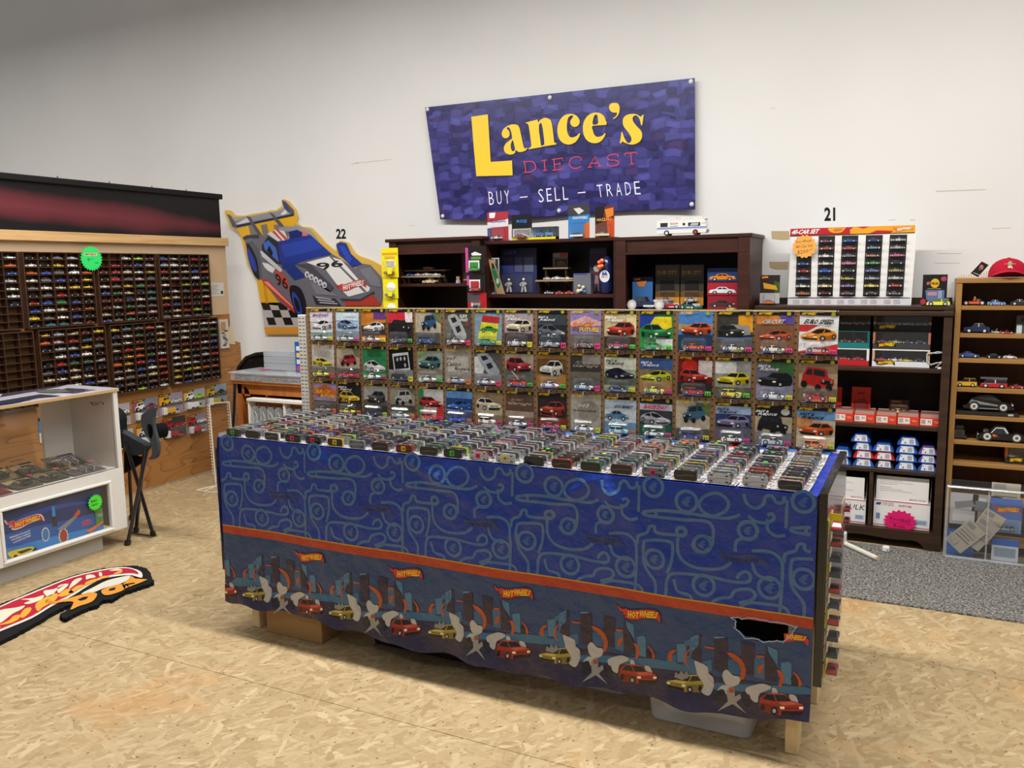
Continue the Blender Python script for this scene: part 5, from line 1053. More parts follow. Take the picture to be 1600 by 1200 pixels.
strip('black and pink carded toys hanging on the left bookcase', 0, YS, [
    (728, 384, 757, 428, '1c181c', [('c04890', [(0, .05), (.14, .05), (.14, .95), (0, .95)]), ('e0dcd8', [(.3, .27), (.5, .2), (.85, .3), (.8, .34), (.35, .34)]), ('5a8c3c', [(.3, .38), (.8, .38), (.8, .48), (.3, .48)]), ('e8e4e0', cr_([(.16, .55), (.2, .52), (.68, .52), (.72, .56), (.72, .84), (.68, .88), (.2, .88), (.16, .84)], 2, True)), ('2c8c30', [(.22, .58), (.66, .58), (.66, .82), (.22, .82)])], '3cac40', 'sedan', None, 'black carded toy with green car in white frame, top of the strip'),
    (730, 429, 758, 457, '1c181c', [('c04890', [(0, .05), (.12, .05), (.12, .6), (0, .6)]), ('e8e4e0', cr_([(.14, .32), (.18, .28), (.68, .28), (.72, .32), (.72, .84), (.68, .9), (.18, .9), (.14, .84)], 2, True)), ('a81c24', [(.2, .36), (.66, .36), (.66, .80), (.2, .80)])], 'd03040', 'sedan', None, 'black carded toy with red car in white frame, second in the strip'),
    (731, 457.5, 760, 486, 'a81c20', [('4a4650', [(0, .05), (.65, .05), (.6, .5), (0, .5)]), ('e4e0dc', [(.2, .55), (.65, .55), (.65, .85), (.2, .85)])], '1c1c1e', 'beetle', None, 'red and grey carded toy with black car, lowest in the strip')])
# ---------------------------------------------------------------- models and boxes in the bookcases
def model_car(name, label, px0, px1, ybot, Y, z, kind, body, Wr=.40, Hr=.34, face=1, glass='15181c', roof=None, hub='c8c8c4', extra=None, group=None, tyre='121212', rz=0, parts=True):
    """toy car seen from the side; px0..px1 its extent in the photograph at depth Y, standing at height z"""
    a = PX(px0, ybot, Y); b = PX(px1, ybot, Y); L_ = b.x-a.x
    t = thing(name, label, 'toy car', ((a.x+b.x)/2, Y, z), rz=(0 if face > 0 else math.pi)+rz, group=group)
    v = MB(); car(v, kind, L_, L_*Wr, L_*Hr, paint=H(body), glass=H(glass), hub=H(hub), seg=10, roof=H(roof) if roof else None, tyre=H(tyre))
    if extra: extra(v, L_, L_*Wr, L_*Hr)
    v.build('body', M_PAINT, t, local=True); return t
YI = YL+.08
# left bookcase: two little plank shelves with small cars
def plank(x0, y0, x1, Y, lab):
    a = PX(x0, y0, Y); b = PX(x1, y0, Y); m = MB(); m.box((a.x, Y-.03, a.z-.012), (b.x, Y+.03, a.z), H('a08868'), .002)
    m.box((a.x+.02, Y-.02, lz[0] if 0 else a.z-.05), (a.x+.035, Y+.02, a.z-.012), H('3a2c20')); return m
def plank_shelf(x0, y0, x1, Y, zfloor, lab):
    a = PX(x0, y0, Y); b = PX(x1, y0, Y); t = thing('riser_shelf', lab, 'riser', ((a.x+b.x)/2, Y, zfloor))
    m = MB(); m.box((a.x, Y-.03, a.z-.012), (b.x, Y+.03, a.z), H('9a8464'), .002); m.build('plank', M_MATTE, t)
    for x_ in (a.x+.01, b.x-.025): m = MB(); m.box((x_, Y-.02, zfloor), (x_+.012, Y+.02, a.z-.012), H('2a2018')); m.build('leg', M_MATTE, t)
    return a.z
zf = lz[0]+.0005
zp1 = plank_shelf(630, 431.5, 691, YI, zf, 'lower tan plank riser with small cars in the left bookcase')+.0005
zp2 = plank_shelf(634, 422, 700, YI+.09, zf, 'upper tan plank riser behind the small cars in the left bookcase')+.0005
for x0, x1, bc, kd, lb in [(636, 648, '3a58b0', 'coupe', 'small blue toy car on the lower riser, left bookcase'), (649, 661, 'd8b0b8', 'coupe', 'small pink and white toy car on the lower riser, left bookcase'), (662, 675, 'c8c0b8', 'sedan', 'small grey-white toy car on the lower riser, left bookcase'), (677, 688, 'dcd8d0', 'beetle', 'small white rounded toy car on the lower riser, left bookcase')]:
    model_car('toy_car', lb, x0, x1, 431, YI-.005, zp1, kd, bc)
model_car('toy_car', 'small pink-red toy car on the upper riser, left bookcase', 663, 678, 421, YI+.09, zp2, 'sedan', 'c86a78')
model_car('toy_car', 'small cream toy car standing on the middle shelf of the left bookcase', 662, 682, 441, YL+.03, zf, 'sedan', 'd0b080', face=-1)
model_car('toy_truck', 'dark brown toy truck at the back of the left bookcase', 668, 690, 415, YI+.13, zp2, 'van', '4a3424') if 0 else None
t = std_card(PX(655, 400, YI+.2).x, YI+.2, zf, .16, .19, '23241f', [('3a4038', [(0, .5), (.5, .3), (1, .6), (1, 1), (0, 1)]), ('5c6a4a', circ(.7, .6, .14, .12, 10))], 'dark green-grey carded toy behind the risers in the left bookcase', body='4a5a40', logo=False)
x_ = PX(738, 420, YI+.1).x; t = std_card(x_-.02, YI+.1, zf, .12, .22, '1c2c5c', [('5a1c18', [(0, 0), (.35, 0), (.3, 1), (0, 1)]), ('b08a50', circ(.72, .62, .2, .14, 10))], 'blue and red carded figure at the right inside the left bookcase', body='c8a060', logo=False)
m = MB(); m.m = Matrix.Translation((PX(716, 440, YL+.04).x, YL+.04, zf)); m.cyl((0, 0, 0), (0, 0, .02), .016, 10, H('a8b4cc')); m.cyl((0, 0, .02), (0, 0, .045), .011, 8, H('c89860'), .014); m.build('figurine', M_GLOSS, label='tiny blue and tan figurine on the middle shelf of the left bookcase', cat='figurine')
# middle bookcase
zf = mz[0]+.0005; YJ = YM+.07
def slabbox(name, label, x0, y0, x1, y1, Y, d, col, z=None, cat='toy box', layers=(), mt=None, txt=None, win=None, group=None, rz=0):
    cx_, z_, w_, h_ = at_px(x0, y0, x1, y1, Y); z_ = z if z is not None else z_
    h_ = PX((x0+x1)/2, y0, Y).z-z_
    t = thing(name, label, cat, (cx_, Y, z_), group=group, rz=rz); m = MB((0, -1, 0)); m.box((-w_/2, 0, 0), (w_/2, d, h_), H(col), .001); g = lambda u, v: Vector((-w_/2+w_*u, -.0002, h_-h_*v))
    for c, pts in layers: m.up(); upoly(m, g, pts, H(c))
    for q in (txt or ()): m.up(); text(m, q[0], rectmap(g, *q[1]), H(q[2]), .02)
    m.build('carton', mt or M_PRINT, t, local=True)
    return t, g, w_, h_
R4 = lambda a, b, c, d: [(a, b), (c, b), (c, d), (a, d)]
slabbox('framed_ticket_display', 'tall white lattice frame with model parts at the left of the middle bookcase', 759, 403, 780, 459, YJ, .012, '3a3c3a', zf, 'display', [('b8bcb4', R4(0, 0, 1, .03)), ('b8bcb4', R4(0, .95, 1, 1)), ('b8bcb4', R4(0, 0, .08, 1)), ('b8bcb4', R4(.32, 0, .4, 1)), ('b8bcb4', R4(.64, 0, .72, 1)), ('b8bcb4', R4(.93, 0, 1, 1)), ('8c8880', R4(.1, .3, .9, .34)), ('8c8880', R4(.1, .6, .9, .64))])
t = thing('skateboard_toy', 'green and tan toy skateboard deck leaning in the middle bookcase', 'toy skateboard', (PX(775, 430, YJ-.04).x, YJ-.04, zf))
m = MB((0, -1, 0)); zz7 = Zm(750, 310, 7.2727); q = [PX(*p, YJ-.04) for p in zz7(cr_([(100, 720), (115, 700), (140, 700), (160, 730), (275, 1070), (265, 1085), (205, 1085), (185, 1060)], 2, True))]; m.slab(q, (0, .008, 0), H('b0906a')); m.up()
q = [PX(*p, YJ-.0405) for p in zz7([(125, 790), (170, 780), (235, 980), (215, 1020), (195, 1010)])]; m.poly(q, H('2c7c4c')); m.up(); m.poly([PX(*p, YJ-.041) for p in zz7(circ(200, 940, 16, 34, 12))], H('c8d4c8')); m.poly([PX(*p, YJ-.041) for p in zz7([(130, 740), (150, 735), (170, 790), (140, 800)])], H('1c1c1c')); m.build('deck', M_PRINT, t)
# clear-fronted figure pack
t, g, w_, h_ = slabbox('figure_pack', 'large blue blister pack with two white ballplayer figures in the middle bookcase', 783, 388, 838, 457.5, YJ+.08, .012, '252c58', zf, 'figure pack', [('1a1f44', R4(0, 0, 1, .16)), ('4c3a3c', R4(.06, .2, .34, .28)), ('30386c', R4(.06, .3, .36, .55)), ('4a4c6c', R4(.4, .2, .62, .52)), ('585c74', R4(.66, .2, .92, .52))], txt=[('LINEUP', (.1, .05, .45, .13), '5c648c')])
for k, (u, c) in enumerate([(.27, 'c8c4bc'), (.68, 'c4c2bc')]):
    m = MB(); x_ = -w_/2+w_*u; zb_ = .012
    for s_ in (-1, 1): m.cyl((x_+s_*.014, -.022, zb_), (x_+s_*.008, -.022, zb_+.035), .007, 8, H(c), .008)
    m.cyl((x_, -.022, zb_+.035), (x_, -.022, zb_+.066), .012, 10, H(c), .015); m.cyl((x_, -.022, zb_+.068), (x_, -.022, zb_+.084), .009, 10, H('7a5a48')); m.cyl((x_, -.022, zb_+.08), (x_, -.022, zb_+.09), .0105, 10, H('c0c4cc'), .006)
    m.tube([(x_-.013, -.022, zb_+.062), (x_-.024, -.032, zb_+.048), (x_-.012, -.036, zb_+.040)], .0045, 6, H(c)); m.tube([(x_+.013, -.022, zb_+.062), (x_+.024, -.032, zb_+.050), (x_+.010, -.036, zb_+.048)], .0045, 6, H(c)); m.build('player_figure', M_GLOSS, t, local=True)
m = MB(); m.box((-w_*.44, -.05, .004), (w_*.44, -.001, h_*.44), WHT, .01); m.build('blister', M_BLISTER, t, local=True)
zr1 = plank_shelf(839, 437.5, 901, YJ+.06, zf, 'middle thin plank riser with three pale cars in the middle bookcase')+.0005
zr2 = plank_shelf(851, 418, 890, YJ+.13, zf, 'top thin plank riser with a small boxed card in the middle bookcase')+.0005
for x0, x1, bc, kd, lb in [(850, 864, 'd8b8b0', 'coupe', 'pale pink toy car on the riser in the middle bookcase'), (864, 880, 'd8dce0', 'sedan', 'white toy car on the riser in the middle bookcase'), (881, 895, 'dcd4a8', 'coupe', 'cream toy car on the riser in the middle bookcase')]: model_car('toy_car', lb, x0, x1, 437, YJ+.05, zr1, kd, bc)
for x0, x1, bc, kd, lb in [(851, 866, '8c9098', 'hotrod', 'grey toy hot rod on the middle shelf of the middle bookcase'), (868, 882, 'b03020', 'beetle', 'red rounded toy car on the middle shelf of the middle bookcase'), (883, 898, 'b83424', 'coupe', 'second red toy car, beside the robot figure in the middle bookcase')]: model_car('toy_car', lb, x0, x1, 457, YJ-.03, zf, kd, bc)
slabbox('small_boxed_card', 'small boxed card with yellow picture on the top riser of the middle bookcase', 864, 395, 887, 417.5, YJ+.13, .02, '24201c', zr2, 'card', [('8c8478', R4(0, 0, 1, .3)), ('a83028', R4(.5, .03, .95, .27)), ('6a6a62', R4(.0, .33, 1, 1)), ('1c1a14', R4(.14, .42, .95, .95)), ('6a5420', [(.25, .9), (.3, .6), (.6, .5), (.85, .7), (.9, .9)])])
t, g, w_, h_ = slabbox('robot_toy_pack', 'clear box with cream and blue robot toy in the middle bookcase', 896, 427, 923, 456.5, YJ-.02, .05, '6a6a74', zf, 'toy box', [('3c4c8c', R4(0, 0, .8, .08))])
m = MB(); 
for (a, b, r_, c) in [(-.02, .02, .014, 'd8ccaa'), (.012, .045, .012, 'cfc8b8'), (-.015, .055, .010, 'c8bc98'), (.022, .018, .012, '3c64a8'), (.0, .03, .010, 'e0dccf')]: m.lathe([(0, 0), (r_*.8, r_*.3), (r_, r_), (r_*.8, r_*1.7), (0, r_*2)], 10, H(c), (a, -.014, b-.014))
m.build('robot_toy', M_GLOSS, t, local=True)
slabbox('figure_pack', 'narrow purple blister pack with striped figure at the right of the middle bookcase', 921, 387, 948, 457, YJ+.10, .012, '241c38', zf, 'figure pack', [('5a2c34', R4(.05, .5, .6, 1)), ('3c3050', R4(.1, .03, .8, .12)), ('8c7c88', [(.25, .95), (.35, .6), (.5, .6), (.6, .95), (.5, .95), (.42, .75), (.35, .95)]), ('a8a4a0', circ(.42, .45, .18, .08, 12))])
# team pennant-like bottle shape: navy bat bag with orange top
t = thing('foam_toy', 'navy blue bottle-shaped toy with white round emblem and orange top in the middle bookcase', 'toy', (PX(948, 440, YJ-.02).x, YJ-.02, zf))
a = PX(940, 457, YJ-.02); b = PX(957, 400, YJ-.02); w_ = b.x-a.x; h_ = b.z-zf
m = MB(); m.lathe([(0, 0), (w_*.5, 0), (w_*.52, h_*.1), (w_*.52, h_*.75), (w_*.42, h_*.9), (w_*.16, h_*1.0), (0, h_*1.0)], 18, H('1a2452')); m.build('bottle', M_GLOSS, t, local=True, smooth=True)
m = MB((0, -1, 0)); m.poly([Vector((0+q[0], -w_*.53, q[1])) for q in circ(0, h_*.47, w_*.46, w_*.52, 18)], H('dcdce4')); m.up(); m.poly([Vector((q[0], -w_*.53, q[1])) for q in [(-.02, h_*.5), (-.01, h_*.6), (.0, h_*.54), (.008, h_*.61), (.02, h_*.5)]], H('2c54a8')); text(m, 'METS', lambda u, v: Vector((-.02+.04*u, -w_*.535, h_*.49-.014*v)), H('d87c3c'), .02); m.build('round_emblem', M_PRINT, t, local=True)
m = MB()
for dx, dz, r_ in ((-.028, h_*.72, .018), (-.012, h_*.88, .016), (-.03, h_*.84, .014), (-.014, h_*.74, .015)): m.lathe([(0, -r_), (r_*.8, -r_*.6), (r_, 0), (r_*.8, r_*.6), (0, r_)], 9, H('e85a18'), (dx, -w_*.55-.012, dz))
m.build('orange_ornament', M_GLOSS, t, local=True)
# right cabinet
zf = rz_+.0005; YK = YR+.12
def dub(x0, x1, bc, lab): top_card(x0, 414, x1, 468, Y=YK+.05, z=zf+.02, bg='3a3830', layers=[('4a4438', R4(0, 0, 1, .3)), ('6a4a20', R4(0, .65, 1, 1)), ('1c1c1a', R4(.2, .38, .8, .62)), ('c88830', R4(.0, .8, 1, 1))], label=lab, title=('DUB CITY', (.08, .14, .9, .24)), tcol='b89050', logo=False, body=bc, bl=(.14, .08, .86, .36))
dub(1024, 1062, 'b88ca0', 'left of two brown and orange carded cars in the right cabinet'); dub(1063, 1100, 'c8ccd4', 'right of two brown and orange carded cars in the right cabinet')
top_card(988, 433, 1020, 478, Y=YK+.03, z=zf, bg='3a6ca8', layers=[('1c2440', R4(0, 0, 1, .15)), ('c8782c', [(.2, .15), (.7, .12), (.6, .3), (.3, .3)])], label='blue carded toy car at the left inside the right cabinet', body='303a5c')
for k, (y0, y1, c, bc) in enumerate([(419, 439.5, '20386c', 'd87c20'), (440, 460.5, 'a82430', 'dce0e4'), (461, 482, '8c2430', '4a3430')]):
    zk_ = zf+ (2-k)*.078
    t, g, w_, h_ = slabbox('boxed_toy_car', f'{("dark blue", "red", "purple-red")[k]} car picture box in the right cabinet, {("topmost", "middle", "lowest")[k]} of the stack', 1105, y0, 1153, y1, YK-.02, .05, c, zk_, 'toy box', group='stacked car boxes in the right cabinet')
    m = MB((0, -1, 0)); m.up(); art_side(m, rectmap(lambda u, v, w_=w_: Vector((-w_/2+w_*u, -.0008, .072-.07*v)), .08, .15, .92, .9), H(bc)); m.build('car_picture', M_PRINT, t, local=True)
def rod(v, L_, W_, Hh):
    v.box((.2*L_, -W_*.3, Hh*.3), (.45*L_, W_*.3, Hh*.75), H('c8c8cc'), .002)
    for s_ in (-1, 1): v.box((-.05*L_, s_*W_*.36, Hh*.2), (.25*L_, s_*W_*.5, Hh*.35), H('d8d4cc'), .001)
model_car('toy_hot_rod', 'navy blue hot rod model with white wheels in the right cabinet', 983, 1040, 481, YR+.06, zf, 'hotrod', '1c2848', extra=rod, hub='d8d8d8', tyre='b8b8b4')
model_car('toy_hot_rod', 'red model car with white stripes in the right cabinet', 1028, 1062, 481, YR+.12, zf, 'coupe', 'b02430', extra=rod, hub='c8c8c8', rz=.5)
model_car('toy_hot_rod', 'green, white and red model car facing forward in the right cabinet', 1061, 1098, 481, YR+.05, zf, 'coupe', '2c6a4c', roof='d8d8d4', extra=rod, hub='c8c8c8', rz=-.6)
model_car('toy_car', 'small yellow toy car at the right front of the right cabinet', 1136, 1151, 482, YR+.04, zf, 'coupe', 'd8c020')
# ------- on top of the low dark bookcase
zt = 1.326; Y4 = 5.02
top_card(1187, 430, 1219, 477, Y=Y4, z=zt, bg='2c2826', layers=[('3c5a28', [(.7, .2), (1, .25), (1, .7), (.75, .6)]), ('d89c2c', [(.15, .25), (.8, .35), (.9, .5), (.2, .45)]), ('b8b4b4', R4(0, .6, 1, .95))], label='black carded toy car with orange car picture at the left of the forty car set', body='8c8488', insert='c86c3c')
S0 = PX(1230, 478, Y4+.05); fs_ = thing('boxed_car_set', 'white forty car display box with red flame header on the low bookcase', 'toy box', (-.41, Y4+.06, zt))
SW0, SW1, SH = -.727, -.09, 1.759-zt
m = MB((0, -1, 0), .0006); YB4 = Y4+.05; f4 = lambda x, y: PX(x, y, YB4); z5 = Zm(1220, 340, 7.2727)
def p4(pts, c, l=1): m.lay = l; m.poly([f4(*q) for q in z5(pts)], H(c)); m.lay = 0
box4 = [f4(*q) for q in z5([(80, 1000), (110, 125), (1532, 82), (1468, 1005)])]
def xat(z, side):
    lo, hi = (box4[0], box4[1]) if side == 0 else (box4[3], box4[2]); t_ = (z-lo.z)/(hi.z-lo.z); return lo.x+(hi.x-lo.x)*t_
m.prism([(SW0-.005, zt), (SW1+.005, zt), (SW1+.018, 1.757), (SW0+.008, 1.757)], 1, YB4, YB4+.05, H('e8e6e2'))
p4([(110, 128), (1530, 84), (1524, 168), (106, 210)], 'b8202c'); p4([(103, 205), (1524, 166), (1524, 176), (103, 216)], '2a2220', 2)
p4([(790, 190), (785, 140), (830, 105), (1530, 84), (1524, 166), (1150, 178), (1270, 150), (1100, 145), (1000, 182)], 'e8a024', 2); p4(cr_([(540, 120), (700, 115), (740, 110), (700, 160), (640, 175), (570, 165)], 3, True), 'e8a024', 3); p4(cr_([(600, 130), (700, 128), (680, 150), (620, 160)], 2, True), 'c8742c', 4); p4([(860, 105), (1010, 100), (940, 125)], 'b8202c', 3); p4([(1010, 180), (1090, 145), (1200, 160), (1280, 150), (1240, 176)], 'b8202c', 3)
m.lay = 5; text(m, '40-CAR SET', quadmap((135, 140), (440, 130), (425, 182), (120, 192), lambda x, y: f4(*z5([(x, y)])[0])), WHT, .035, .04, 2); flame_logo(m, quadmap((1270, 100), (1500, 95), (1500, 140), (1280, 165), lambda x, y: f4(*z5([(x, y)])[0])), red=H('d8801c'), yel=WHT); m.lay = 0
p4([(84, 908), (1470, 908), (1470, 918), (84, 918)], '3a3638', 2); p4([(82, 918), (1469, 918), (1466, 1003), (78, 1000)], 'd4d0d4', 2)
for a in (140, 245, 388, 495, 645, 765, 910, 1015, 1172, 1280):
    for k in range(3): p4([(a, 935+k*17), (a+8, 935+k*17), (a+8, 946+k*17), (a, 946+k*17)], 'c87c50', 4); p4([(a+14, 937+k*17), (a+70+(k*13) % 20, 937+k*17), (a+70, 943+k*17), (a+14, 943+k*17)], '8c8890', 4)
m.build('box', M_PRINT, fs_)
colsx = [(165, 340, 185, 355), (412, 590, 430, 618), (665, 848, 695, 882), (932, 1120, 968, 1160), (1195, 1390, 1240, 1437)]
C40 = [['', '', '', '3a4ca0', 'a82820', '7c84b0', 'd0d8c8', 'a86848'], ['7a4a5c', 'b04830', 'd4d0cc', 'c8c8c0', '2c54b8', '5a6460', 'dccf90', '6a2c3c'], ['2c54a0', 'b0483c', '7c6c7c', 'c0707c', '4a5c54', 'b8a030', '8468a0', '7c4c54'],
       ['3a3c68', '6c8ca8', 'a87058', '3c9c50', '5c6c9c', 'a0a4a8', 'd8c060', '3c3c38'], ['b4b4b8', 'a0a0a4', 'c05c7c', '2c3428', '9c8c54', 'b8b4b0', 'c05030', '6c645c']]
KD40 = ['coupe', 'sedan', 'hotrod', 'racer', 'truck', 'coupe', 'wagon', 'sedan']
for ci, (b0_, b1_, t0_, t1_) in enumerate(colsx):
    w0 = MB((0, -1, 0), .0006); w0.lay = 1; top = 215 if ci else 225
    w0.poly([f4(*q) for q in z5([(t0_, top-ci*5), (t1_, top-ci*5-3), (b1_, 895), (b0_, 893)])], H('2f2b2b')); tr = w0.build('window', M_GLOSS, fs_)
    for k in range(8):
        if not C40[ci][k]: continue
        v = (k+.62)/8; xa = t0_+(b0_-t0_)*v; xb = t1_+(b1_-t1_)*v; yy = 222-ci*5+(895-222+ci*5)*v
        p = f4(*z5([((xa+xb)/2, yy)])[0]); q0 = f4(*z5([(xa, yy)])[0]); q1 = f4(*z5([(xb, yy)])[0])
        c_ = MB(); L_ = (q1.x-q0.x)*.86; c_.m = Matrix.Translation((p.x, YB4-.013, p.z-.008)); kd = KD40[(k+ci*3) % 8]; car(c_, kd, L_, .022, L_*.32, paint=H(C40[ci][k]), seg=7); c_.build('toy_car', M_PAINT, fs_)
m = MB((0, -1, 0)); p = f4(*z5([(278, 330)])[0]); Yb = YB4-.032; burst(m, (p.x, Yb, p.z), (1, 0, 0), (0, 0, 1), .067, 16, (0, .001, 0), H('f0a850'), .87); m.up()
bq = lambda a, b, c, d: (lambda u, v: Vector((p.x+a+(c-a)*u, Yb-.0002, p.z+b+(d-b)*v+(u-.5)*.008)))
text(m, 'Hot Wheels', bq(-.045, .038, .038, .022), H('5a4828'), 0); text(m, '40-Car Set', bq(-.046, .012, .044, -.006), H('5a4828'), 0); text(m, '$200', bq(-.038, -.018, .022, -.042), H('5a4828'), 0); text(m, '99', bq(.026, -.014, .044, -.024), H('5a4828'), 0)
m.build('price_sign', M_MATTE, label='orange starburst sign reading two hundred dollars on the forty car set', cat='price sign')
# black card box with yellow wagon
t, g, w_, h_ = slabbox('carded_toy_box', 'black carded box with round yellow emblem at the right end of the low bookcase', 1440, 429, 1481, 478, Y4, .04, '191718', zt, 'toy box', [('d8a828', circ(.5, .28, .18, .15, 18)), ('a85c64', [(.15, .25), (.3, .22), (.28, .32), (.18, .34)]), ('a83c50', circ(.85, .14, .12, .08, 10)), ('5c6c94', [(.12, .5), (.9, .5), (.9, .95), (.35, .95), (.18, .8)]), ('8c98b8', R4(.65, .52, .8, .95)), ('b08490', R4(.22, .56, .6, .68)), ('a83048', circ(.05, .88, .12, .1, 10))], txt=[('HRd Rk', (.36, .24, .64, .32), '241c10'), ('COLLECTIBLES', (.2, .44, .75, .47), 'b8a878')])
def rack_(v, L_, W_, Hh): v.box((-.45*L_, -W_*.46, Hh*.34), (.48*L_, -W_*.44, Hh*.42), H('2c2c24')); v.tube([(-.42*L_, 0, Hh), (-.2*L_, 0, Hh*1.02), (.1*L_, 0, Hh)], .002, 5, H('3c5c9c'))
model_car('toy_wagon', 'yellow toy wagon with green stripe in front of the black carded box', 1447, 1484, 479, Y4-.05, zt, 'wagon', 'd8d440', face=-1, extra=rack_, glass='4a5c3c')
# ------- shelves of the low dark bookcase
y1_ = YD+.06
def winbox(x0, y0, x1, y1, z, h, frame, base, inner, lab, logo=True, cars=(), sidec=None, Y=y1_):
    a = PX(x0, y1, Y); b = PX(x1, y1, Y); w_ = b.x-a.x
    t = thing('window_box_car_set', lab, 'toy box', ((a.x+b.x)/2, Y, z), group='window boxes of car sets on the top shelf'); d = .07
    m = MB((0, -1, 0)); m.box((-w_/2, d-.003, 0), (w_/2, d, h), H(inner)); m.box((-w_/2, 0, 0), (w_/2, d-.003, h*.30), H(base), .001); m.box((-w_/2, 0, h-.006), (w_/2, d-.003, h), H(frame))
    for s_ in (-1, 1): m.box((s_*w_/2, 0, h*.3), (s_*(w_/2-.012), d-.003, h-.006), H(sidec or frame))
    m.up(2)
    if logo: flame_logo(m, lambda u, v: Vector((-w_/2+.008+w_*.38*u, -.0006, h*.42-h*.34*v)), red=H('241c18'), ol=H('c8a818') if 0 else None)
    m.build('carton', M_PRINT, t, local=True)
    v = MB()
    for k, c in enumerate(cars): v.m = Matrix.Translation((-w_*.33+w_*.66*k/max(1, len(cars)-1), .03, h*.30)); car(v, kinds[(k*3) % 8], .062, .026, .02, paint=H(c), seg=7)
    if cars: v.build('toy_car', M_PAINT, t, local=True)
    m = MB(); m.box((-w_/2+.012, -.0002, h*.3), (w_/2-.012, .0006, h-.006), WHT); m.build('window', M_GLASS, t, local=True)
    return t
zs = dz_[0]+.0005; hb = .098
for k, (fr_, ba, inn, cr__, nm) in enumerate([('e8e4dc', 'dcdcdc', '1c1c1e', ('c84050', 'e4e4e4', 'd8c020', '2c2c30'), 'white based window box of toy cars, lowest of the right stack'), ('1f1f20', '3c3c40', '161617', ('8c2c30', 'b8b060', '3a3c44', '2c2c2c'), 'grey based window box of toy cars, middle of the right stack'), ('161616', '161616', '121213', ('3c3c40', '303034', '4c443c', '2c2c2c'), 'black window box of toy cars, top of the right stack')]):
    winbox(1362, 500, 1452, 576, zs+k*hb, hb-.002, fr_, ba, inn, nm, True, cr__, ('c8a080', 'a86850', '5c3c28')[k])
for k, (fr_, ba, inn, cr__, nm) in enumerate([('dcdcd8', 'b8242c', '1a2420', ('c8ccd0', '5c78b0', 'c83c30', 'b02020'), 'red based window box of toy cars, lowest of the left stack'), ('1c5c5c', '1f7474', '171a1b', ('6c7078', 'c8c8c8', '3c4448', '2c2c2c'), 'teal based window box of toy cars, middle of the left stack'), ('1c3434', '20221f', '141414', ('3c3c40', '303034', '4c443c', '2c2c2c'), 'dark green window box of toy cars, top of the left stack')]):
    winbox(1262, 500, 1357, 576, zs+k*hb, hb-.002, fr_, ba, inn, nm, False, cr__)
m = MB(); c_ = PX(1462, 562, y1_); pts = [(c_.x+.045*math.cos(t_*.7), y1_-.01+t_*.001, zs+.055+.035*math.sin(t_*.7)+.01*math.sin(t_*2)) for t_ in range(0, 19)] + [(c_.x+.0, y1_-.03, zs+.006), (c_.x+.05, y1_-.035, zs+.006)]
m.tube(pts, .0035, 6, H('c8c8c4')); m.box((c_.x+.01, y1_-.05, zs), (c_.x+.06, y1_-.03, zs+.012), H('dcdcd8'), .002); m.build('coiled_cable', M_GLOSS, label='coiled white cable on the shelf beside the window boxes', cat='cable')
# second shelf: red trays of carded cars and three red cards
zs = dz_[1]+.0005; y2 = YD+.03
top_card(1296, 604, 1316, 640, Y=YD+.17, z=zs, bg='a82418', layers=[('5c140c', R4(.2, .6, 1, .85))], label='red card partly hidden at the left of the second shelf', body='3c2020', logo=False)
top_card(1330, 604, 1361, 640, Y=YD+.17, z=zs+.03, bg='b42c1c', layers=[('7c1c14', R4(.1, .55, .9, .85)), ('8c2018', [(.3, .5), (.7, .4), (.8, .6)])], label='upright red carded toy on the second shelf above the red trays', body='6c2018', logo=False, title=('Japan', (.3, .16, .7, .3)), tcol='5c2018')
top_card(1389, 624, 1421, 648, Y=YD+.17, z=zs+.04, bg='3a1c18', layers=[('7c5c30', R4(.1, .05, .6, .2))], label='dark red carded toy with pale yellow car behind the red trays', body='e4dc90', logo=False, title=('MOVING', (.1, .3, .9, .5)), tcol='8c7c6c', bl=(.1, .02, .9, .45))
for k, (a, b) in enumerate([(1303, 1333), (1333.5, 1367), (1367.5, 1401), (1401.5, 1436), (1436.5, 1471)]):
    p0 = PX(a, 660, y2); p1 = PX(b, 660, y2); w_ = p1.x-p0.x; h_ = .046
    t = thing('carton_tray', f'{ORD[k]} red and white barcode carton from the left on the second shelf', 'carton', ((p0.x+p1.x)/2, y2, zs), group='red barcode cartons on the second shelf')
    m = MB((0, -1, 0)); m.box((-w_/2+.001, 0, 0), (w_/2-.001, .22, h_), H('d0402c')); g = lambda u, v, w_=w_: Vector((-w_/2+w_*u, -.0002, h_-h_*v)); m.up(); upoly(m, g, R4(.05, .12, .58, .85), H('e4dcd4')); m.up()
    for j in range(7): upoly(m, g, R4(.09+j*.028, .2, .09+j*.028+.012, .72), H('242020'))
    text(m, '4.2', rectmap(g, .38, .25, .52, .55), H('3a2a28'), .02); upoly(m, g, [(.66, .3), (.92, .4), (.85, .62), (.68, .55)], H('e87860')); m.build('carton', M_PRINT, t, local=True)
    for j in range(4): b_ = MB(); b_.box((-w_/2+.006, .015+j*.045, h_-.002), (w_/2-.006, .0165+j*.045, h_+.018-j*.001), H(['a88c80', '7c6c68', '8c4034', '9c9088'][j])); b_.build('card', M_PRINT, t, local=True)
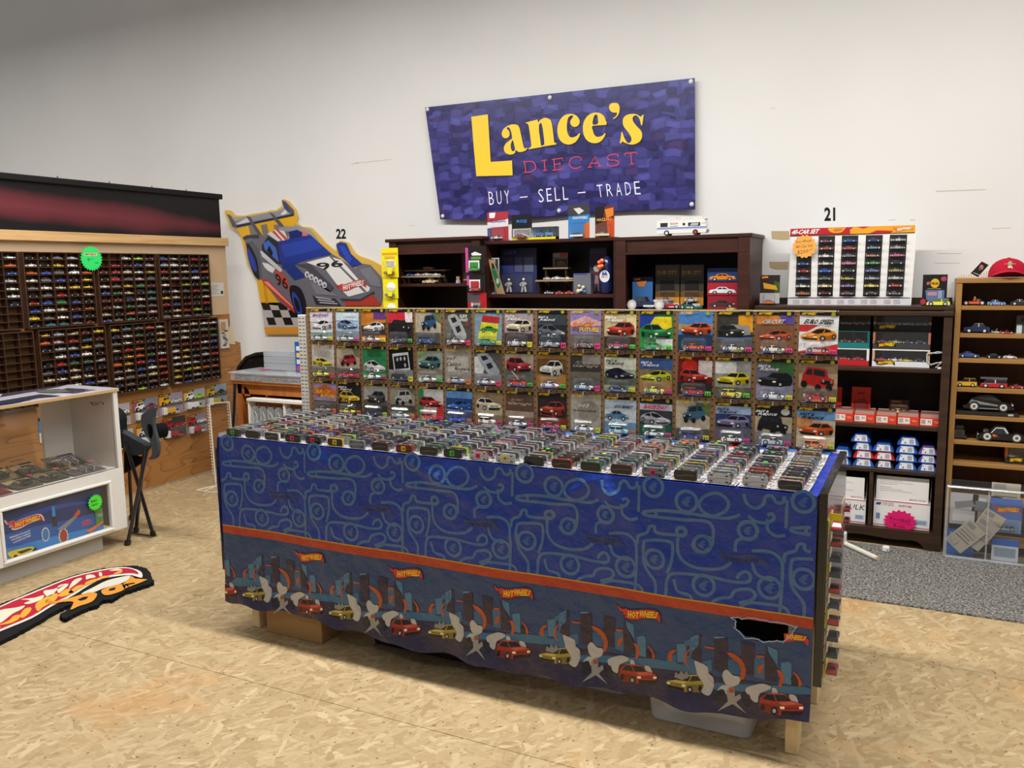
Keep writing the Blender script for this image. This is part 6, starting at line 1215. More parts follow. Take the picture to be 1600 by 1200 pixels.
# third shelf: blue and red tapered cartons stacked
zs = dz_[2]+.0005; y3 = YD+.03
def tcarton(x0, x1, lv, col, lab, zb_=None, yy=y3):
    p0 = PX(x0, 735, yy); p1 = PX(x1, 735, yy); w_ = p1.x-p0.x; h_ = .044; z = zs+lv*(h_+.002)
    t = thing('tapered_carton', lab, 'carton', ((p0.x+p1.x)/2, yy, z), group='stacked barcode cartons on the third shelf')
    m = MB((0, -1, 0)); m.prism([(-w_/2, 0), (w_/2, 0), (w_/2-.001, h_*.25), (w_/2-.022, h_), (-w_/2+.022, h_), (-w_/2+.001, h_*.25)], 1, 0, .2, H(col)); g = lambda u, v: Vector((-w_/2+w_*u, -.0003, h_-h_*v)); m.up(); upoly(m, g, [(.24, .12), (.80, .12), (.86, .9), (.16, .9)], H('dfe2e8')); m.up()
    for j in range(7): upoly(m, g, R4(.56+j*.03, .22, .56+j*.03+.013, .8), H('22242c'))
    upoly(m, g, circ(.27, .35, .03, .09, 8), H('c02838')); upoly(m, g, R4(.34, .6, .4, .8), H('4a4c58')); m.build('carton', M_PRINT, t, local=True)
BLU = '2458ac'
for q in [(1300, 1329, 0, BLU, 'lowest blue carton of the leftmost stack'), (1300, 1329, 1, BLU, 'upper blue carton of the leftmost stack'), (1332, 1365, 0, BLU, 'lowest blue carton of the second stack'), (1332, 1365, 1, 'b8242c', 'red and blue carton, second in the second stack'), (1331, 1361, 2, BLU, 'blue carton, third in the second stack'), (1328, 1358, 3, BLU, 'blue carton on top of the second stack'), (1300, 1320, 3, BLU, '') if 0 else None,
          (1366, 1396, 0, '1c2c54', 'dark blue carton at the bottom of the middle stack'), (1364, 1397, 1, 'b02430', 'red carton in the middle stack'), (1362, 1395, 2.3, BLU, 'blue carton lying on the red one, middle stack'), (1398.5, 1432, 0, BLU, 'lowest blue carton of the fourth stack'), (1398.5, 1432, 1, BLU, 'blue carton, second in the fourth stack'), (1398.5, 1432, 2, BLU, 'blue carton, third in the fourth stack'), (1406, 1442, 3.1, BLU, 'topmost blue carton bridging the fourth and last stacks'),
          (1433.5, 1464, 0, BLU, 'lowest blue carton of the rightmost stack'), (1433.5, 1464, 1, '3c48a8', 'violet blue carton in the rightmost stack'), (1433.5, 1464, 2, '5c4c94', 'violet carton on top of the rightmost stack')]:
    if q:
        if q[2] == 2.3: q = (*q[:2], 2, *q[3:])
        if q[2] == 3.1: q = (1400, 1434, 3, *q[3:])
        tcarton(*q)
# bottom compartments: two white priority mail cartons
def mailbox(x0, x1, lab, w1, dy, n):
    Y = YD+dy; p0 = PX(x0, 790, Y); p1 = PX(x1, 790, Y); w_ = p1.x-p0.x; z0_ = .1005; hh = PX(x0, 742, Y).z-z0_; hl = hh*.52
    t = thing('mailing_carton', lab, 'carton', ((p0.x+p1.x)/2, Y, z0_)); m = MB((0, -1, 0)); m.box((-w_/2, 0, 0), (w_/2, .2, hl), H('e2dfdc'), .001); g = lambda u, v: Vector((-w_/2+w_*u, -.0002, hl-hl*v)); m.up()
    upoly(m, g, R4(0, .0, 1, .035), H('b02438')); upoly(m, g, R4(0, .92, 1, .95), H('b02438')); upoly(m, g, R4(.74, .62, .96, .82), H('b4c4d8')); m.up()
    for j in range(9): upoly(m, g, R4(.76+j*.02, .65, .768+j*.02, .79), H('3a5078'))
    if n == 0:
        text(m, 'BULK', rectmap(g, .48, .2, .98, .42), H('3c3c44'), 0, .05); text(m, 'PRIORITY', rectmap(g, .03, .1, .32, .17), H('5c3c44'), .02); text(m, 'MAIL', rectmap(g, .08, .2, .25, .26), H('5c3c44'), .02); text(m, '//', rectmap(g, .3, .5, .36, .66), H('6c6c74'), 0)
    else:
        upoly(m, g, [(.05, .1), (.14, .08), (.12, .18), (.04, .18)], H('2c5088')); text(m, 'UNITED STATES', rectmap(g, .15, .07, .36, .12), H('8c5c68'), .0); text(m, 'POSTAL SERVICE', rectmap(g, .15, .14, .36, .19), H('8c5c68'), .0); text(m, 'PRIORITY MAIL', rectmap(g, .45, .12, .68, .19), H('b0545c'), .02); upoly(m, g, R4(.05, .5, .12, .72), H('6c84ac'))
    m.build('box', M_BOX, t, local=True)
    m = MB((0, -1, 0)); m.box((-w_/2+.01, .004, hl), (w_/2-.012, .008, hh), H('e6e3e0')); g2 = lambda u, v: Vector((-w_/2+.01+(w_-.022)*u, .0038, hh-(hh-hl)*v)); m.up()
    for j in range(8):
        if j in (4, ): continue
        upoly(m, g2, R4(.07, .1+j*.07, .3+.5*((j*7) % 5)/5, .115+j*.07), H('a8a0a4'))
    text(m, 'MADE IN THE USA', rectmap(g2, .65, .86, .95, .92), H('a8505c'), .01); m.build('raised_flap', M_BOX, t, local=True)
    for s_ in (-1, 1): m = MB(); m.slab([Vector((s_*(w_/2-.001), y, z)) for y, z in ((0.01, hl), (.19, hl), (.19, hh*.98), (.03, hh*.98))], (s_*.001, 0, 0), H('cfccc8')); m.build('side_flap', M_BOX, t, local=True)
    return t
mailbox(1290, 1353, 'white mailing carton marked BULK on the bottom shelf', 0, .03, 0)
mbx = mailbox(1365, 1454, 'white mailing carton with pink football sign on the bottom shelf', 0, .03, 1)
m = MB((0, -1, 0)); p = PX(1406, 815, YD+.02); burst(m, p, (1, 0, 0), (0, 0, .78), .086, 17, (0, .001, 0), H('d81868'), .82); m.up()
bq = lambda a, b, c, d: (lambda u, v: Vector((p.x+a+(c-a)*u, YD+.0198, p.z+b+(d-b)*v-(u-.5)*.006)))
text(m, 'Football', bq(-.05, .022, .052, -.0), H('6a1030'), 0); text(m, 'Bulk', bq(-.03, -.018, .028, -.034), H('6a1030'), 0); m.ribbon([(-.055, -.006), (.055, -.012)], .0015, lambda a, b: Vector((p.x+a, YD+.0198, p.z+b)), H('6a1030')); m.build('price_sign', M_MATTE, label='hot pink starburst sign reading Football Bulk on the mailing carton', cat='price sign')
# ------- pine bookcase models
y4 = YP_+.06
def pc(lab, x0, x1, yb, si, kd, bc, **k):
    return model_car(k.pop('name', 'model_car'), lab, x0, x1, yb, k.pop('Y', y4), pz[si]+.0005, kd, bc, **k)
def driver(c):
    def f(v, L_, W_, Hh): v.lathe([(0, 0), (L_*.07, L_*.02), (L_*.08, L_*.12), (L_*.04, L_*.15), (0, L_*.15)], 8, H(c), (-.02*L_, 0, Hh*.62)); v.lathe([(0, 0), (L_*.06, L_*.05), (0, L_*.11)], 8, H('c8a890'), (-.02*L_, 0, Hh*.62+L_*.14))
    return f
pc('orange open toy car with driver, top shelf of the pine bookcase', 1505, 1539, 477, 0, 'hotrod', 'c8502c', extra=driver('d87c40'), face=-1)
pc('pale blue toy car on the top shelf of the pine bookcase', 1542, 1571, 477, 0, 'sedan', '6c94c8', roof='d8dce0')
pc('black and white toy car on the top shelf, right, of the pine bookcase', 1578, 1612, 477, 0, 'coupe', '2a2c34', roof='d8d8dc')
pc('navy vintage convertible model with cream top, second shelf', 1505, 1546, 520, 1, 'sedan', '1f2c50', roof='cfc4a8', Hr=.42, face=-1, hub='d8d8d8')
pc('small white and green racing toy on the second pine shelf', 1549, 1566, 520, 1, 'racer', 'b8bcb0', extra=driver('3c6a38'))
pc('small red open toy car on the second pine shelf', 1563, 1584, 521, 1, 'racer', 'a82434', Y=y4-.045)
slabbox('gift_box', 'grey boxed car with pale label at the right of the second pine shelf', 1587, 493, 1612, 521, y4+.02, .06, '4a4a4a', pz[1]+.0005, 'toy box', [('b8ccd0', R4(.04, .5, .4, 1)), ('181818', circ(.4, .22, .12, .12, 10))])
pc('small blue convertible toy on the third pine shelf', 1497, 1530, 560, 2, 'coupe', '2c50a0', face=1)
pc('small black rounded toy car on the third pine shelf', 1540, 1566, 560, 2, 'beetle', '1c1c1e', face=1)
pc('small red and white toy car on the third pine shelf', 1567, 1589, 560, 2, 'beetle', 'd8d4d0', roof='c83c38')
pc('yellow vintage station wagon model on the fourth pine shelf', 1493, 1526, 604, 3, 'wagon', 'd8a81c', Hr=.46, face=-1)
def ladder(v, L_, W_, Hh):
    v.box((-.30*L_, -W_*.5, Hh*.30), (-.08*L_, -W_*.52, Hh*.72), H('d8d8d8')); v.box((-.5*L_, -W_*.3, Hh*1.05), (.5*L_, W_*.3, Hh*1.12), H('6c6c70'))
    for s_ in (-1, 1): v.box((-.5*L_, s_*W_*.3, Hh*1.12), (.5*L_, s_*W_*.26, Hh*1.26), H('54565a'))
    for k in range(9): v.box((-.48*L_+k*.115*L_, -W_*.28, Hh*1.14), (-.46*L_+k*.115*L_, W_*.28, Hh*1.2), H('8a8c90'))
    v.box((-.1*L_, -W_*.1, Hh*.9), (0, W_*.1, Hh*1.06), H('8a8c90'))
pc('red and white fire truck model with grey ladder on the fourth pine shelf', 1531, 1573, 606, 3, 'van', 'b8202c', roof='d8d0cc', Hr=.36, extra=ladder, name='model_fire_truck', face=-1)
pc('small dark red sports toy car at the right of the fourth pine shelf', 1577, 1601, 606, 3, 'coupe', 'a81c30', face=1)
zpl = pz[4]
m = MB(); a = PX(1492, 640, y4); b = PX(1591, 648, y4); m.box((a.x+.004, y4-.05, zpl+.0005), (b.x, y4+.06, zpl+.022), H('1b1c1b'), .004); m.up(0); m.box((b.x-.05, y4-.0505, zpl+.006), (b.x-.025, y4-.051, zpl+.016), H('b8b0a8')); m.build('display_plinth', M_GLOSS, label='black display plinth under the large black model car', cat='plinth')
def big_car(name, label, x0, x1, Y, z, kind, body, Hr, face, hubc, flames=False, roof=None):
    a = PX(x0, 640, Y); b = PX(x1, 640, Y); L_ = b.x-a.x; W_ = L_*.38; Hh = L_*Hr; t = thing(name, label, 'model car', ((a.x+b.x)/2, Y, z), rz=0 if face > 0 else math.pi); s = 1 if face > 0 else -1
    m = MB(); r = KINDS[kind][4]*L_*1.15; zo = 0
    prof = {'beetle': cr_([(-.5, .22), (-.49, .34), (-.44, .42), (-.40, .62), (-.30, .80), (-.18, .95), (-.02, 1.0), (.10, .94), (.22, .72), (.27, .62), (.38, .56), (.46, .42), (.50, .24)], 3)+[(.50, .14), (-.5, .14)],
            'coupe': cr_([(-.5, .3), (-.49, .52), (-.4, .6), (-.2, .62), (0, .6), (.25, .6), (.42, .56), (.49, .42), (.5, .28)], 3)+[(.5, .15), (-.5, .15)]}[kind]
    n = len(prof); vs = []
    for k, yy in enumerate((-1, -.86, .86, 1)):
        for x_, z_ in prof: sc_ = 1 if abs(yy) < .95 else .97; zz_ = z_ if abs(yy) < .95 else min(z_, .62 if kind == 'beetle' else z_*.96); vs.append((x_*L_*sc_, yy*W_/2*(1 if z_ < .65 else .72 if abs(yy) > .9 else .80), zz_*Hh if abs(yy) < .95 else (z_*.97)*Hh))
    fs = [(k*n+i, k*n+(i+1) % n, (k+1)*n+(i+1) % n, (k+1)*n+i) for k in range(3) for i in range(n)] + [tuple(range(n)), tuple(range(4*n-1, 3*n-1, -1))]
    m.add(vs, fs, H(body)); m.build('body', M_PAINT, t, local=True)
    G = H('22262a')
    if kind == 'beetle':
        for s_ in (-1, 1):
            m = MB((0, s_, 0)); yy = s_*W_/2*.73
            for q in ([(-.26, .66), (-.20, .84), (-.08, .90), (-.08, .66)], [(-.05, .66), (-.05, .90), (.06, .86), (.16, .68)]): m.poly([Vector((x_*L_, yy, z_*Hh)) for x_, z_ in q], G)
            m.build('side_window', M_GLOSS, t, local=True)
        for s_ in (-1, 1):
            m = MB(); m.box((-.2*L_, s_*W_*.5, Hh*.15), (.2*L_, s_*W_*.53, Hh*.2), H('8a8c8e'), .001); m.build('running_board', M_GLOSS, t, local=True)
    else:
        m = MB(); b0, b1, r0, r1 = -.12*L_, .22*L_, -.04*L_, .12*L_; w1, w2 = W_*.40, W_*.32; zb_, zt_ = .6*Hh, .96*Hh
        m.add([(b0, -w1, zb_), (b1, -w1, zb_), (b1, w1, zb_), (b0, w1, zb_), (r0, -w2, zt_), (r1, -w2, zt_), (r1, w2, zt_), (r0, w2, zt_)], [(0, 1, 5, 4), (1, 2, 6, 5), (2, 3, 7, 6), (3, 0, 4, 7), (4, 5, 6, 7)], [G]*4+[H(roof or body)])
        m.box((r0-.01*L_, -w2*1.03, zt_-.008), (r1+.01*L_, w2*1.03, zt_+.004), H(roof or body), .003)
        for s_ in (-1, 1): m.tube([(b0, s_*w1, zb_), (r0, s_*w2, zt_)], .005, 5, H(roof or body)); m.tube([(b1, s_*w1, zb_), (r1, s_*w2, zt_)], .003, 5, H(roof or body))
        m.build('cabin', M_PAINT, t, local=True)
        m = MB(); m.box((.26*L_ if face < 0 else .26*L_, -W_*.12, .56*Hh), (.38*L_, W_*.12, .80*Hh), H('9a9c9e'), .004); m.build('engine_blower', M_GLOSS, t, local=True)
        if flames:
            for s_ in (-1, 1):
                m = MB((0, s_, 0), .0006); yy = s_*W_/2*.985; m.up()
                m.poly([Vector((x_*L_, yy, z_*Hh)) for x_, z_ in [(.42, .46), (.10, .5), (-.12, .30), (.02, .26), (.28, .26)]], H('dcd8d4')); m.up(); m.poly([Vector((x_*L_, yy, z_*Hh)) for x_, z_ in [(.42, .48), (.2, .54), (.08, .48), (.16, .44), (.06, .38), (.2, .36), (.3, .3)]], H('d8702c')); m.build('flame_print', M_PRINT, t, local=True)
    for x_ in (-.30, .30):
        for s_ in (-1, 1):
            m = MB(); m.cyl((x_*L_, s_*W_*.36, r), (x_*L_, s_*W_*.51, r), r, 18, H('141414')); m.cyl((x_*L_, s_*W_*.51, r), (x_*L_, s_*W_*.52, r), r*.66, 16, H(hubc)); m.cyl((x_*L_, s_*W_*.52, r), (x_*L_, s_*W_*.53, r), r*.30, 10, H('55575a')); w_ = m.build('wheel', M_GLOSS, t, local=True)
    for s_ in (-1, 1): m = MB(); m.cyl((.47*L_, s_*W_*.32, Hh*.42), (.50*L_, s_*W_*.32, Hh*.40), L_*.022, 10, H('d8d8d0')); m.build('headlight', M_GLOSS, t, local=True)
    for e in (-.51, .50): m = MB(); m.box((e*L_, -W_*.42, Hh*.18), ((e+.01)*L_, W_*.42, Hh*.25), H('a8aaac'), .001); m.build('bumper', M_GLOSS, t, local=True)
big_car('model_car', 'large shiny black vintage rounded car model on the black plinth', 1506, 1582, y4, zpl+.0225, 'beetle', '17140f', .40, 1, 'c8c4c0')
big_car('model_car', 'large black sports car model with flames and silver roof, sixth pine shelf', 1529, 1606, y4, pz[5]+.0005, 'coupe', '151414', .34, -1, 'c8c8c4', True, 'c4c4c8')
t = thing('model_truck', 'small dark grey truck model facing forward on the sixth pine shelf', 'model truck', (PX(1499, 684, y4-.03).x, y4-.02, pz[5]+.0005))
m = MB((0, -1, 0)); m.box((-.026, 0, .012), (.026, .07, .05), H('34312d'), .004); m.box((-.022, .012, .05), (.022, .06, .074), H('3a3733'), .005); m.up(2); m.poly([Vector((x_, .0118, z_)) for x_, z_ in ((-.018, .053), (.018, .053), (.016, .068), (-.016, .068))], H('131313')); m.poly([Vector((x_, -.0002, z_)) for x_, z_ in ((-.014, .022), (.014, .022), (.014, .040), (-.014, .040))], H('17161a')); m.build('body', M_GLOSS, t, local=True)
for s_ in (-1, 1):
    for yy in (.012, .055): m = MB(); m.cyl((s_*.022, yy, .012), (s_*.034, yy, .012), .012, 10, H('161616')); m.build('wheel', M_GLOSS, t, local=True)
m = MB(); m.box((-.036, -.012, .008), (.036, -.004, .018), H('2c2a28'), .002); m.build('bumper', M_GLOSS, t, local=True)
wb = winbox(1569, 703, 1640, 730, pz[6]+.0005, .10, 'd88838', '2a2622', '1e1c1c', 'dark window box with orange corner and flame logo on the seventh pine shelf', True, ('e4e0dc', 'e4e0dc'), 'c8742c', Y=y4-.01); wb['group'] = 'window boxes'; del wb['group']
# red cap and black hang tag
cp = thing('cap', 'red baseball cap with small green figure emblem on the pine bookcase', 'cap', (PX(1575, 430, YP_+.12).x, YP_+.13, PT+.0005))
m = MB(); vs = []; fs = []; nr, nc = 7, 20
for i in range(nr+1):
    ph = math.pi/2*i/nr; r = math.cos(ph); 
    for k in range(nc): t_ = 2*math.pi*k/nc; vs.append((.092*r*math.cos(t_)*(1+.06*math.sin(t_)), .10*r*math.sin(t_), .004+.098*math.sin(ph)**.85))
for i in range(nr):
    for k in range(nc): fs.append((i*nc+k, i*nc+(k+1) % nc, (i+1)*nc+(k+1) % nc, (i+1)*nc+k))
m.add(vs, fs, H('b01830')); m.cyl((0, 0, .098), (0, 0, .104), .008, 8, H('a0162c')); m.build('crown', M_FABRIC, cp, local=True, smooth=True)
m = MB(); vs = []; nx = 14
for j in range(4):
    for i in range(nx+1):
        u = -1+2*i/nx; rr = .095+.075*(j/3)*(1-u*u*.35); yy = -math.sqrt(max(0, 1-u*u))*(.088+.07*j/3)-.004; vs.append((u*.088, yy-.004*j, .028*(1-u*u)+.004+.003*(3-j)))
fs = [(j*(nx+1)+i, j*(nx+1)+i+1, (j+1)*(nx+1)+i+1, (j+1)*(nx+1)+i) for j in range(3) for i in range(nx)]
m.add(vs, fs, H('b41c34')); o = len(vs); m.add([(a, b, c-.003) for a, b, c in vs], fs, H('8c2436')); m.build('visor', M_FABRIC, cp, local=True, smooth=True)
m = MB((0, -1, 0)); e0 = lambda a, b: (a, -.096+.25*(b-.045)*(.4), b+.012)
m.poly([e0(*q) for q in circ(0, .062, .010, .012, 10)], H('8ca880')); m.up(); m.poly([e0(*q) for q in [(-.009, .05), (.009, .05), (.013, .034), (.004, .040), (-.003, .036), (-.010, .044)]], H('e8c8a8')); m.poly([e0(*q) for q in [(-.024, .058), (.024, .058), (.024, .061), (-.024, .061)]], H('c88c70')); m.build('emblem', M_PRINT, cp, local=True)
m = MB((0, -1, 0)); tg = [PX(x, y, YP_+.01) for x, y in ((1516.5, 427), (1534, 408.5), (1545, 414), (1528, 433))]; m.slab(tg, (0, .0015, 0), H('1a1614')); m.up(); cc = PX(1532, 420, YP_+.01); m.poly([cc+Vector((a, 0, b)) for a, b in circ(.004, .008, .010, .014, 8)], H('b05c64')); m.poly([cc+Vector((a, 0, b)) for a, b in ((-.006, -.008), (.004, -.004), (.0, .004), (-.008, 0))], H('6c8c50')); m.ribbon([(1521, 426), (1530, 429.5)], .8, lambda x, y: PX(x, y, YP_+.0095), H('c8c0b8')); m.build('hang_tag', M_PRINT, label='black cardboard hang tag standing left of the red cap', cat='hang tag')
m = MB(); p = PX(1513, 430, WY-.03)
for k in range(12): m.box((.14+k*.012, WY-.04, PT+.0005), (.146+k*.012, WY-.035, PT+.01+.02*(k/12)**2+.004*(k % 3)), H('c8b89c'))
m.build('paint_flakes', M_MATTE, label='ragged tan paper edge standing behind the pine bookcase top', cat='paper scrap', kind='stuff')
# clear bin on its side with carded cars
bn = thing('storage_bin', 'clear plastic storage bin on its side full of carded cars by the pine bookcase', 'storage bin', (.33, 4.86, .0095))
BYf = 4.82; q = [PX(x, y, BYf) for x, y in ((1480, 757), (1625, 768), (1618, 884), (1473, 866))]; bx0, bx1, bz0, bz1 = q[3].x, .60, .0095, q[0].z
m = MB()
for a, b in (((bx0, BYf, bz0), (bx1, BYf+.004, bz1)), ((bx0, BYf+.004, bz0), (bx0+.004, 4.96, bz1)), ((bx1-.004, BYf+.004, bz0), (bx1, 4.96, bz1)), ((bx0+.004, BYf+.004, bz1-.004), (bx1-.004, 4.96, bz1)), ((bx0+.004, BYf+.004, bz0), (bx1-.004, 4.96, bz0+.004))): m.box(a, b, WHT)
m.build('shell', M_BLISTER, bn)
m = MB(); rr = cr_([(bx0+.008, bz0+.008), (bx1-.008, bz0+.008), (bx1-.008, bz1-.008), (bx0+.008, bz1-.008)], 1, True); m.tube([(a, BYf-.004, b) for a, b in rr]+[(rr[0][0], BYf-.004, rr[0][1])], .009, 6, H('a4aab0')); m.tube([((bx0+bx1)/2-.04, BYf-.002, bz0+.01), ((bx0+bx1)/2-.04, BYf-.002, bz1-.01)], .004, 5, H('a4aab0')); m.build('rim', M_BIN2, bn)
def loose(px, py, w, h, ang, bg, lay, lab, Y=BYf+.03, front=False, bc='8c98a8'):
    c = PX(px, py, Y); t = thing('carded_toy_car', lab, 'carded toy', (c.x, Y, c.z), rot=(0, ang, 0), group='carded cars in the clear bin')
    m = MB((0, -1, 0)); m.box((-w/2, 0, -h/2), (w/2, .001, h/2), H(bg)); g = lambda u, v: Vector((-w/2+w*u, -.0002, h/2-h*v))
    for cc_, pts in lay: m.up(); upoly(m, g, pts, H(cc_))
    if front: m.up(); flame_logo(m, rectmap(g, .05, .2, .95, .42))
    m.build('card', M_PRINT, t, local=True)
    if front is not None and front:
        b = MB(); b.box((-w*.4, -.028, -h*.45), (w*.4, -.001, -h*.12), WHT, .006); b.build('blister', M_BLISTER, t, local=True); v = MB(); v.m = Matrix.Translation((0, -.014, -h*.4)); car(v, 'coupe', w*.7, .024, .02, paint=H(bc)); v.build('toy_car', M_PAINT, t, local=True)
BK = [('88867e', R4(.08, .05, .5, .2)), ('9c988c', R4(.08, .26, .9, .34)), ('6c6a66', R4(.1, .4, .9, .43)), ('6c6a66', R4(.1, .5, .8, .53)), ('6c6a66', R4(.1, .6, .9, .63)), ('a8a498', R4(.1, .72, .5, .92))]
loose(1506, 795, .13, .17, .0, 'a8aab0', [('6c7078', [(.15, .3), (.8, .2), (.9, .4), (.2, .5)]), ('c4c4c8', R4(.1, .55, .9, .9))], 'grey carded car at the top left of the clear bin', Y=BYf+.09)
loose(1500, 850, .13, .16, .0, '2c5ca0', [('8c9098', R4(.1, .1, .9, .5)), ('3c70c0', R4(0, .6, 1, 1))], 'blue card at the bottom left of the clear bin', Y=BYf+.09)
loose(1540, 800, .13, .18, .05, '8c9098', [('5c6470', R4(.1, .2, .8, .5)), ('b8bcc0', R4(.2, .1, .5, .2))], 'grey carded car in the middle of the clear bin', Y=BYf+.09)
loose(1571, 780, .13, .17, 0, 'b0a898', BK, 'tan back-turned card at the top of the clear bin', Y=BYf+.09)
loose(1572, 806, .14, .18, 0, '2c64b4', [('6c8cb8', R4(0, .6, 1, 1))], 'blue flame-logo carded car in the clear bin', Y=BYf+.06, front=True)
loose(1570, 860, .12, .12, 0, 'c8ccd0', [('2c64b4', R4(0, 0, 1, .3)), ('8c98a8', R4(.1, .4, .9, .8))], 'white carded car at the bottom right of the clear bin', Y=BYf+.06)
loose(1508, 838, .105, .165, .75, 'b0a898', BK, 'tan back-turned card tilted furthest left in the clear bin', Y=BYf+.02)
loose(1531, 834, .105, .165, .6, 'a8a294', BK, 'tan back-turned card tilted in the middle of the clear bin', Y=BYf+.027)
loose(1542, 822, .105, .165, .5, 'b4ac9c', BK, 'tan back-turned card tilted furthest right in the clear bin', Y=BYf+.034)
# white track rod with plug and a loose cube on the carpet
t = thing('lamp_tube', 'white plastic tube light lying on the carpet under the low bookcase', 'tube light', (PX(1345, 858, YD).x, 4.75, .009))
a = P(1318, 848, 2, .022); b = P(1370, 872, 2, .022); m = MB(); m.cyl(a, b, .013, 12, H('e0dccc')); m.cyl(b, b+(b-a).normalized()*.012, .0135, 12, H('c8b898')); m.build('tube', M_GLOSS, t)
m = MB(); m.box((a.x-.022, a.y-.02, .0095), (a.x+.016, a.y+.02, .085), H('dcdad4'), .005); m.build('power_adapter', M_GLOSS, t)
m = MB(); m.tube([(a.x, a.y, .085), (a.x+.005, a.y, .12), (a.x-.02, a.y+.0, .15), (a.x-.06, a.y+.02, .155)], .003, 5, H('242424')); m.build('cord', M_GLOSS, t)
m = MB(); p = P(1384, 863, 2, .009); m.box((p.x-.018, p.y, .0095), (p.x+.018, p.y+.03, .04), H('e4e2de'), .005); m.poly([(p.x+.004, p.y-.0004, .016), (p.x+.012, p.y-.0004, .016), (p.x+.012, p.y-.0004, .026), (p.x+.004, p.y-.0004, .026)], H('8c8880')); m.build('plug_cube', M_GLOSS, label='small white plug cube lying alone on the grey carpet', cat='plug')
# ---------------------------------------------------------------- sales table
TX0, TX1, TYF, TYB, TZ = -2.694, -.273, 2.61, 3.27, .855
tb = thing('sales_table', 'long table on raw lumber legs under the blue printed cloth', 'table', ((TX0+TX1)/2, (TYF+TYB)/2, 0))
m = MB(); m.box((TX0+.005, TYF, TZ-.03), (TX1-.005, TYB+.01, TZ-.004)); m.build('table_top', M_RAWX, tb)
for i, (x_, y_) in enumerate(((TX0+.075, TYF+.035), (TX1-.075, TYF+.005), (TX0+.075, TYB-.12), (TX1-.055, TYB-.30))):
    m = MB(); m.box((x_, y_, 0), (x_+.042 if i % 2 == 0 else x_+.04, y_+.085, TZ-.03), bev=.003); m.build('leg', M_RAW, tb)
m = MB(); m.box((TX0+.02, TYF+.12, TZ-.12), (TX1-.02, TYF+.14, TZ-.03)); m.build('apron', M_RAWX, tb)
CFY = 2.588
def cl_y(X, z):
    d = .0045*math.sin(9*X+3*z)+.0012*math.sin(21*X-6*z+1)
    s = X+.98-(.855-z)*.9; d += .010*math.exp(-(s/.035)**2)*max(0, 1-(.855-z)*2.6)
    s = X+.98+(.855-z)*1.3; d += .012*math.exp(-(s/.04)**2)*max(0, 1-(.855-z)*2.4)
    s = X+.93; d += .010*math.exp(-(s/.03)**2)*min(1, max(0, (z-.46)/.12))
    s = X+1.75-(.855-z)*1.9; d += .008*math.exp(-(s/.05)**2)*max(0, 1-(.855-z)*2.4)
    k = max(0, (.27-z)); d += k*k*.9*(1+.6*math.sin(17*X))
    if z > .80: q = (z-.80)/.055; d *= (1-q)
    return CFY - d - .012*(.855-z)
ZB = [(-2.70, .14), (-2.657, .132), (-2.283, .139), (-1.9, .118), (-1.746, .108), (-1.302, .103), (-.909, .114), (-.558, .113), (-.40, .125), (-.26, .156)]
def z_bot(X):
    for (a, b), (c, d) in zip(ZB, ZB[1:]):
        if X <= c: t_ = max(0, (X-a)/(c-a)); return b+(d-b)*t_+.005*math.sin(31*X)
    return .156
HOLE = [PX(x, y, 2.57) for x, y in ((1140, 967), (1150, 974), (1146, 983), (1156, 990), (1162, 998), (1180, 1001), (1196, 1006), (1213, 1004), (1222, 1006), (1232, 999), (1238, 990), (1244, 983), (1225, 977), (1205, 974), (1190, 971), (1172, 967), (1160, 969), (1150, 966))]
HP = [(p.x, p.z) for p in HOLE]
def inside(x, y, poly):
    c = False; n = len(poly)
    for i in range(n):
        (a, b), (d, e) = poly[i], poly[i-1]
        if (b > y) != (e > y) and x < (d-a)*(y-b)/(e-b)+a: c = not c
    return c
m = MB(); NX, NZ = 242, 72; CX0, CX1 = TX0, TX1+.002
def vcol(z):
    return H('1b2b8c') if z > .476 else H('27406e')
grid = []
for j in range(NZ+1):
    for i in range(NX+1):
        X = CX0+(CX1-CX0)*i/NX; zb_ = z_bot(X); z = TZ+.002-(TZ+.002-zb_)*j/NZ; grid.append((X, cl_y(X, z), z))
fs = []; cs_ = []
for j in range(NZ):
    for i in range(NX):
        a = j*(NX+1)+i; cx_ = (grid[a][0]+grid[a+1][0])/2; cz_ = (grid[a][2]+grid[a+NX+1][2])/2
        if inside(cx_, cz_, HP): continue
        fs.append((a, a+1, a+NX+2, a+NX+1)); cs_.append(H('1a399a') if cz_ > .468 else (H('2b4672') if cz_ > .235+.0*i else H('322c48')))
m.add(grid, fs, cs_)
tc_ = thing('tablecloth', 'blue plastic race track tablecloth hanging over the long table', 'tablecloth', ((TX0+TX1)/2, CFY, .1))
m.build('front_drape', M_CLOTH, tc_, smooth=True)
# ragged hem around the torn hole
m = MB(); pts = [Vector((x, cl_y(x, z)-.002, z)) for x, z in fuzz([tuple(q) for q in HP], .0025)]; m.tube(pts+[pts[0]], .0022, 5, H('a8b8cc')); m.build('torn_edge', M_CLOTH, tc_)
m = MB(); 
ts = [(TX0-.012, CFY+.004), (TX1+.002, CFY+.004), (TX1+.002, TYB-.03), (TX0-.012, TYB-.03)]
m.add([(x, y, TZ+.002) for x, y in ts], [(0, 1, 2, 3)], H('1f3596')); m.build('top_sheet', M_CLOTH, tc_)
m = MB(); n_ = 10; vs = []
for j in range(n_+1):
    for i in range(7):
        z = TZ+.002-.62*j/n_; y = CFY+.004+.10*i; vs.append((TX0-.012-.012*math.sin(j/n_*3)-.006*math.sin(i*1.7+j*.5)*(j > 0), y, z))
m.add(vs, [(j*7+i, j*7+i+1, (j+1)*7+i+1, (j+1)*7+i) for j in range(n_) for i in range(6)], H('2238a4')); m.build('side_drape', M_CLOTH, tc_, smooth=True)
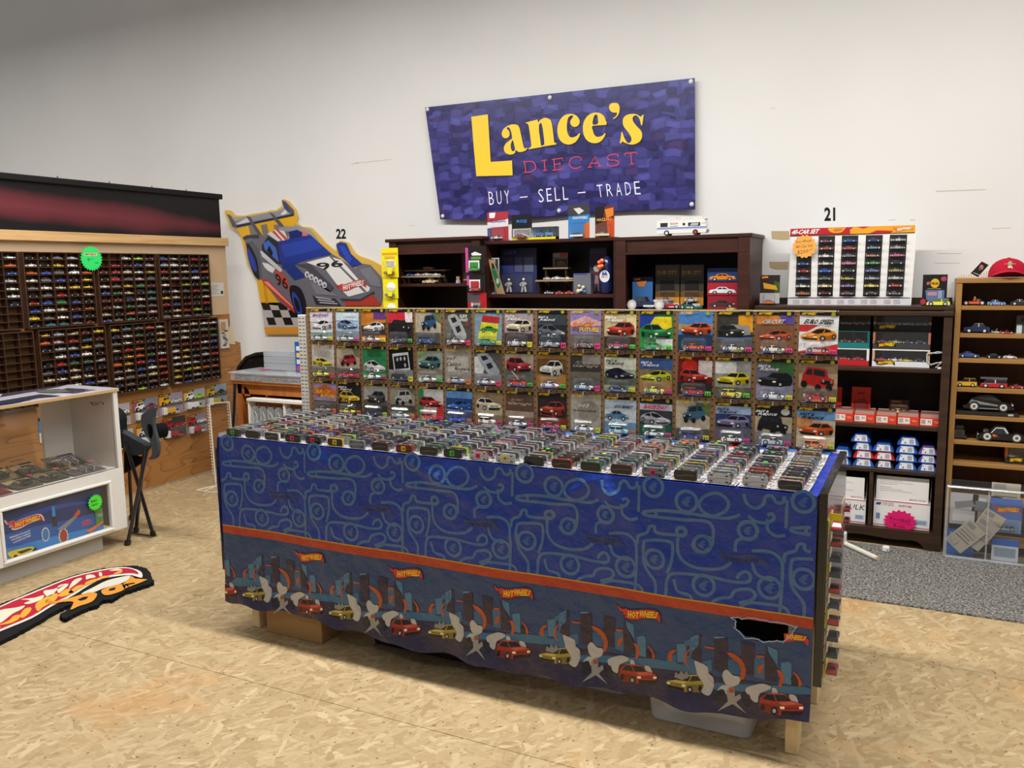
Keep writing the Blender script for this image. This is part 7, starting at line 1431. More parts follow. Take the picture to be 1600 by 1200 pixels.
# printed pattern
def drape(mb, thr=.022):
    """cuts the printed shapes fine enough to follow the folds of the cloth"""
    V_ = [(v[0], v[2], cl_y(v[0], v[2])-v[1]) for v in mb.v]; F_ = []; C_ = []
    for f, c in zip(mb.f, mb.c):
        if len(f) == 3: tr = [f]
        elif len(f) == 4: tr = [(f[0], f[1], f[2]), (f[0], f[2], f[3])]
        else: tr = [tuple(f[i] for i in t) for t in tessellate_polygon([[Vector((V_[k][0], V_[k][1], 0)) for k in f]])]
        st = list(tr)
        while st:
            t = st.pop(); e = [(math.hypot(V_[t[i]][0]-V_[t[(i+1) % 3]][0], V_[t[i]][1]-V_[t[(i+1) % 3]][1]), i) for i in range(3)]; L_, i = max(e)
            if L_ < thr: F_.append(t); C_.append(c); continue
            a, b, d = t[i], t[(i+1) % 3], t[(i+2) % 3]; V_.append(tuple((V_[a][k]+V_[b][k])/2 for k in range(3))); n = len(V_)-1; st += [(a, n, d), (n, b, d)]
    mb.v = [(x, cl_y(x, z)-o, z) for x, z, o in V_]; mb.f = F_; mb.c = C_
PER = .4665
TRK, TRD = H('4c709c'), H('3c6098')
tk = MB((0, -1, 0), .0003); zc1 = Zm(330, 660, 3.3333); zc4 = Zm(700, 880, 5.3333)
def rect(zm, pts): return [(lambda p: (p.x, p.z))(PX(*q, 2.58)) for q in zm(pts)]
def onc(X, z): X = min(max(X, CX0+.001), CX1-.001); return Vector((X, cl_y(X, z)-.0011, z))
def vis(pts, dx): return any(CX0 < x+dx < CX1 for x, z in pts)
def track(pts, w=.0108, closed=False, n=6, col=TRK):
    q0 = rect(zc1, pts); q = cr_(q0, n, closed) if n else q0
    for k in range(-1, 5):
        dx = PER*k
        for sgm in ([q] if not closed else [q]):
            run = []
            for (x, z) in (sgm+[sgm[0]] if closed else sgm):
                ok = CX0+.006 < x+dx < CX1-.006 and z < TZ-.006
                if ok: run.append((x+dx, z))
                if (not ok) and len(run) > 1: tk.ribbon(run, w, onc, col); run = []
                elif not ok: run = []
            if len(run) > 1: tk.ribbon(run, w, onc, col)
def ring(cx, cy, r, logo=True):
    c = rect(zc1, [(cx, cy)])[0]; rr = r*.30*.0028
    for k in range(-1, 5):
        if not (CX0+rr < c[0]+PER*k < CX1-rr): continue
        tk.ribbon(circ(c[0]+PER*k, c[1], rr, rr, 22), .0115, onc, TRK, closed=True)
        if logo:
            X, Z = c[0]+PER*k, c[1]; s_ = rr*.55
            tk.add([onc(X+a*s_, Z+b*s_) for a, b in cr_([(-.9, -.2), (-.3, .5), (.1, .9), (.9, .8), (.4, .2), (.9, .1), (.2, -.3), (.6, -.8), (-.2, -.9)], 2, True)], [tuple(range(18))], TRD)
for p_ in ([(500, 130), (500, 262)], [(482, 150), (486, 262)],): track(p_, n=0, w=.010)
track([(500, 262), (505, 272), (530, 280), (640, 292), (720, 298), (745, 330), (746, 380)]); track([(700, 430), (680, 400), (700, 362), (740, 372), (744, 400), (720, 430)])
track([(500, 262), (560, 255), (640, 262), (760, 282), (800, 283), (832, 268)]); track([(545, 255), (548, 280)], n=0)
track([(690, 225), (705, 255), (740, 275), (780, 255), (790, 220), (770, 188), (740, 178), (705, 195), (690, 225)])
track([(838, 165), (850, 215), (880, 240), (908, 222), (914, 190), (935, 185), (952, 212), (975, 210), (978, 175)])
track([(860, 272), (885, 295), (925, 300), (948, 280), (940, 262), (925, 268)]); track([(925, 285), (930, 330), (960, 355), (990, 350)])
track([(825, 425), (825, 385), (845, 370), (885, 365), (895, 330), (870, 300), (838, 310), (828, 335)])
track([(490, 400), (492, 365), (520, 350), (528, 325), (545, 325), (556, 350), (640, 358), (655, 345), (645, 325), (628, 330)])
track([(628, 360), (632, 430), (660, 475), (710, 498), (780, 498), (815, 470)])
track([(600, 520), (612, 470), (612, 405), (595, 385), (530, 382), (512, 400), (520, 490), (560, 560), (566, 620), (588, 632), (600, 610), (602, 545), (630, 520), (740, 532), (820, 552), (875, 552), (882, 525), (865, 508), (845, 520), (838, 540)])
track([(625, 545), (640, 595), (680, 612), (692, 640), (690, 668)]); track([(885, 470), (905, 520), (960, 545)])
track([(880, 420), (940, 422), (980, 455), (990, 520), (990, 700)]); track([(760, 672), (762, 640), (790, 622), (820, 618), (835, 590), (880, 582), (902, 600), (895, 625), (850, 642)])
track([(845, 690), (855, 660), (890, 640), (950, 645), (1000, 655), (1020, 680), (1020, 712)])
for a in ((648, 215, 40), (530, 155, 38), (712, 395, 32), (862, 335, 34), (553, 462, 38), (727, 570, 40), (950, 575, 40), (637, 343, 17)): ring(*a, logo=a[2] > 30)
LG = rect(zc1, [(768, 418), (948, 440), (946, 492), (775, 468)])
for k in range(-1, 5):
    dx = PER*k
    if not (CX0 < LG[0][0]+dx and LG[1][0]+dx < CX1): continue
    g = quadmap(*[(a+dx, b) for a, b in LG], onc); gm = lambda u, v, g=g: g(1-u, 1-v)
    tk.up(2); upoly(tk, gm, FLAME, H('2a3f78')); tk.up(); text(tk, 'HOT', rectmap(gm, .24, .26, .50, .74), H('16246c'), .03, .12); text(tk, 'WHEELS', rectmap(gm, .53, .2, .93, .56), H('16246c'), .03, .12); tk.up(-3)
drape(tk); tk.build('track_print', M_CLOTH, tc_)
lw = MB((0, -1, 0), .00035)
def lp(X, z): X = min(max(X, CX0+.001), CX1-.001); return Vector((X, cl_y(X, z)-.001, z))
def band(z0, z1, c, fz=None):
    n = 240; vs = []
    for i in range(n+1): X = CX0+(CX1-CX0)*i/n; e = fz(X) if fz else 0; vs += [lp(X, z0), lp(X, z1+e)]
    lw.add(vs, [(2*i, 2*i+2, 2*i+3, 2*i+1) for i in range(n)], c)
lw.up(1); band(.440, .472, H('b8401f')); band(.472, .477, H('c89a28'))
# road
n = 240; vs = []
for i in range(n+1):
    X = CX0+(CX1-CX0)*i/n; vs += [lp(X, z_bot(X)+.002), lp(X, .235+.006*math.sin(X*2*math.pi/PER))]
lw.add(vs, [(2*i, 2*i+2, 2*i+3, 2*i+1) for i in range(n)], H('332c46'))
def rpoly(pts, c, sm=0, lay=2):
    q0 = rect(zc4, pts); q0 = cr_(q0, sm, True) if sm else q0
    for k in range(-4, 3):
        if not vis(q0, PER*k): continue
        q = [(x+PER*k, z) for x, z in q0]
        if any(inside(x, z, HP) for x, z in q): continue
        if inside(sum(x for x, z in q)/len(q), sum(z for x, z in q)/len(q), HP): continue
        lw.lay = lay; lw.poly([lp(x, z) for x, z in q], H(c)); lw.lay = 0
LB, DB, OR = '4a7a9c', '33283e', 'b8501c'
for q, c in [([(-60, 270), (45, 235), (50, 540), (-60, 530)], '3c688c'), ([(125, 235), (185, 235), (185, 250), (125, 250)], '6a8ca8'), ([(590, 410), (605, 430), (610, 580), (545, 560), (540, 420)], LB), ([(20, 430), (110, 400), (120, 480), (30, 520)], '3c688c'), ([(215, 400), (290, 380), (300, 510), (220, 500)], '345c80'),
             ([(455, 300), (515, 330), (520, 440), (460, 350)], LB), ([(375, 380), (440, 390), (445, 540), (380, 520)], '3a6488'), ([(830, 470), (895, 465), (900, 610), (835, 610)], LB), ([(925, 420), (985, 390), (990, 470), (935, 560)], LB), ([(760, 570), (830, 550), (830, 620), (760, 610)], '3a6488'), ([(605, 520), (650, 510), (652, 590), (610, 585)], '241f34'), ([(0, 560), (700, 590), (980, 650), (980, 690), (500, 640), (0, 600)], '3a6a8c')]: rpoly(q, c, 0, 2)
for q in ([(125, 250), (205, 240), (212, 500), (130, 470)], [(290, 262), (300, 490), (375, 515), (375, 285)], [(440, 300), (460, 340), (520, 470), (520, 560), (445, 550)], [(985, 390), (1005, 395), (1008, 610), (930, 580), (940, 530), (985, 480)], [(900, 480), (920, 480), (920, 560), (900, 560)]): rpoly(q, DB, 0, 3)
for q in ([(70, 305), (125, 315), (125, 325), (70, 320)], [(205, 345), (250, 355), (300, 400), (328, 470), (320, 530), (290, 550), (300, 480), (275, 420), (230, 380)], [(385, 365), (435, 370), (435, 385), (390, 382)], [(515, 470), (545, 480), (565, 530), (550, 590), (530, 580), (540, 530)], [(615, 480), (650, 510), (678, 570), (655, 590), (650, 540)], [(765, 560), (790, 520), (830, 515), (800, 550), (800, 600), (780, 600)], [(930, 500), (900, 560), (905, 620), (930, 660), (885, 610), (885, 550)], [(400, 450), (440, 430), (420, 490), (400, 500)]): rpoly(q, OR, 2, 4)
for q in ([(20, 430), (50, 455), (90, 450), (100, 500), (130, 530), (135, 600), (110, 650), (60, 620), (50, 560), (30, 530)], [(185, 500), (210, 470), (250, 510), (290, 520), (290, 570), (240, 590), (200, 560)], [(330, 610), (380, 580), (440, 570), (490, 600), (420, 640), (410, 700), (370, 680)], [(495, 600), (520, 605), (530, 640), (500, 640)], [(600, 645), (640, 650), (660, 700), (620, 690)], [(190, 580), (240, 590), (260, 640), (200, 640), (160, 620)]): rpoly(q, 'bdb8b2', 3, 5)
rpoly([(160, 620), (200, 610), (220, 680), (180, 700), (150, 670)], '24222c', 2, 6); rpoly([(310, 640), (360, 650), (370, 720), (330, 720)], '24222c', 2, 6)
rpoly([(235, 590), (265, 595), (270, 660), (300, 640), (310, 670), (280, 700), (350, 780), (260, 710), (170, 755), (230, 690), (215, 620)], '98948e', 0, 6); rpoly([(230, 600), (265, 600), (262, 630), (235, 630)], 'a84c28', 0, 7)
def rq(quad, fn, col):
    q0 = rect(zc4, quad)
    for k in range(-4, 3):
        if not (q0[0][0]+PER*k > CX0+.0 and q0[1][0]+PER*k < CX1): continue
        lw.lay = 7; fn(lw, quadmap(*[(x+PER*k, z) for x, z in q0], lp), H(col)); lw.lay = 0
rq([(705, 630), (415, 620), (425, 780), (705, 795)], art_front, 'a8341c'); rq([(745, 700), (1040, 690), (1030, 850), (770, 800)], art_front, 'a8923a')
rpoly([(820, 720), (830, 680), (850, 700), (870, 670), (890, 700), (910, 670), (925, 720), (880, 740)], '8c8880', 0, 9); rpoly([(960, 600), (1000, 610), (1050, 640), (1060, 720), (1110, 780), (1060, 830), (1030, 760), (990, 700)], 'bdb8b2', 3, 8)
L4 = rect(zc4, [(392, 180), (708, 205), (708, 300), (412, 282)])
for k in range(-4, 3):
    dx = PER*k
    q = [(x+dx, z) for x, z in L4]
    if q[1][0] < CX0+.05 or q[0][0] > CX1-.06: continue
    lw.lay = 5; 
    if k == 2:   # torn away on its left: only the last word is left
        g = quadmap(*q, lp); upoly(lw, g, [(.50, .15), (.7, .12), (.9, .2), (1, .55), (.97, .95), (.9, .62), (.75, .60), (.5, .78)], RED); lw.up(); text(lw, 'WHEELS', rectmap(g, .53, .2, .93, .56), YEL, .03, .12)
    elif q[0][0] < CX0: pass
    else: flame_logo(lw, quadmap(*q, lp), ol=H('3c2430'), res=1)
    lw.lay = 0
g = quadmap(*[(x-PER*4, z) for x, z in L4], lp); lw.lay = 5; upoly(lw, rectmap(g, .3, 0, 1, 1), [(.1, .2), (.5, .12), (.9, .2), (1, .55), (.97, .95), (.88, .62), (.6, .62), (.1, .8)], RED); lw.up(); text(lw, 'WHEELS', rectmap(g, .42, .22, .93, .6), YEL, .03, .12); lw.lay = 0
drape(lw); lw.build('city_print', M_CLOTH, tc_)
# black side panels
bp1 = MB(); bp1.box((TX1+.005, 2.598, .25), (TX1+.030, 3.24, TZ+.012), H('161718'), .002); bp1.build('side_board', M_GLOSS, label='black side board fixed to the right end of the table', cat='board')
bp2 = MB(); bp2.box((TX0-.038, 2.60, .26), (TX0-.026, 3.2, TZ-.05), H('141516'), .002); bp2.build('side_board', M_GLOSS, label='black side board at the left end of the table', cat='board')
# blistered toys hanging on the right side of the black board
xh = TX1+.031; cc = ['b02430', 'a82838', '2c4468', '2c3c54', 'b03038', '34485c', 'b42c30', '3a3c44', '2c3444', 'b82c34']
for k in range(10):
    p = P(1290, 834+k*22, 0, xh); z = p.z
    t = thing('boxed_toy_car', f'{"red" if cc[k][0] in "ab" else "dark blue-grey"} boxed toy car, {ordn[k]} of the column on the right table side', 'carded toy', (xh, 2.66, z-.02), group='boxed toys hanging on the black side board')
    m = MB(); m.box((xh, 2.615, z-.022), (xh+.002, 2.75, z+.022), H('c8bca8' if k % 3 else 'd8c860')); m.build('card', M_PRINT, t)
    m = MB(); m.box((xh+.003, 2.62, z-.021), (xh+.044, 2.70, z+.019), WHT, .003); m.build('blister', M_BLISTER, t)
    m = MB(); m.m = Matrix.Translation((xh+.023, 2.66, z-.016)) @ Matrix.Rotation(math.pi/2, 4, 'Z'); car(m, kinds[k % 8], .07, .032, .026, paint=H(cc[k])); m.build('toy_car', M_PAINT, t)
    if k == 0: s = MB(); s.box((xh+.004, 2.618, z+.024), (xh+.04, 2.62, z+.046), H('e0c828')); s.build('price_tag', M_PRINT, t)
for k in range(2):
    p = P(1304, 800+k*18, 1, 3.05); z = p.z; t = thing('boxed_toy_car', f'red boxed toy car near the back of the right table side, {("upper", "lower")[k]} one', 'carded toy', (xh, 3.1, z-.02), group='boxed toys hanging on the black side board')
    m = MB(); m.box((xh-.0015, 3.08, z-.022), (xh+.002, 3.2, z+.022), H('c8bca8')); m.build('card', M_PRINT, t); m = MB(); m.box((xh+.002, 3.10, z-.019), (xh+.027, 3.16, z+.017), WHT, .003); m.build('blister', M_BLISTER, t)
    m = MB(); m.m = Matrix.Translation((xh+.015, 3.13, z-.014)) @ Matrix.Rotation(math.pi/2, 4, 'Z'); car(m, 'sedan', .05, .020, .022, paint=H('b02430')); m.build('toy_car', M_PAINT, t)
# ---------------------------------------------------------------- pegboard with 48 carded cars
PGX0, PGX1, PGY, PGZ = -2.735, -.292, 3.24, 1.382
pg = thing('pegboard', 'brown pegboard panel standing along the back of the long table', 'pegboard', ((PGX0+PGX1)/2, PGY, TZ+.002))
m = MB(); m.box((PGX0, PGY, TZ+.002), (PGX1, PGY+.006, PGZ-.006), H('8c6a46')); m.build('panel', M_MATTE, pg)
m = MB(); m.box((PGX0, PGY-.001, PGZ-.006), (PGX1, PGY+.009, PGZ), H('c4b08c')); m.box((PGX1-.004, PGY-.001, TZ+.002), (PGX1+.002, PGY+.009, PGZ), H('b8b0a0')); m.build('edge_trim', M_MATTE, pg)
m = MB((0, -1, 0)); m.up()
for i in range(96):
    for j in range(20):
        x = PGX0+.014+i*.0254; z = PGZ-.02-j*.0254
        u = (x+2.712)/.1524; u -= math.floor(u)
        w_ = ((PGZ-.003-z)/.1762) % 1
        if .10 < u < .82 and w_ < .90: continue
        m.poly([(x+.0034*math.cos(a), PGY, z+.0034*math.sin(a)) for a in [k*math.pi/3 for k in range(6)]], H('2a1c12'))
m.build('holes', M_MATTE, pg, kind='stuff')
for x_ in (-2.5, -1.5, -.5):
    m = MB(); m.prism([(PGY+.0065, TZ), (PGY+.035, TZ), (PGY+.0065, TZ+.4)], 0, x_, x_+.018, (1, 1, 1, 0)); m.build('brace', M_RAW, pg)
sl = thing('slotted_upright', 'white slotted metal upright with dark slots at the left end of the pegboard', 'upright', (-2.77, PGY+.02, TZ))
m = MB(); m.box((-2.792, PGY+.0, TZ+.002), (-2.745, PGY+.035, 1.345), H('d4d0c6'), .003); m.build('post', M_GLOSS, sl)
m = MB((0, -1, 0)); 
for k in range(26):
    z = 1.33-k*.0182
    for a in (-2.785, -2.762): m.poly([(a, PGY-.0003, z), (a+.012+.004*(k % 3), PGY-.0003, z), (a+.012, PGY-.0003, z-.0035), (a, PGY-.0003, z-.0035)], H('2c2a28'))
m.build('slots', M_MATTE, sl, kind='stuff')
V = R4
RK = 'b8ac94'
CARDS = [
 # row 1: bg, layers, art(kind,col,quad), title(text,quad,col), toy kind, toy col, sticker, description
 ('cfc8d8', [('7c9c8c', V(0, .72, 1, 1)), ('e0dce8', V(0, .14, 1, .4))], ('f', 'dcdcd8', (.05, .28, .97, .66)), ('RACE DAY', (.15, .15, .85, .24), '8c2c6c'), 'coupe', 'dcdcdc', 'e4dc3c', 'white car with black stripe'),
 ('a8c4dc', [('3c78b8', V(0, .68, 1, 1)), ('d0e0ec', V(0, .12, 1, .35))], ('f', '6c84b0', (.06, .27, .95, .62)), ('CLASSICS', (.3, .15, .85, .23), 'e8f0f8'), 'coupe', 'c8d8e4', 'e84888', 'blue-silver sports car on pale blue'),
 ('c87c2c', [('6c3c84', V(.5, 0, 1, .3)), ('3c2c28', [(0, .5), (1, .4), (1, .75), (0, .8)]), ('e09c3c', V(0, .82, 1, 1))], ('f', 'e4e4e0', (.06, .32, .95, .66)), None, 'coupe', 'e0e0dc', 'e8e43c', 'white sports car on orange and purple'),
 ('2c2628', [('d02c3c', [(0, .1), (.75, .08), (.7, .3), (.3, .42), (0, .4)]), ('e8d8dc', V(.7, .08, 1, .38))], ('j', '1c1a1c', (.05, .3, .97, .68)), None, 'sedan', '54565c', '5ccc4c', 'black truck over red sunrise'),
 (RK, [('6c7450', [(.6, .05), (1, .05), (1, .4), (.8, .3)]), ('8c8878', V(0, .75, 1, 1))], ('j', '2c5078', (.2, .14, .85, .6)), None, 'wagon', '2c4c88', None, 'tilted blue off-roader on pale rock'),
 ('4c4844', [('6c6864', [(.0, .3), (.4, .1), (.2, .8), (0, .8)])], ('t', 'a8a8a8', (.08, .14, .85, .85)), ('SLIDE', (.58, .16, .92, .26), 'e4e4e4'), 'coupe', 'd8d8d4', 'e84870', 'grey car from above with white lettering'),
 ('7c94a8', [('b8242c', [(.3, .16), (.92, .2), (.88, .36), (.25, .32)]), ('d8d030', [(.25, .34), (.88, .38), (.80, .85), (.12, .8)])], ('s', '2c8c3c', (.2, .42, .85, .62)), None, 'beetle', '3c9c44', 'e8e43c', 'green car on yellow poster'),
 ('a898a0', [('5c4448', V(0, .62, 1, 1))], ('f', 'd8ccac', (.03, .24, .97, .6)), ('FAST & FURIOUS', (.04, .14, .55, .27), 'f0f0f0'), 'coupe', 'dcdcdc', 'e8e43c', 'cream coupe on mauve'),
 ('22262c', [('3c444c', V(0, .12, 1, .4))], ('f', '5c646c', (.03, .3, .97, .75)), ('FAST & FURIOUS', (.04, .16, .6, .28), 'e0e0e0'), 'coupe', 'b8bcc4', 'e84888', 'dark grey winged car on black'),
 ('8c80b0', [('d8a4a8', [(0, .3), (.5, .14), (1, .3), (1, .4), (0, .4)]), ('6c6460', V(0, .62, 1, 1))], None, ('BACK TO THE', (.08, .3, .72, .42), 'e0842c'), 'coupe', '8c7c6c', 'f04890', 'orange film title on purple sky'),
 ('c8b890', [('dccf9c', V(.7, 0, 1, .5)), ('5c4c3c', V(0, .68, 1, .8))], ('f', 'b8341c', (.05, .26, .96, .66)), ('FAST & FURIOUS', (.04, .15, .58, .27), 'f0f0f0'), 'sedan', 'b84858', '5ccc4c', 'red car on beige street'),
 ('2c8c44', [('203c94', [(0, .1), (.55, .1), (.2, .42), (0, .42)]), ('e8cc20', [(.45, .15), (.95, .15), (.98, .4), (.7, .5), (.3, .35)]), ('dcdcdc', V(.5, .7, 1, 1))], ('f', '1c7c3c', (.03, .3, .97, .72)), None, 'sedan', '38b450', '6cdc4c', 'green car on green, blue and yellow'),
 ('4c84c4', [('a89060', V(0, .32, 1, .46)), ('1c3858', V(0, .58, 1, 1))], ('f', 'c84c20', (.06, .26, .97, .6)), None, 'sedan', 'd85c24', 'e84888', 'orange muscle car on blue sky'),
 ('3c3830', [('d89420', V(.6, .05, 1, .5)), ('4c70a0', V(0, .62, 1, 1)), ('8c8c88', [(.4, .3), (.9, .35), (.95, .55), (.5, .6)])], ('f', '2c2a28', (.03, .3, .8, .62)), None, 'coupe', 'd8d8dc', 'e84888', 'black and chrome cars on blue road'),
 ('7c5438', [('c87c34', V(0, .0, 1, .3)), ('5c4894', [(.6, .08), (1, .05), (1, .3), (.7, .28)])], ('f', 'b8502c', (.05, .38, .95, .68)), ('CIRCUIT', (.15, .18, .75, .28), 'b8c4cc'), 'coupe', 'e8e4d0', 'f04890', 'red and gold supercar on brown'),
 ('e4e4e4', [('c82c2c', [(0, .3), (.5, .3), (.2, .45), (0, .45)]), ('c82c2c', [(0, .92), (1, .72), (1, 1), (0, 1)])], ('f', 'd88420', (.03, .3, .97, .68)), ('EURO SPEED', (.14, .17, .88, .28), '1c1c1c'), 'racer', 'd8a0a0', 'f04890', 'orange race car on white and red'),
 # row 2
 ('d4d0cc', [('b8b4ac', [(.1, .15), (.9, .2), (.85, .4), (.1, .35)])], ('f', 'e4d020', (.03, .36, .97, .66)), None, 'coupe', 'e8dc30', 'e84870', 'yellow wedge supercar on white'),
 (RK, [('6c7450', [(.65, .05), (1, .05), (1, .35), (.8, .3)]), ('5c5450', V(0, .68, 1, 1))], ('j', 'b82c34', (.1, .26, .9, .62)), None, 'beetle', 'c82c34', 'e84870', 'tilted red off-roader on pale rock'),
 ('2c8450', [('1c6c3c', V(.2, .12, .8, .3)), ('3c9c60', V(0, .8, 1, 1))], ('f', 'e0e0dc', (.05, .34, .97, .78)), None, 'coupe', 'e4e4e4', 'e84870', 'white car with red stripes on green'),
 ('101012', [('e0e0e0', [(.15, .2), (.8, .14), (.88, .65), (.22, .7)]), ('16161a', [(.2, .28), (.77, .22), (.83, .6), (.26, .65)]), ('e0e0e0', V(0, .72, 1, 1))], None, None, 'van', '1c1c1e', 'e8e43c', 'white picture frame on black'),
 ('9ca494', [('7c9c4c', [(0, .18), (.4, .14), (.1, .3), (0, .3)]), ('8c7c6c', V(0, .6, 1, .75))], ('f', '4c7c7c', (.03, .2, .93, .62)), None, 'coupe', 'd8e0d8', '5ccc4c', 'teal classic car on grey'),
 ('9c9488', [('c8c0b4', [(.1, .2), (.9, .2), (.9, .65), (.1, .65)])], None, ('Casino Royale', (.06, .34, .9, .52), '2c2824'), 'sedan', 'b8b8b8', 'e8843c', 'black script title on warm grey'),
 ('5c5850', [('d8d8d8', [(0, .2), (.5, .1), (.3, .7), (0, .8)])], ('t', 'a8acb4', (.05, .1, .95, .7)), None, 'coupe', 'dcdcdc', 'e84870', 'silver car from above on black and white'),
 ('a89c88', [('5c6458', V(0, .5, 1, 1)), ('c8c8c0', [(.1, .45), (.15, .45), (.8, 1), (.7, 1)])], ('f', 'b02c34', (.04, .15, .97, .6)), None, 'wagon', 'c83420', '5ccc4c', 'red saloon on grey road'),
 ('6c4c24', [('a87834', V(0, .6, 1, 1)), ('8c6430', V(0, .0, 1, .2))], ('f', 'e0dccc', (.08, .2, .9, .66)), None, 'beetle', 'd8d4e0', '5ccc4c', 'white rally car on brown desert'),
 ('3c3834', [('6c6454', V(0, .5, 1, .7)), ('9c948c', V(.4, .05, 1, .3))], None, ("Jay Leno's Garage", (.05, .2, .95, .36), 'c8b8ac'), 'coupe', 'c4ccd4', 'f04890', 'pale script title on dark garage'),
 ('a8b490', [('d8dcc8', V(0, .1, 1, .4)), ('5c6450', V(0, .6, 1, .8))], ('f', '1c1c38', (.03, .3, .97, .66)), ('FAST & FURIOUS', (.06, .15, .62, .28), '2c3c3c'), 'coupe', '20284c', 'e8e43c', 'dark purple car on pale green'),
 ('8c7454', [('3c5c98', V(0, .08, 1, .36)), ('a87c50', V(0, .55, 1, 1))], ('f', 'c8cc28', (.0, .32, .97, .68)), ('FAST & FURIOUS', (.05, .17, .6, .28), 'f0f0f0'), 'coupe', 'd8d840', 'e84888', 'lime supercar on desert street'),
 ('6c1c1c', [('d8ccc8', V(.6, .1, 1, .5)), ('c82c20', circ(.35, .25, .24, .18, 12)), ('4c4448', V(0, .68, 1, 1))], ('f', 'c03424', (.06, .3, .9, .66)), None, 'wagon', 'b82c2c', '6cdc4c', 'red car under red sun'),
 ('9c9c98', [('e4e4e0', V(0, .12, .6, .4)), ('5c6058', V(0, .72, 1, 1))], ('f', 'e0cc1c', (.02, .34, .98, .68)), None, 'wagon', 'e0d028', '6cdc4c', 'yellow drag car on grey and white'),
 ('6c6c80', [('3c6c3c', [(.2, .05), (1, .05), (1, .4), (.6, .3)]), ('8c88a0', V(0, .62, 1, 1))], ('f', '1c1c20', (.02, .3, .98, .68)), ('FAST & FURIOUS', (.05, .15, .6, .28), 'f0f0f0'), 'coupe', 'e0e0e0', 'e8e43c', 'black saloon on green and lilac'),
 ('b09878', [('8c7458', V(0, .1, 1, .3)), ('c0a888', V(0, .7, 1, 1))], ('j', 'b82420', (.03, .16, .98, .72)), None, 'truck', 'c02c30', 'e8e43c', 'red pickup on tan rocks'),
 # row 3
 ('a088a8', [('c85c2c', [(0, .3), (.5, .12), (1, .3), (1, .45), (0, .45)]), ('5c5048', V(0, .62, 1, 1))], None, ('BACK TO THE', (.05, .28, .9, .44), 'e8a024'), 'coupe', '8c8c88', 'e8843c', 'orange film title on dusk sky'),
 ('1c1c1a', [('3c3c34', V(0, .66, 1, 1))], ('f', 'd8b020', (.04, .26, .97, .66)), ('FAST & FURIOUS', (.04, .14, .6, .26), 'e8e8e8'), 'coupe', 'dcc828', 'e8843c', 'yellow car with open door on black'),
 ('a09c94', [('5c544c', V(0, .5, 1, 1))], ('f', '4c4844', (.1, .2, .92, .62)), None, 'sedan', '2c2c2c', 'e8e43c', 'dark grey saloon facing forward'),
 ('8c8878', [('5c6444', [(.6, .05), (1, .05), (1, .3)]), ('4c463c', V(0, .6, 1, .8))], ('j', 'b8b4a8', (.12, .14, .92, .6)), None, 'beetle', 'c8ccc8', 'e8843c', 'tilted silver off-roader on rocks'),
 ('d0ccc4', [('2c7c48', V(0, .1, .22, 1)), ('c83428', [(.75, .6), (1, .5), (1, 1), (.7, 1)])], ('f', 'b82820', (.04, .28, .96, .62)), None, 'wagon', 'd03434', 'e84888', 'red car on green, white and red'),
 ('24406c', [('5c8cc0', V(0, .1, 1, .3)), ('7c8cb8', V(0, .62, 1, 1))], ('f', '2c64b4', (.02, .28, .97, .66)), None, 'sedan', '2c4cb4', 'e8843c', 'two blue sports cars on blue'),
 ('8c7454', [('b0a080', V(0, .5, 1, .7))], ('f', 'd8ccb0', (.02, .22, .97, .6)), None, 'wagon', 'e0dcd4', 'e84870', 'cream rally saloon on tan'),
 ('5c4434', [('a08c78', V(0, .55, 1, .7)), ('7c5c48', V(0, .7, 1, 1))], None, ("Jay Leno's Garage", (.06, .2, .95, .36), 'd8b8a0'), 'coupe', 'dcdce0', 'e84870', 'pale script title on brown'),
 ('2c2420', [('6c4424', V(0, .7, 1, 1)), ('c84c24', [(.1, .5), (.7, .55), (.6, .65), (.1, .6)])], ('f', 'a8381c', (.06, .2, .94, .64)), None, 'sedan', 'b84858', 'e8e43c', 'glowing red-orange car on black'),
 ('a8a090', [('8c8474', circ(.6, .45, .35, .3, 16))], None, ('007', (.25, .24, .62, .34), 'e4e0d8'), 'coupe', 'e4e4e4', 'e8e43c', 'white 007 lettering on warm grey'),
 ('c8ccd0', [('6c90a8', V(0, .66, 1, 1)), ('a8b8c4', V(0, .12, 1, .3))], ('s', '4c7c9c', (.03, .32, .75, .64)), ('GOURMET', (.3, .22, .9, .3), '3c3c44'), 'wagon', '9cc4cc', 'e8843c', 'blue classic wagon on white'),
 ('34343c', [('b8b4c0', V(0, .14, 1, .3)), ('3c8c64', [(.6, .8), (.8, .6), (1, .7), (1, 1), (.6, 1)])], ('f', 'a8a8b0', (.03, .28, .97, .68)), ('RACE DAY', (.15, .17, .85, .27), 'd82c4c'), 'coupe', 'd4d8d4', 'e84888', 'grey and black race car on dark'),
 (RK, [('5c7040', [(.55, .05), (1, .05), (1, .4), (.8, .3)]), ('5c584c', V(0, .7, 1, 1))], ('j', '3c6078', (.15, .1, .9, .56)), None, 'wagon', '2c3c7c', 'e8e43c', 'tilted blue-grey off-roader on rock'),
 ('2c3c6c', [('9cacc8', V(0, .05, 1, .28)), ('5c5c68', V(0, .6, 1, 1))], ('f', '847ca0', (.02, .28, .97, .62)), ('FAST & FURIOUS', (.05, .14, .6, .26), '1c2c54'), 'coupe', 'd4d8d4', 'e84888', 'lilac muscle car on blue'),
 ('201c1a', [('b0a080', V(0, .28, 1, .7)), ('c8c4bc', circ(.82, .16, .12, .08, 12))], ('j', '1a1a18', (.03, .24, .96, .7)), ('FAST & FURIOUS', (.03, .13, .6, .25), 'f0f0f0'), 'truck', 'a8acb0', 'e84888', 'black off-roader on tan and black'),
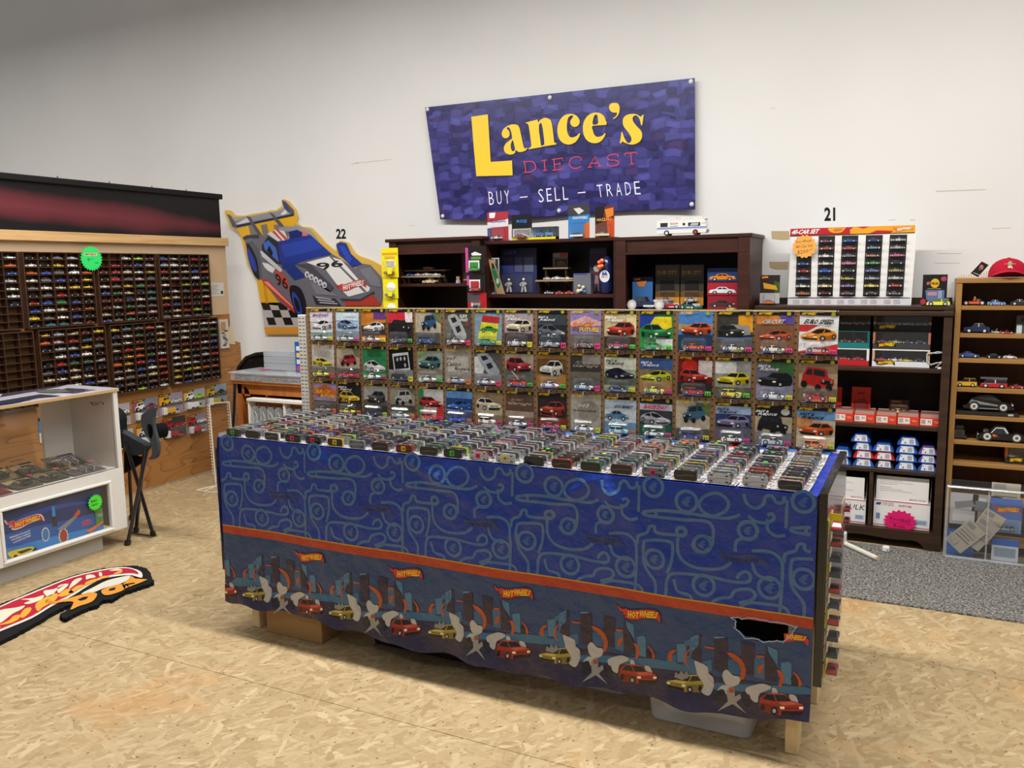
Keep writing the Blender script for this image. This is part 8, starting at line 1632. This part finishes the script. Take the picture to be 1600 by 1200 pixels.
 ('c8c0a8', [('6c98c4', V(0, .04, 1, .3)), ('c88c54', V(0, .25, .4, .5)), ('d8c8a0', V(0, .68, 1, 1))], ('f', 'c8581c', (.03, .34, .97, .68)), ('FAST & FURIOUS', (.08, .14, .7, .28), '1c1c28'), 'wagon', 'd87038', 'e8e43c', 'orange classic car on cream and blue'),
]
rown = ['top', 'middle', 'bottom']
CW, CHH = .135, .160
for n_, (bg, lay, art, title, tk_, tcl, stk, desc) in enumerate(CARDS):
    r, c = divmod(n_, 16); x = -2.708+c*.1524+CW/2 + R_.uniform(-.003, .003); zt_ = PGZ-.005-r*.1762; 
    t = thing('carded_toy_car', f'pegboard card picturing {desc}, {rown[r]} row, {ORD[c]} from left', 'carded toy', (x, PGY-.006, zt_-CHH), rot=(-.035, R_.uniform(-.012, .012), 0), group='carded toy cars on the pegboard')
    w, h = CW, CHH; m = MB((0, -1, 0), .00035); oc = [(-w/2+.004, 0), (w/2-.004, 0), (w/2, .004), (w/2, h-.004), (w/2-.004, h), (-w/2+.004, h), (-w/2, h-.004), (-w/2, .004)]
    m.prism(oc, 1, 0, .0012, H(bg)); g = lambda u, v: Vector((-w/2+w*u, -.0002, h-h*v))
    for cc_, pts in lay: m.up(); upoly(m, g, pts, H(cc_))
    m.up(); 
    if c not in (9, 12) and not (r == 1 and c in (0, 3, 5)): upoly(m, g, V(0, 0, 1, .085), H('1c1a18'))
    upoly(m, g, V(0, .66, 1, .955), H('%02x%02x%02x' % tuple(int(int((lay[-1][0] if lay else bg)[i:i+2], 16)*.62) for i in (0, 2, 4)))) if n_ % 3 == 1 else None
    if art:
        ga = rectmap(g, *art[2]); fn = art_wedge if any(q in desc for q in ('supercar', 'sports car', 'race car', 'white car', 'purple car', 'winged')) else ARTS[art[0]]
        fn(m, (lambda u, v, ga=ga: ga(1-u, v)) if n_ % 5 in (1, 3) and art[0] != 't' else ga, H(art[1])); m.up(3)
    if desc.startswith('white picture'):
        for k in range(4): upoly(m, g, circ((.36, .5, .66, .68)[k], (.36, .34, .33, .52)[k], .04, .06, 8), H('c8c8c8'))
    if title:
        tx = title[0]
        if tx.startswith('FAST'):
            a, b, c2, d = title[1]; text(m, 'FAST &', rectmap(g, a, b, a+(c2-a)*.62, (b+d)/2), H(title[2]), .04, .1); text(m, 'FURIOUS', rectmap(g, a+.06, (b+d)/2+.008, c2, d+.01), H(title[2]), .04, .1)
        elif tx.startswith('BACK'):
            text(m, 'BACK', rectmap(g, .08, title[1][1], .8, title[1][1]+.13), H(title[2]), .05, .1); text(m, 'TO THE', rectmap(g, .06, title[1][1]+.15, .28, title[1][1]+.24), H('5c3c6c'), .03); text(m, 'FUTURE', rectmap(g, .3, title[1][1]+.14, .94, title[1][1]+.26), H('e8b43c'), .05, .05)
        elif tx.startswith('Jay'):
            text(m, 'Jay Leno\'s', rectmap(g, .2, .2, .62, .28), H(title[2]), 0, .2); text(m, 'Garage', rectmap(g, .06, .29, .94, .40), H(title[2]), 0, .2)
        elif tx.startswith('Casino'):
            text(m, '007', rectmap(g, .08, .22, .40, .33), H('14100c'), .01, .2); text(m, 'Casino', rectmap(g, .06, .36, .62, .49), H('14100c'), .01, .1); text(m, 'Royale', rectmap(g, .38, .50, .94, .64), H('14100c'), .01, .1)
        elif tx == '007': text(m, '007', rectmap(g, *title[1]), H(title[2]), .01, .1); text(m, 'THE SPY WHO LOVED ME', rectmap(g, .06, .4, .86, .45), H('2c2820'), .02)
        elif tx == 'SLIDE': text(m, 'SLIDE', rectmap(g, .58, .14, .86, .23), H('e4e4e4'), .03); text(m, 'STREET', rectmap(g, .58, .25, .9, .33), H('e4e4e4'), .03); text(m, '2', rectmap(g, .8, .35, .9, .45), H('d82c2c'), .03)
        else: text(m, tx, rectmap(g, *title[1]), H(title[2]), .035, .1)
    m.up(); text(m, 'HOT WHEELS', rectmap(g, .06, .012, .42, .075), YEL, .04, .15); upoly(m, g, circ(.86, .05, .06, .045, 10), H('a8a020'))
    upoly(m, g, V(.42, -.005, .62, .02), H('8c6a46')); upoly(m, g, V(0, .955, 1, 1), H('26262a')); upoly(m, g, V(.04, .965, .2, .985), H('c8c8c8')); upoly(m, g, V(.4, .97, .75, .98), H('8c8c8c'))
    m.build('card', M_CARD, t, local=True)
    b = MB(); b.box((-.047, -.036, .008), (.047, -.0015, .056), WHT, .009); b.build('blister', M_BLISTER, t, local=True)
    v = MB(); v.m = Matrix.Translation((0, -.018, .012)); car(v, tk_, .074, .028, .026 if tk_ in ('wagon', 'van', 'truck') else .022, paint=H(tcl), seg=9); v.build('toy_car', M_PAINT, t, local=True)
    if stk:
        s = MB((0, -1, 0)); s.box((w/2-.026, -.0025, .002), (w/2-.003, -.0018, .024), H(stk)); s.up(2); text(s, '$'+str((10, 12, 15, 8, 9)[n_ % 5]), lambda u, v: Vector((w/2-.024+.019*u, -.0026, .019-.012*v)), H('3a1c2c'), .02); s.build('price_sticker', M_PRINT, t, local=True)
    hk = MB(); hk.cyl((0, .005, -.003), (0, -.026, -.001), .0018, 5, H('d8d8d8')); hk.box((-.0015, -.0275, -.014), (.0015, -.026, .001), H('dcdcdc')); hk.build('hook_wire', M_GLOSS, t, local=True)
# ---------------------------------------------------------------- the sea of carded cars lying on the table
BLK2 = H('1b1b1d')
def underplate(base, spine):
    return [(.04, .06, .96, .94, H(base)), (.10, .44, .90, .54, H(spine)), (.16, .12, .24, .88, H('0d0d0e')), (.76, .12, .84, .88, H('0d0d0e')), (.38, .2, .62, .4, H(spine))]
UND = [('161618', '5c6064'), ('161618', '2c2c2e'), ('1a1a1c', '888c90'), ('6c7074', 'a8acb0'), ('c8c8cc', '8c8c90'), ('4c1216', '8c2024'), ('18181a', '6c6c30')]
_tb = {}
def rrect(x0, z0, x1, z1, r, n=4):
    o = []
    for cx, cz, a0 in ((x1-r, z1-r, 0), (x0+r, z1-r, .5*math.pi), (x0+r, z0+r, math.pi), (x1-r, z0+r, 1.5*math.pi)):
        for k in range(n+1): a = a0+k/n*math.pi/2; o.append((cx+r*math.cos(a), cz+r*math.sin(a)))
    return o
def bed_car(kd, ui):
    if (kd, ui) not in _tb:
        v = MB(); ba, sp = UND[ui]; v.m = Matrix.Translation((0, .0045, .0185)) @ Matrix.Rotation(-math.pi/2, 4, 'X')
        pr = KINDS[kd]
        zz = .16*.026
        un = [(a, b, c, d, e) for a, b, c, d, e in underplate(ba, sp)]
        Hc = .028; car(v, kd, .073, .030, Hc, seg=7, chassis=H(ba))
        v.m = None   # rounded chassis plate facing the aisle, bright rim, dark plate, stamped line
        v.prism(rrect(-.0372, .0030, .0372, .0340, .010), 1, .0022, .0045, H('8c9094') if ui in (2, 3, 4) else PAINT)
        v.prism(rrect(-.0352, .0048, .0352, .0322, .009), 1, .0016, .0030, H(ba))
        v.add([(x, .0014, z) for x, z in ((-.032, .016), (-.012, .017), (-.006, .0205), (.030, .0205), (.030, .0185), (-.004, .0185), (-.010, .015), (-.032, .014))], [tuple(range(8))], H(sp))
        for sx in (-1, 1):
            for z_ in (.0072, .0262): v.box((sx*.020, .0012, z_), (sx*.029, .002, z_+.004), H('0c0c0d'))
        for i, (a, b, c, d, e) in enumerate([]):
            z = .10*Hc-.0004*i-.0006
            v.add([((a-.5)*.073, (b-.5)*.030, z), ((c-.5)*.073, (b-.5)*.030, z), ((c-.5)*.073, (d-.5)*.030, z), ((a-.5)*.073, (d-.5)*.030, z)], [(0, 3, 2, 1)], e)
        o = v.build('toy_car', M_PAINT, local=True); COLL.objects.unlink(o); _tb[(kd, ui)] = o
    return _tb[(kd, ui)]
cardm = []
for k in range(9):
    m = MB((0, 0, 1), .0003); w, h = .105, .162; m.box((-w/2, 0, 0), (w/2, h, .0008), H(['c4c4c8', 'b8bcc0', 'c8c4c0', 'bcbcbc'][k % 4])); g = lambda u, v: Vector((-w/2+w*u, h-h*v, .0008))
    rr = random.Random(k+40); m.up(); upoly(m, g, V(0, 0, 1, .35), H(['2c60b0', '3c70b8', '2454a0', 'b0382c'][k % 4])); m.up()
    for _ in range(26):
        u, v_ = rr.choice([rr.uniform(0, .13), rr.uniform(.85, .95)]), rr.uniform(.3, .97); cc_ = rr.choice(['c8342c', 'e0a024', '2c64b4', '7c8890', '3c8c50', 'c86020', '4c4c50']); upoly(m, g, V(max(0, u-.02), v_-.02, min(1, u+.05), v_+.02), H(cc_))
    o = m.build('card', M_CARD, local=True); COLL.objects.unlink(o); cardm.append(o)
b = MB(); b.prism(rrect(-.041, .0008, .041, .0355, .012), 1, .0005, .036, WHT); bedb = b.build('blister', M_BLISTER, local=True); COLL.objects.unlink(bedb)
stm = {}
for nm, hx in (('green', '4cc83c'), ('pink', 'e83c74'), ('yellow', 'e0cc20'), ('orange', 'e88430')):
    s = MB(); s.box((-.010, -.0008, .010), (.008, .0003, .028), H(hx)); s.box((-.004, -.0012, .014), (-.001, -.0007, .024), H('26262a')); s.box((.001, -.0012, .014), (.005, -.0007, .024), H('26262a')); o = s.build('price_sticker', M_PRINT, local=True); COLL.objects.unlink(o); stm[nm] = o
    s = MB(); s.box((-.008, .010, .0357), (.006, .024, .0362), H(hx)); o = s.build('price_sticker', M_PRINT, local=True); COLL.objects.unlink(o); stm['t'+nm] = o
# front row as photographed: (underside variant, body colour, sticker)
FR = [(1, 'k', 'green'), (1, 'k', None), (2, 'w', None), (0, 'k', 'pink'), (0, 'k', 'pink'), (1, 'y', 'yellow'), (3, 's', None), (0, 'm', None), (5, 'r', 'yellow'), (6, 'k', None), (1, 'k', 'green'), (4, 'r', 'pink'), (4, 'w', 'yellow'), (1, 'k', None), (0, 'r', None), (1, 'e', None), (0, 'm', None), (3, 's', 'pink'), (6, 'k', None), (4, 's', None), (4, 'w', None), (0, 'p', None)]
COLS = 'wwskgrbnyoetcmlupwkgsk'
rr = random.Random(23); NR = 13; step = .0405
bn_ = {'coupe': 'coupe', 'sedan': 'sedan', 'wagon': 'wagon', 'truck': 'pickup', 'hotrod': 'hot rod', 'racer': 'racer', 'beetle': 'rounded car', 'van': 'van'}
unders = ['dark', 'black', 'black and silver', 'grey', 'chrome', 'dark red', 'olive-black']
for c in range(22):
    x = -2.626+c*.1083; lean = rr.uniform(-.0006, .0006); ykind = list(KINDS)
    for r in range(NR):
        ui, bc, st = FR[c] if r == 0 else (rr.choice([0, 1, 1, 2, 2, 3, 4, 0]), rr.choice(COLS), (lambda q: 't'+rr.choice(['green', 'pink', 'yellow', 'orange']) if q < .12 else None)(rr.random()))
        kd = rr.choice(ykind); cname, hx = CN[bc]
        z = TZ+.0032+.0030*min(r, 4)*.5; y = 2.600+step*r
        back = (PGY-.008-y) < .162
        if r == 0: lab = f'carded {cname} toy {bn_[kd]}, {unders[ui]} underside, table front edge, {ORD[c]} from left'
        else: lab = f'carded {cname} toy {bn_[kd]}, table, {ORD[c]} column from left, {ORD[r]} row from front'
        t = thing('carded_toy_car', lab, 'carded toy', (x+rr.uniform(-.002, .002)+lean*r, y, TZ+.0035+.0035), rot=(-.016, 0, rr.uniform(-.03, .03)), group='carded toy cars lying on the table')
        cdo = dup(cardm[rr.randrange(9)], t); cdo.scale = (1, .9 if r == 12 else 1, 1); dup(bedb, t); c_ = H(hx); j = rr.uniform(.8, 1.1); o = dup(bed_car(kd, ui), t, color=(c_[0]*j, c_[1]*j, c_[2]*j, 1))
        if st: dup(stm[st], t)
for o in list(_tb.values())+cardm+[bedb]+list(stm.values()): bpy.data.objects.remove(o)
# ---------------------------------------------------------------- things under the table
m = MB(); a = P(412, 990, 2, 0); b = P(505, 1006, 2, 0); ct_ = thing('cardboard_box', 'brown cardboard box under the left end of the table', 'box', ((a.x+b.x)/2, a.y+.1, 0))
m.box((a.x+.0, a.y+.02, .0005), (b.x, a.y+.33, .19), H('a07c50'), .003); m.build('carton', M_BOX, ct_)
m = MB((0, -1, 0)); m.up(2); text(m, 'FRAGILE STOCK', lambda u, v: Vector((a.x+.02+.08*u, a.y+.02, .155-.01*v)), H('5c4020')); text(m, 'HANDLE WITH CARE', lambda u, v: Vector((a.x+.02+.1*u, a.y+.02, .14-.01*v)), H('5c4020')); m.build('printing', M_PRINT, ct_)
def bin_(name, label, x0, x1, y0, y1, h, mt, col, tap=.02):
    t = thing(name, label, 'storage bin', ((x0+x1)/2, (y0+y1)/2, 0))
    m = MB(); B = [(x0+tap, y0+tap), (x1-tap, y0+tap), (x1-tap, y1-tap), (x0+tap, y1-tap)]; T = [(x0, y0), (x1, y0), (x1, y1), (x0, y1)]
    def rnd(q, r=.03):
        o = []
        for (x, y), (sx, sy), st_ in zip(q, ((1, 1), (-1, 1), (-1, -1), (1, -1)), (math.pi, 1.5*math.pi, 0, .5*math.pi)):
            for k in range(4): a_ = st_+k/3*math.pi/2; o.append((x+sx*r+r*math.cos(a_), y+sy*r+r*math.sin(a_)))
        return o
    b0, t0 = rnd(B), rnd(T); n = len(b0); m.add([(x, y, .006) for x, y in b0]+[(x, y, h) for x, y in t0]+[((x-(x0+x1)/2)*.96+(x0+x1)/2, (y-(y0+y1)/2)*.96+(y0+y1)/2, .0006) for x, y in b0], [(i, (i+1) % n, n+(i+1) % n, n+i) for i in range(n)]+[(2*n+i, 2*n+(i+1) % n, (i+1) % n, i) for i in range(n)]+[tuple(range(3*n-1, 2*n-1, -1))], H(col)); m.build('tub', mt, t, smooth=False)
    m = MB(); m.tube([(x, y, h) for x, y in t0]+[(t0[0][0], t0[0][1], h)], .006, 6, H(col)); m.build('rim', mt, t); return t
bin_('storage_bin', 'black plastic storage bin under the middle of the table', -2.05, -1.43, 2.70, 3.2, .24, M_GLOSS, '1a1b1d')
bin_('storage_bin', 'cloudy clear storage bin under the table, left of the tall clear one', -1.40, -.90, 2.72, 3.2, .22, M_BIN, 'c8ccd0')
t = bin_('storage_bin', 'cloudy clear storage bin with papers under the right end of the table', -.82, -.44, 2.615, 3.1, .24, M_BIN, 'c8ccd0')
for k, (a_, b_, c_) in enumerate(((-.70, .03, 'e4e0d0'), (-.60, .05, 'dcdcd8'), (-.52, .02, 'e0dcd4'))):
    m = MB(); m.slab([(a_-.06, 2.665+k*.01, .03), (a_+.03, 2.66+k*.01, .03+b_*.2), (a_+.05, 2.66+k*.01, .17), (a_-.05, 2.665+k*.01, .19)], (0, .002, 0), H(c_)); m.build('paper', M_BOX, t)
m = MB(); m.box((-.74, 2.72, .30), (-.345, 3.1, .62), H('121214'), .01); m.build('black_crate', M_MATTE, label='black crate under the table seen through the torn hole in the cloth', cat='crate')
m = MB(); m.box((-.70, 2.74, .285), (-.32, 3.1, .299)); m.build('under_shelf', M_RAWX, tb)
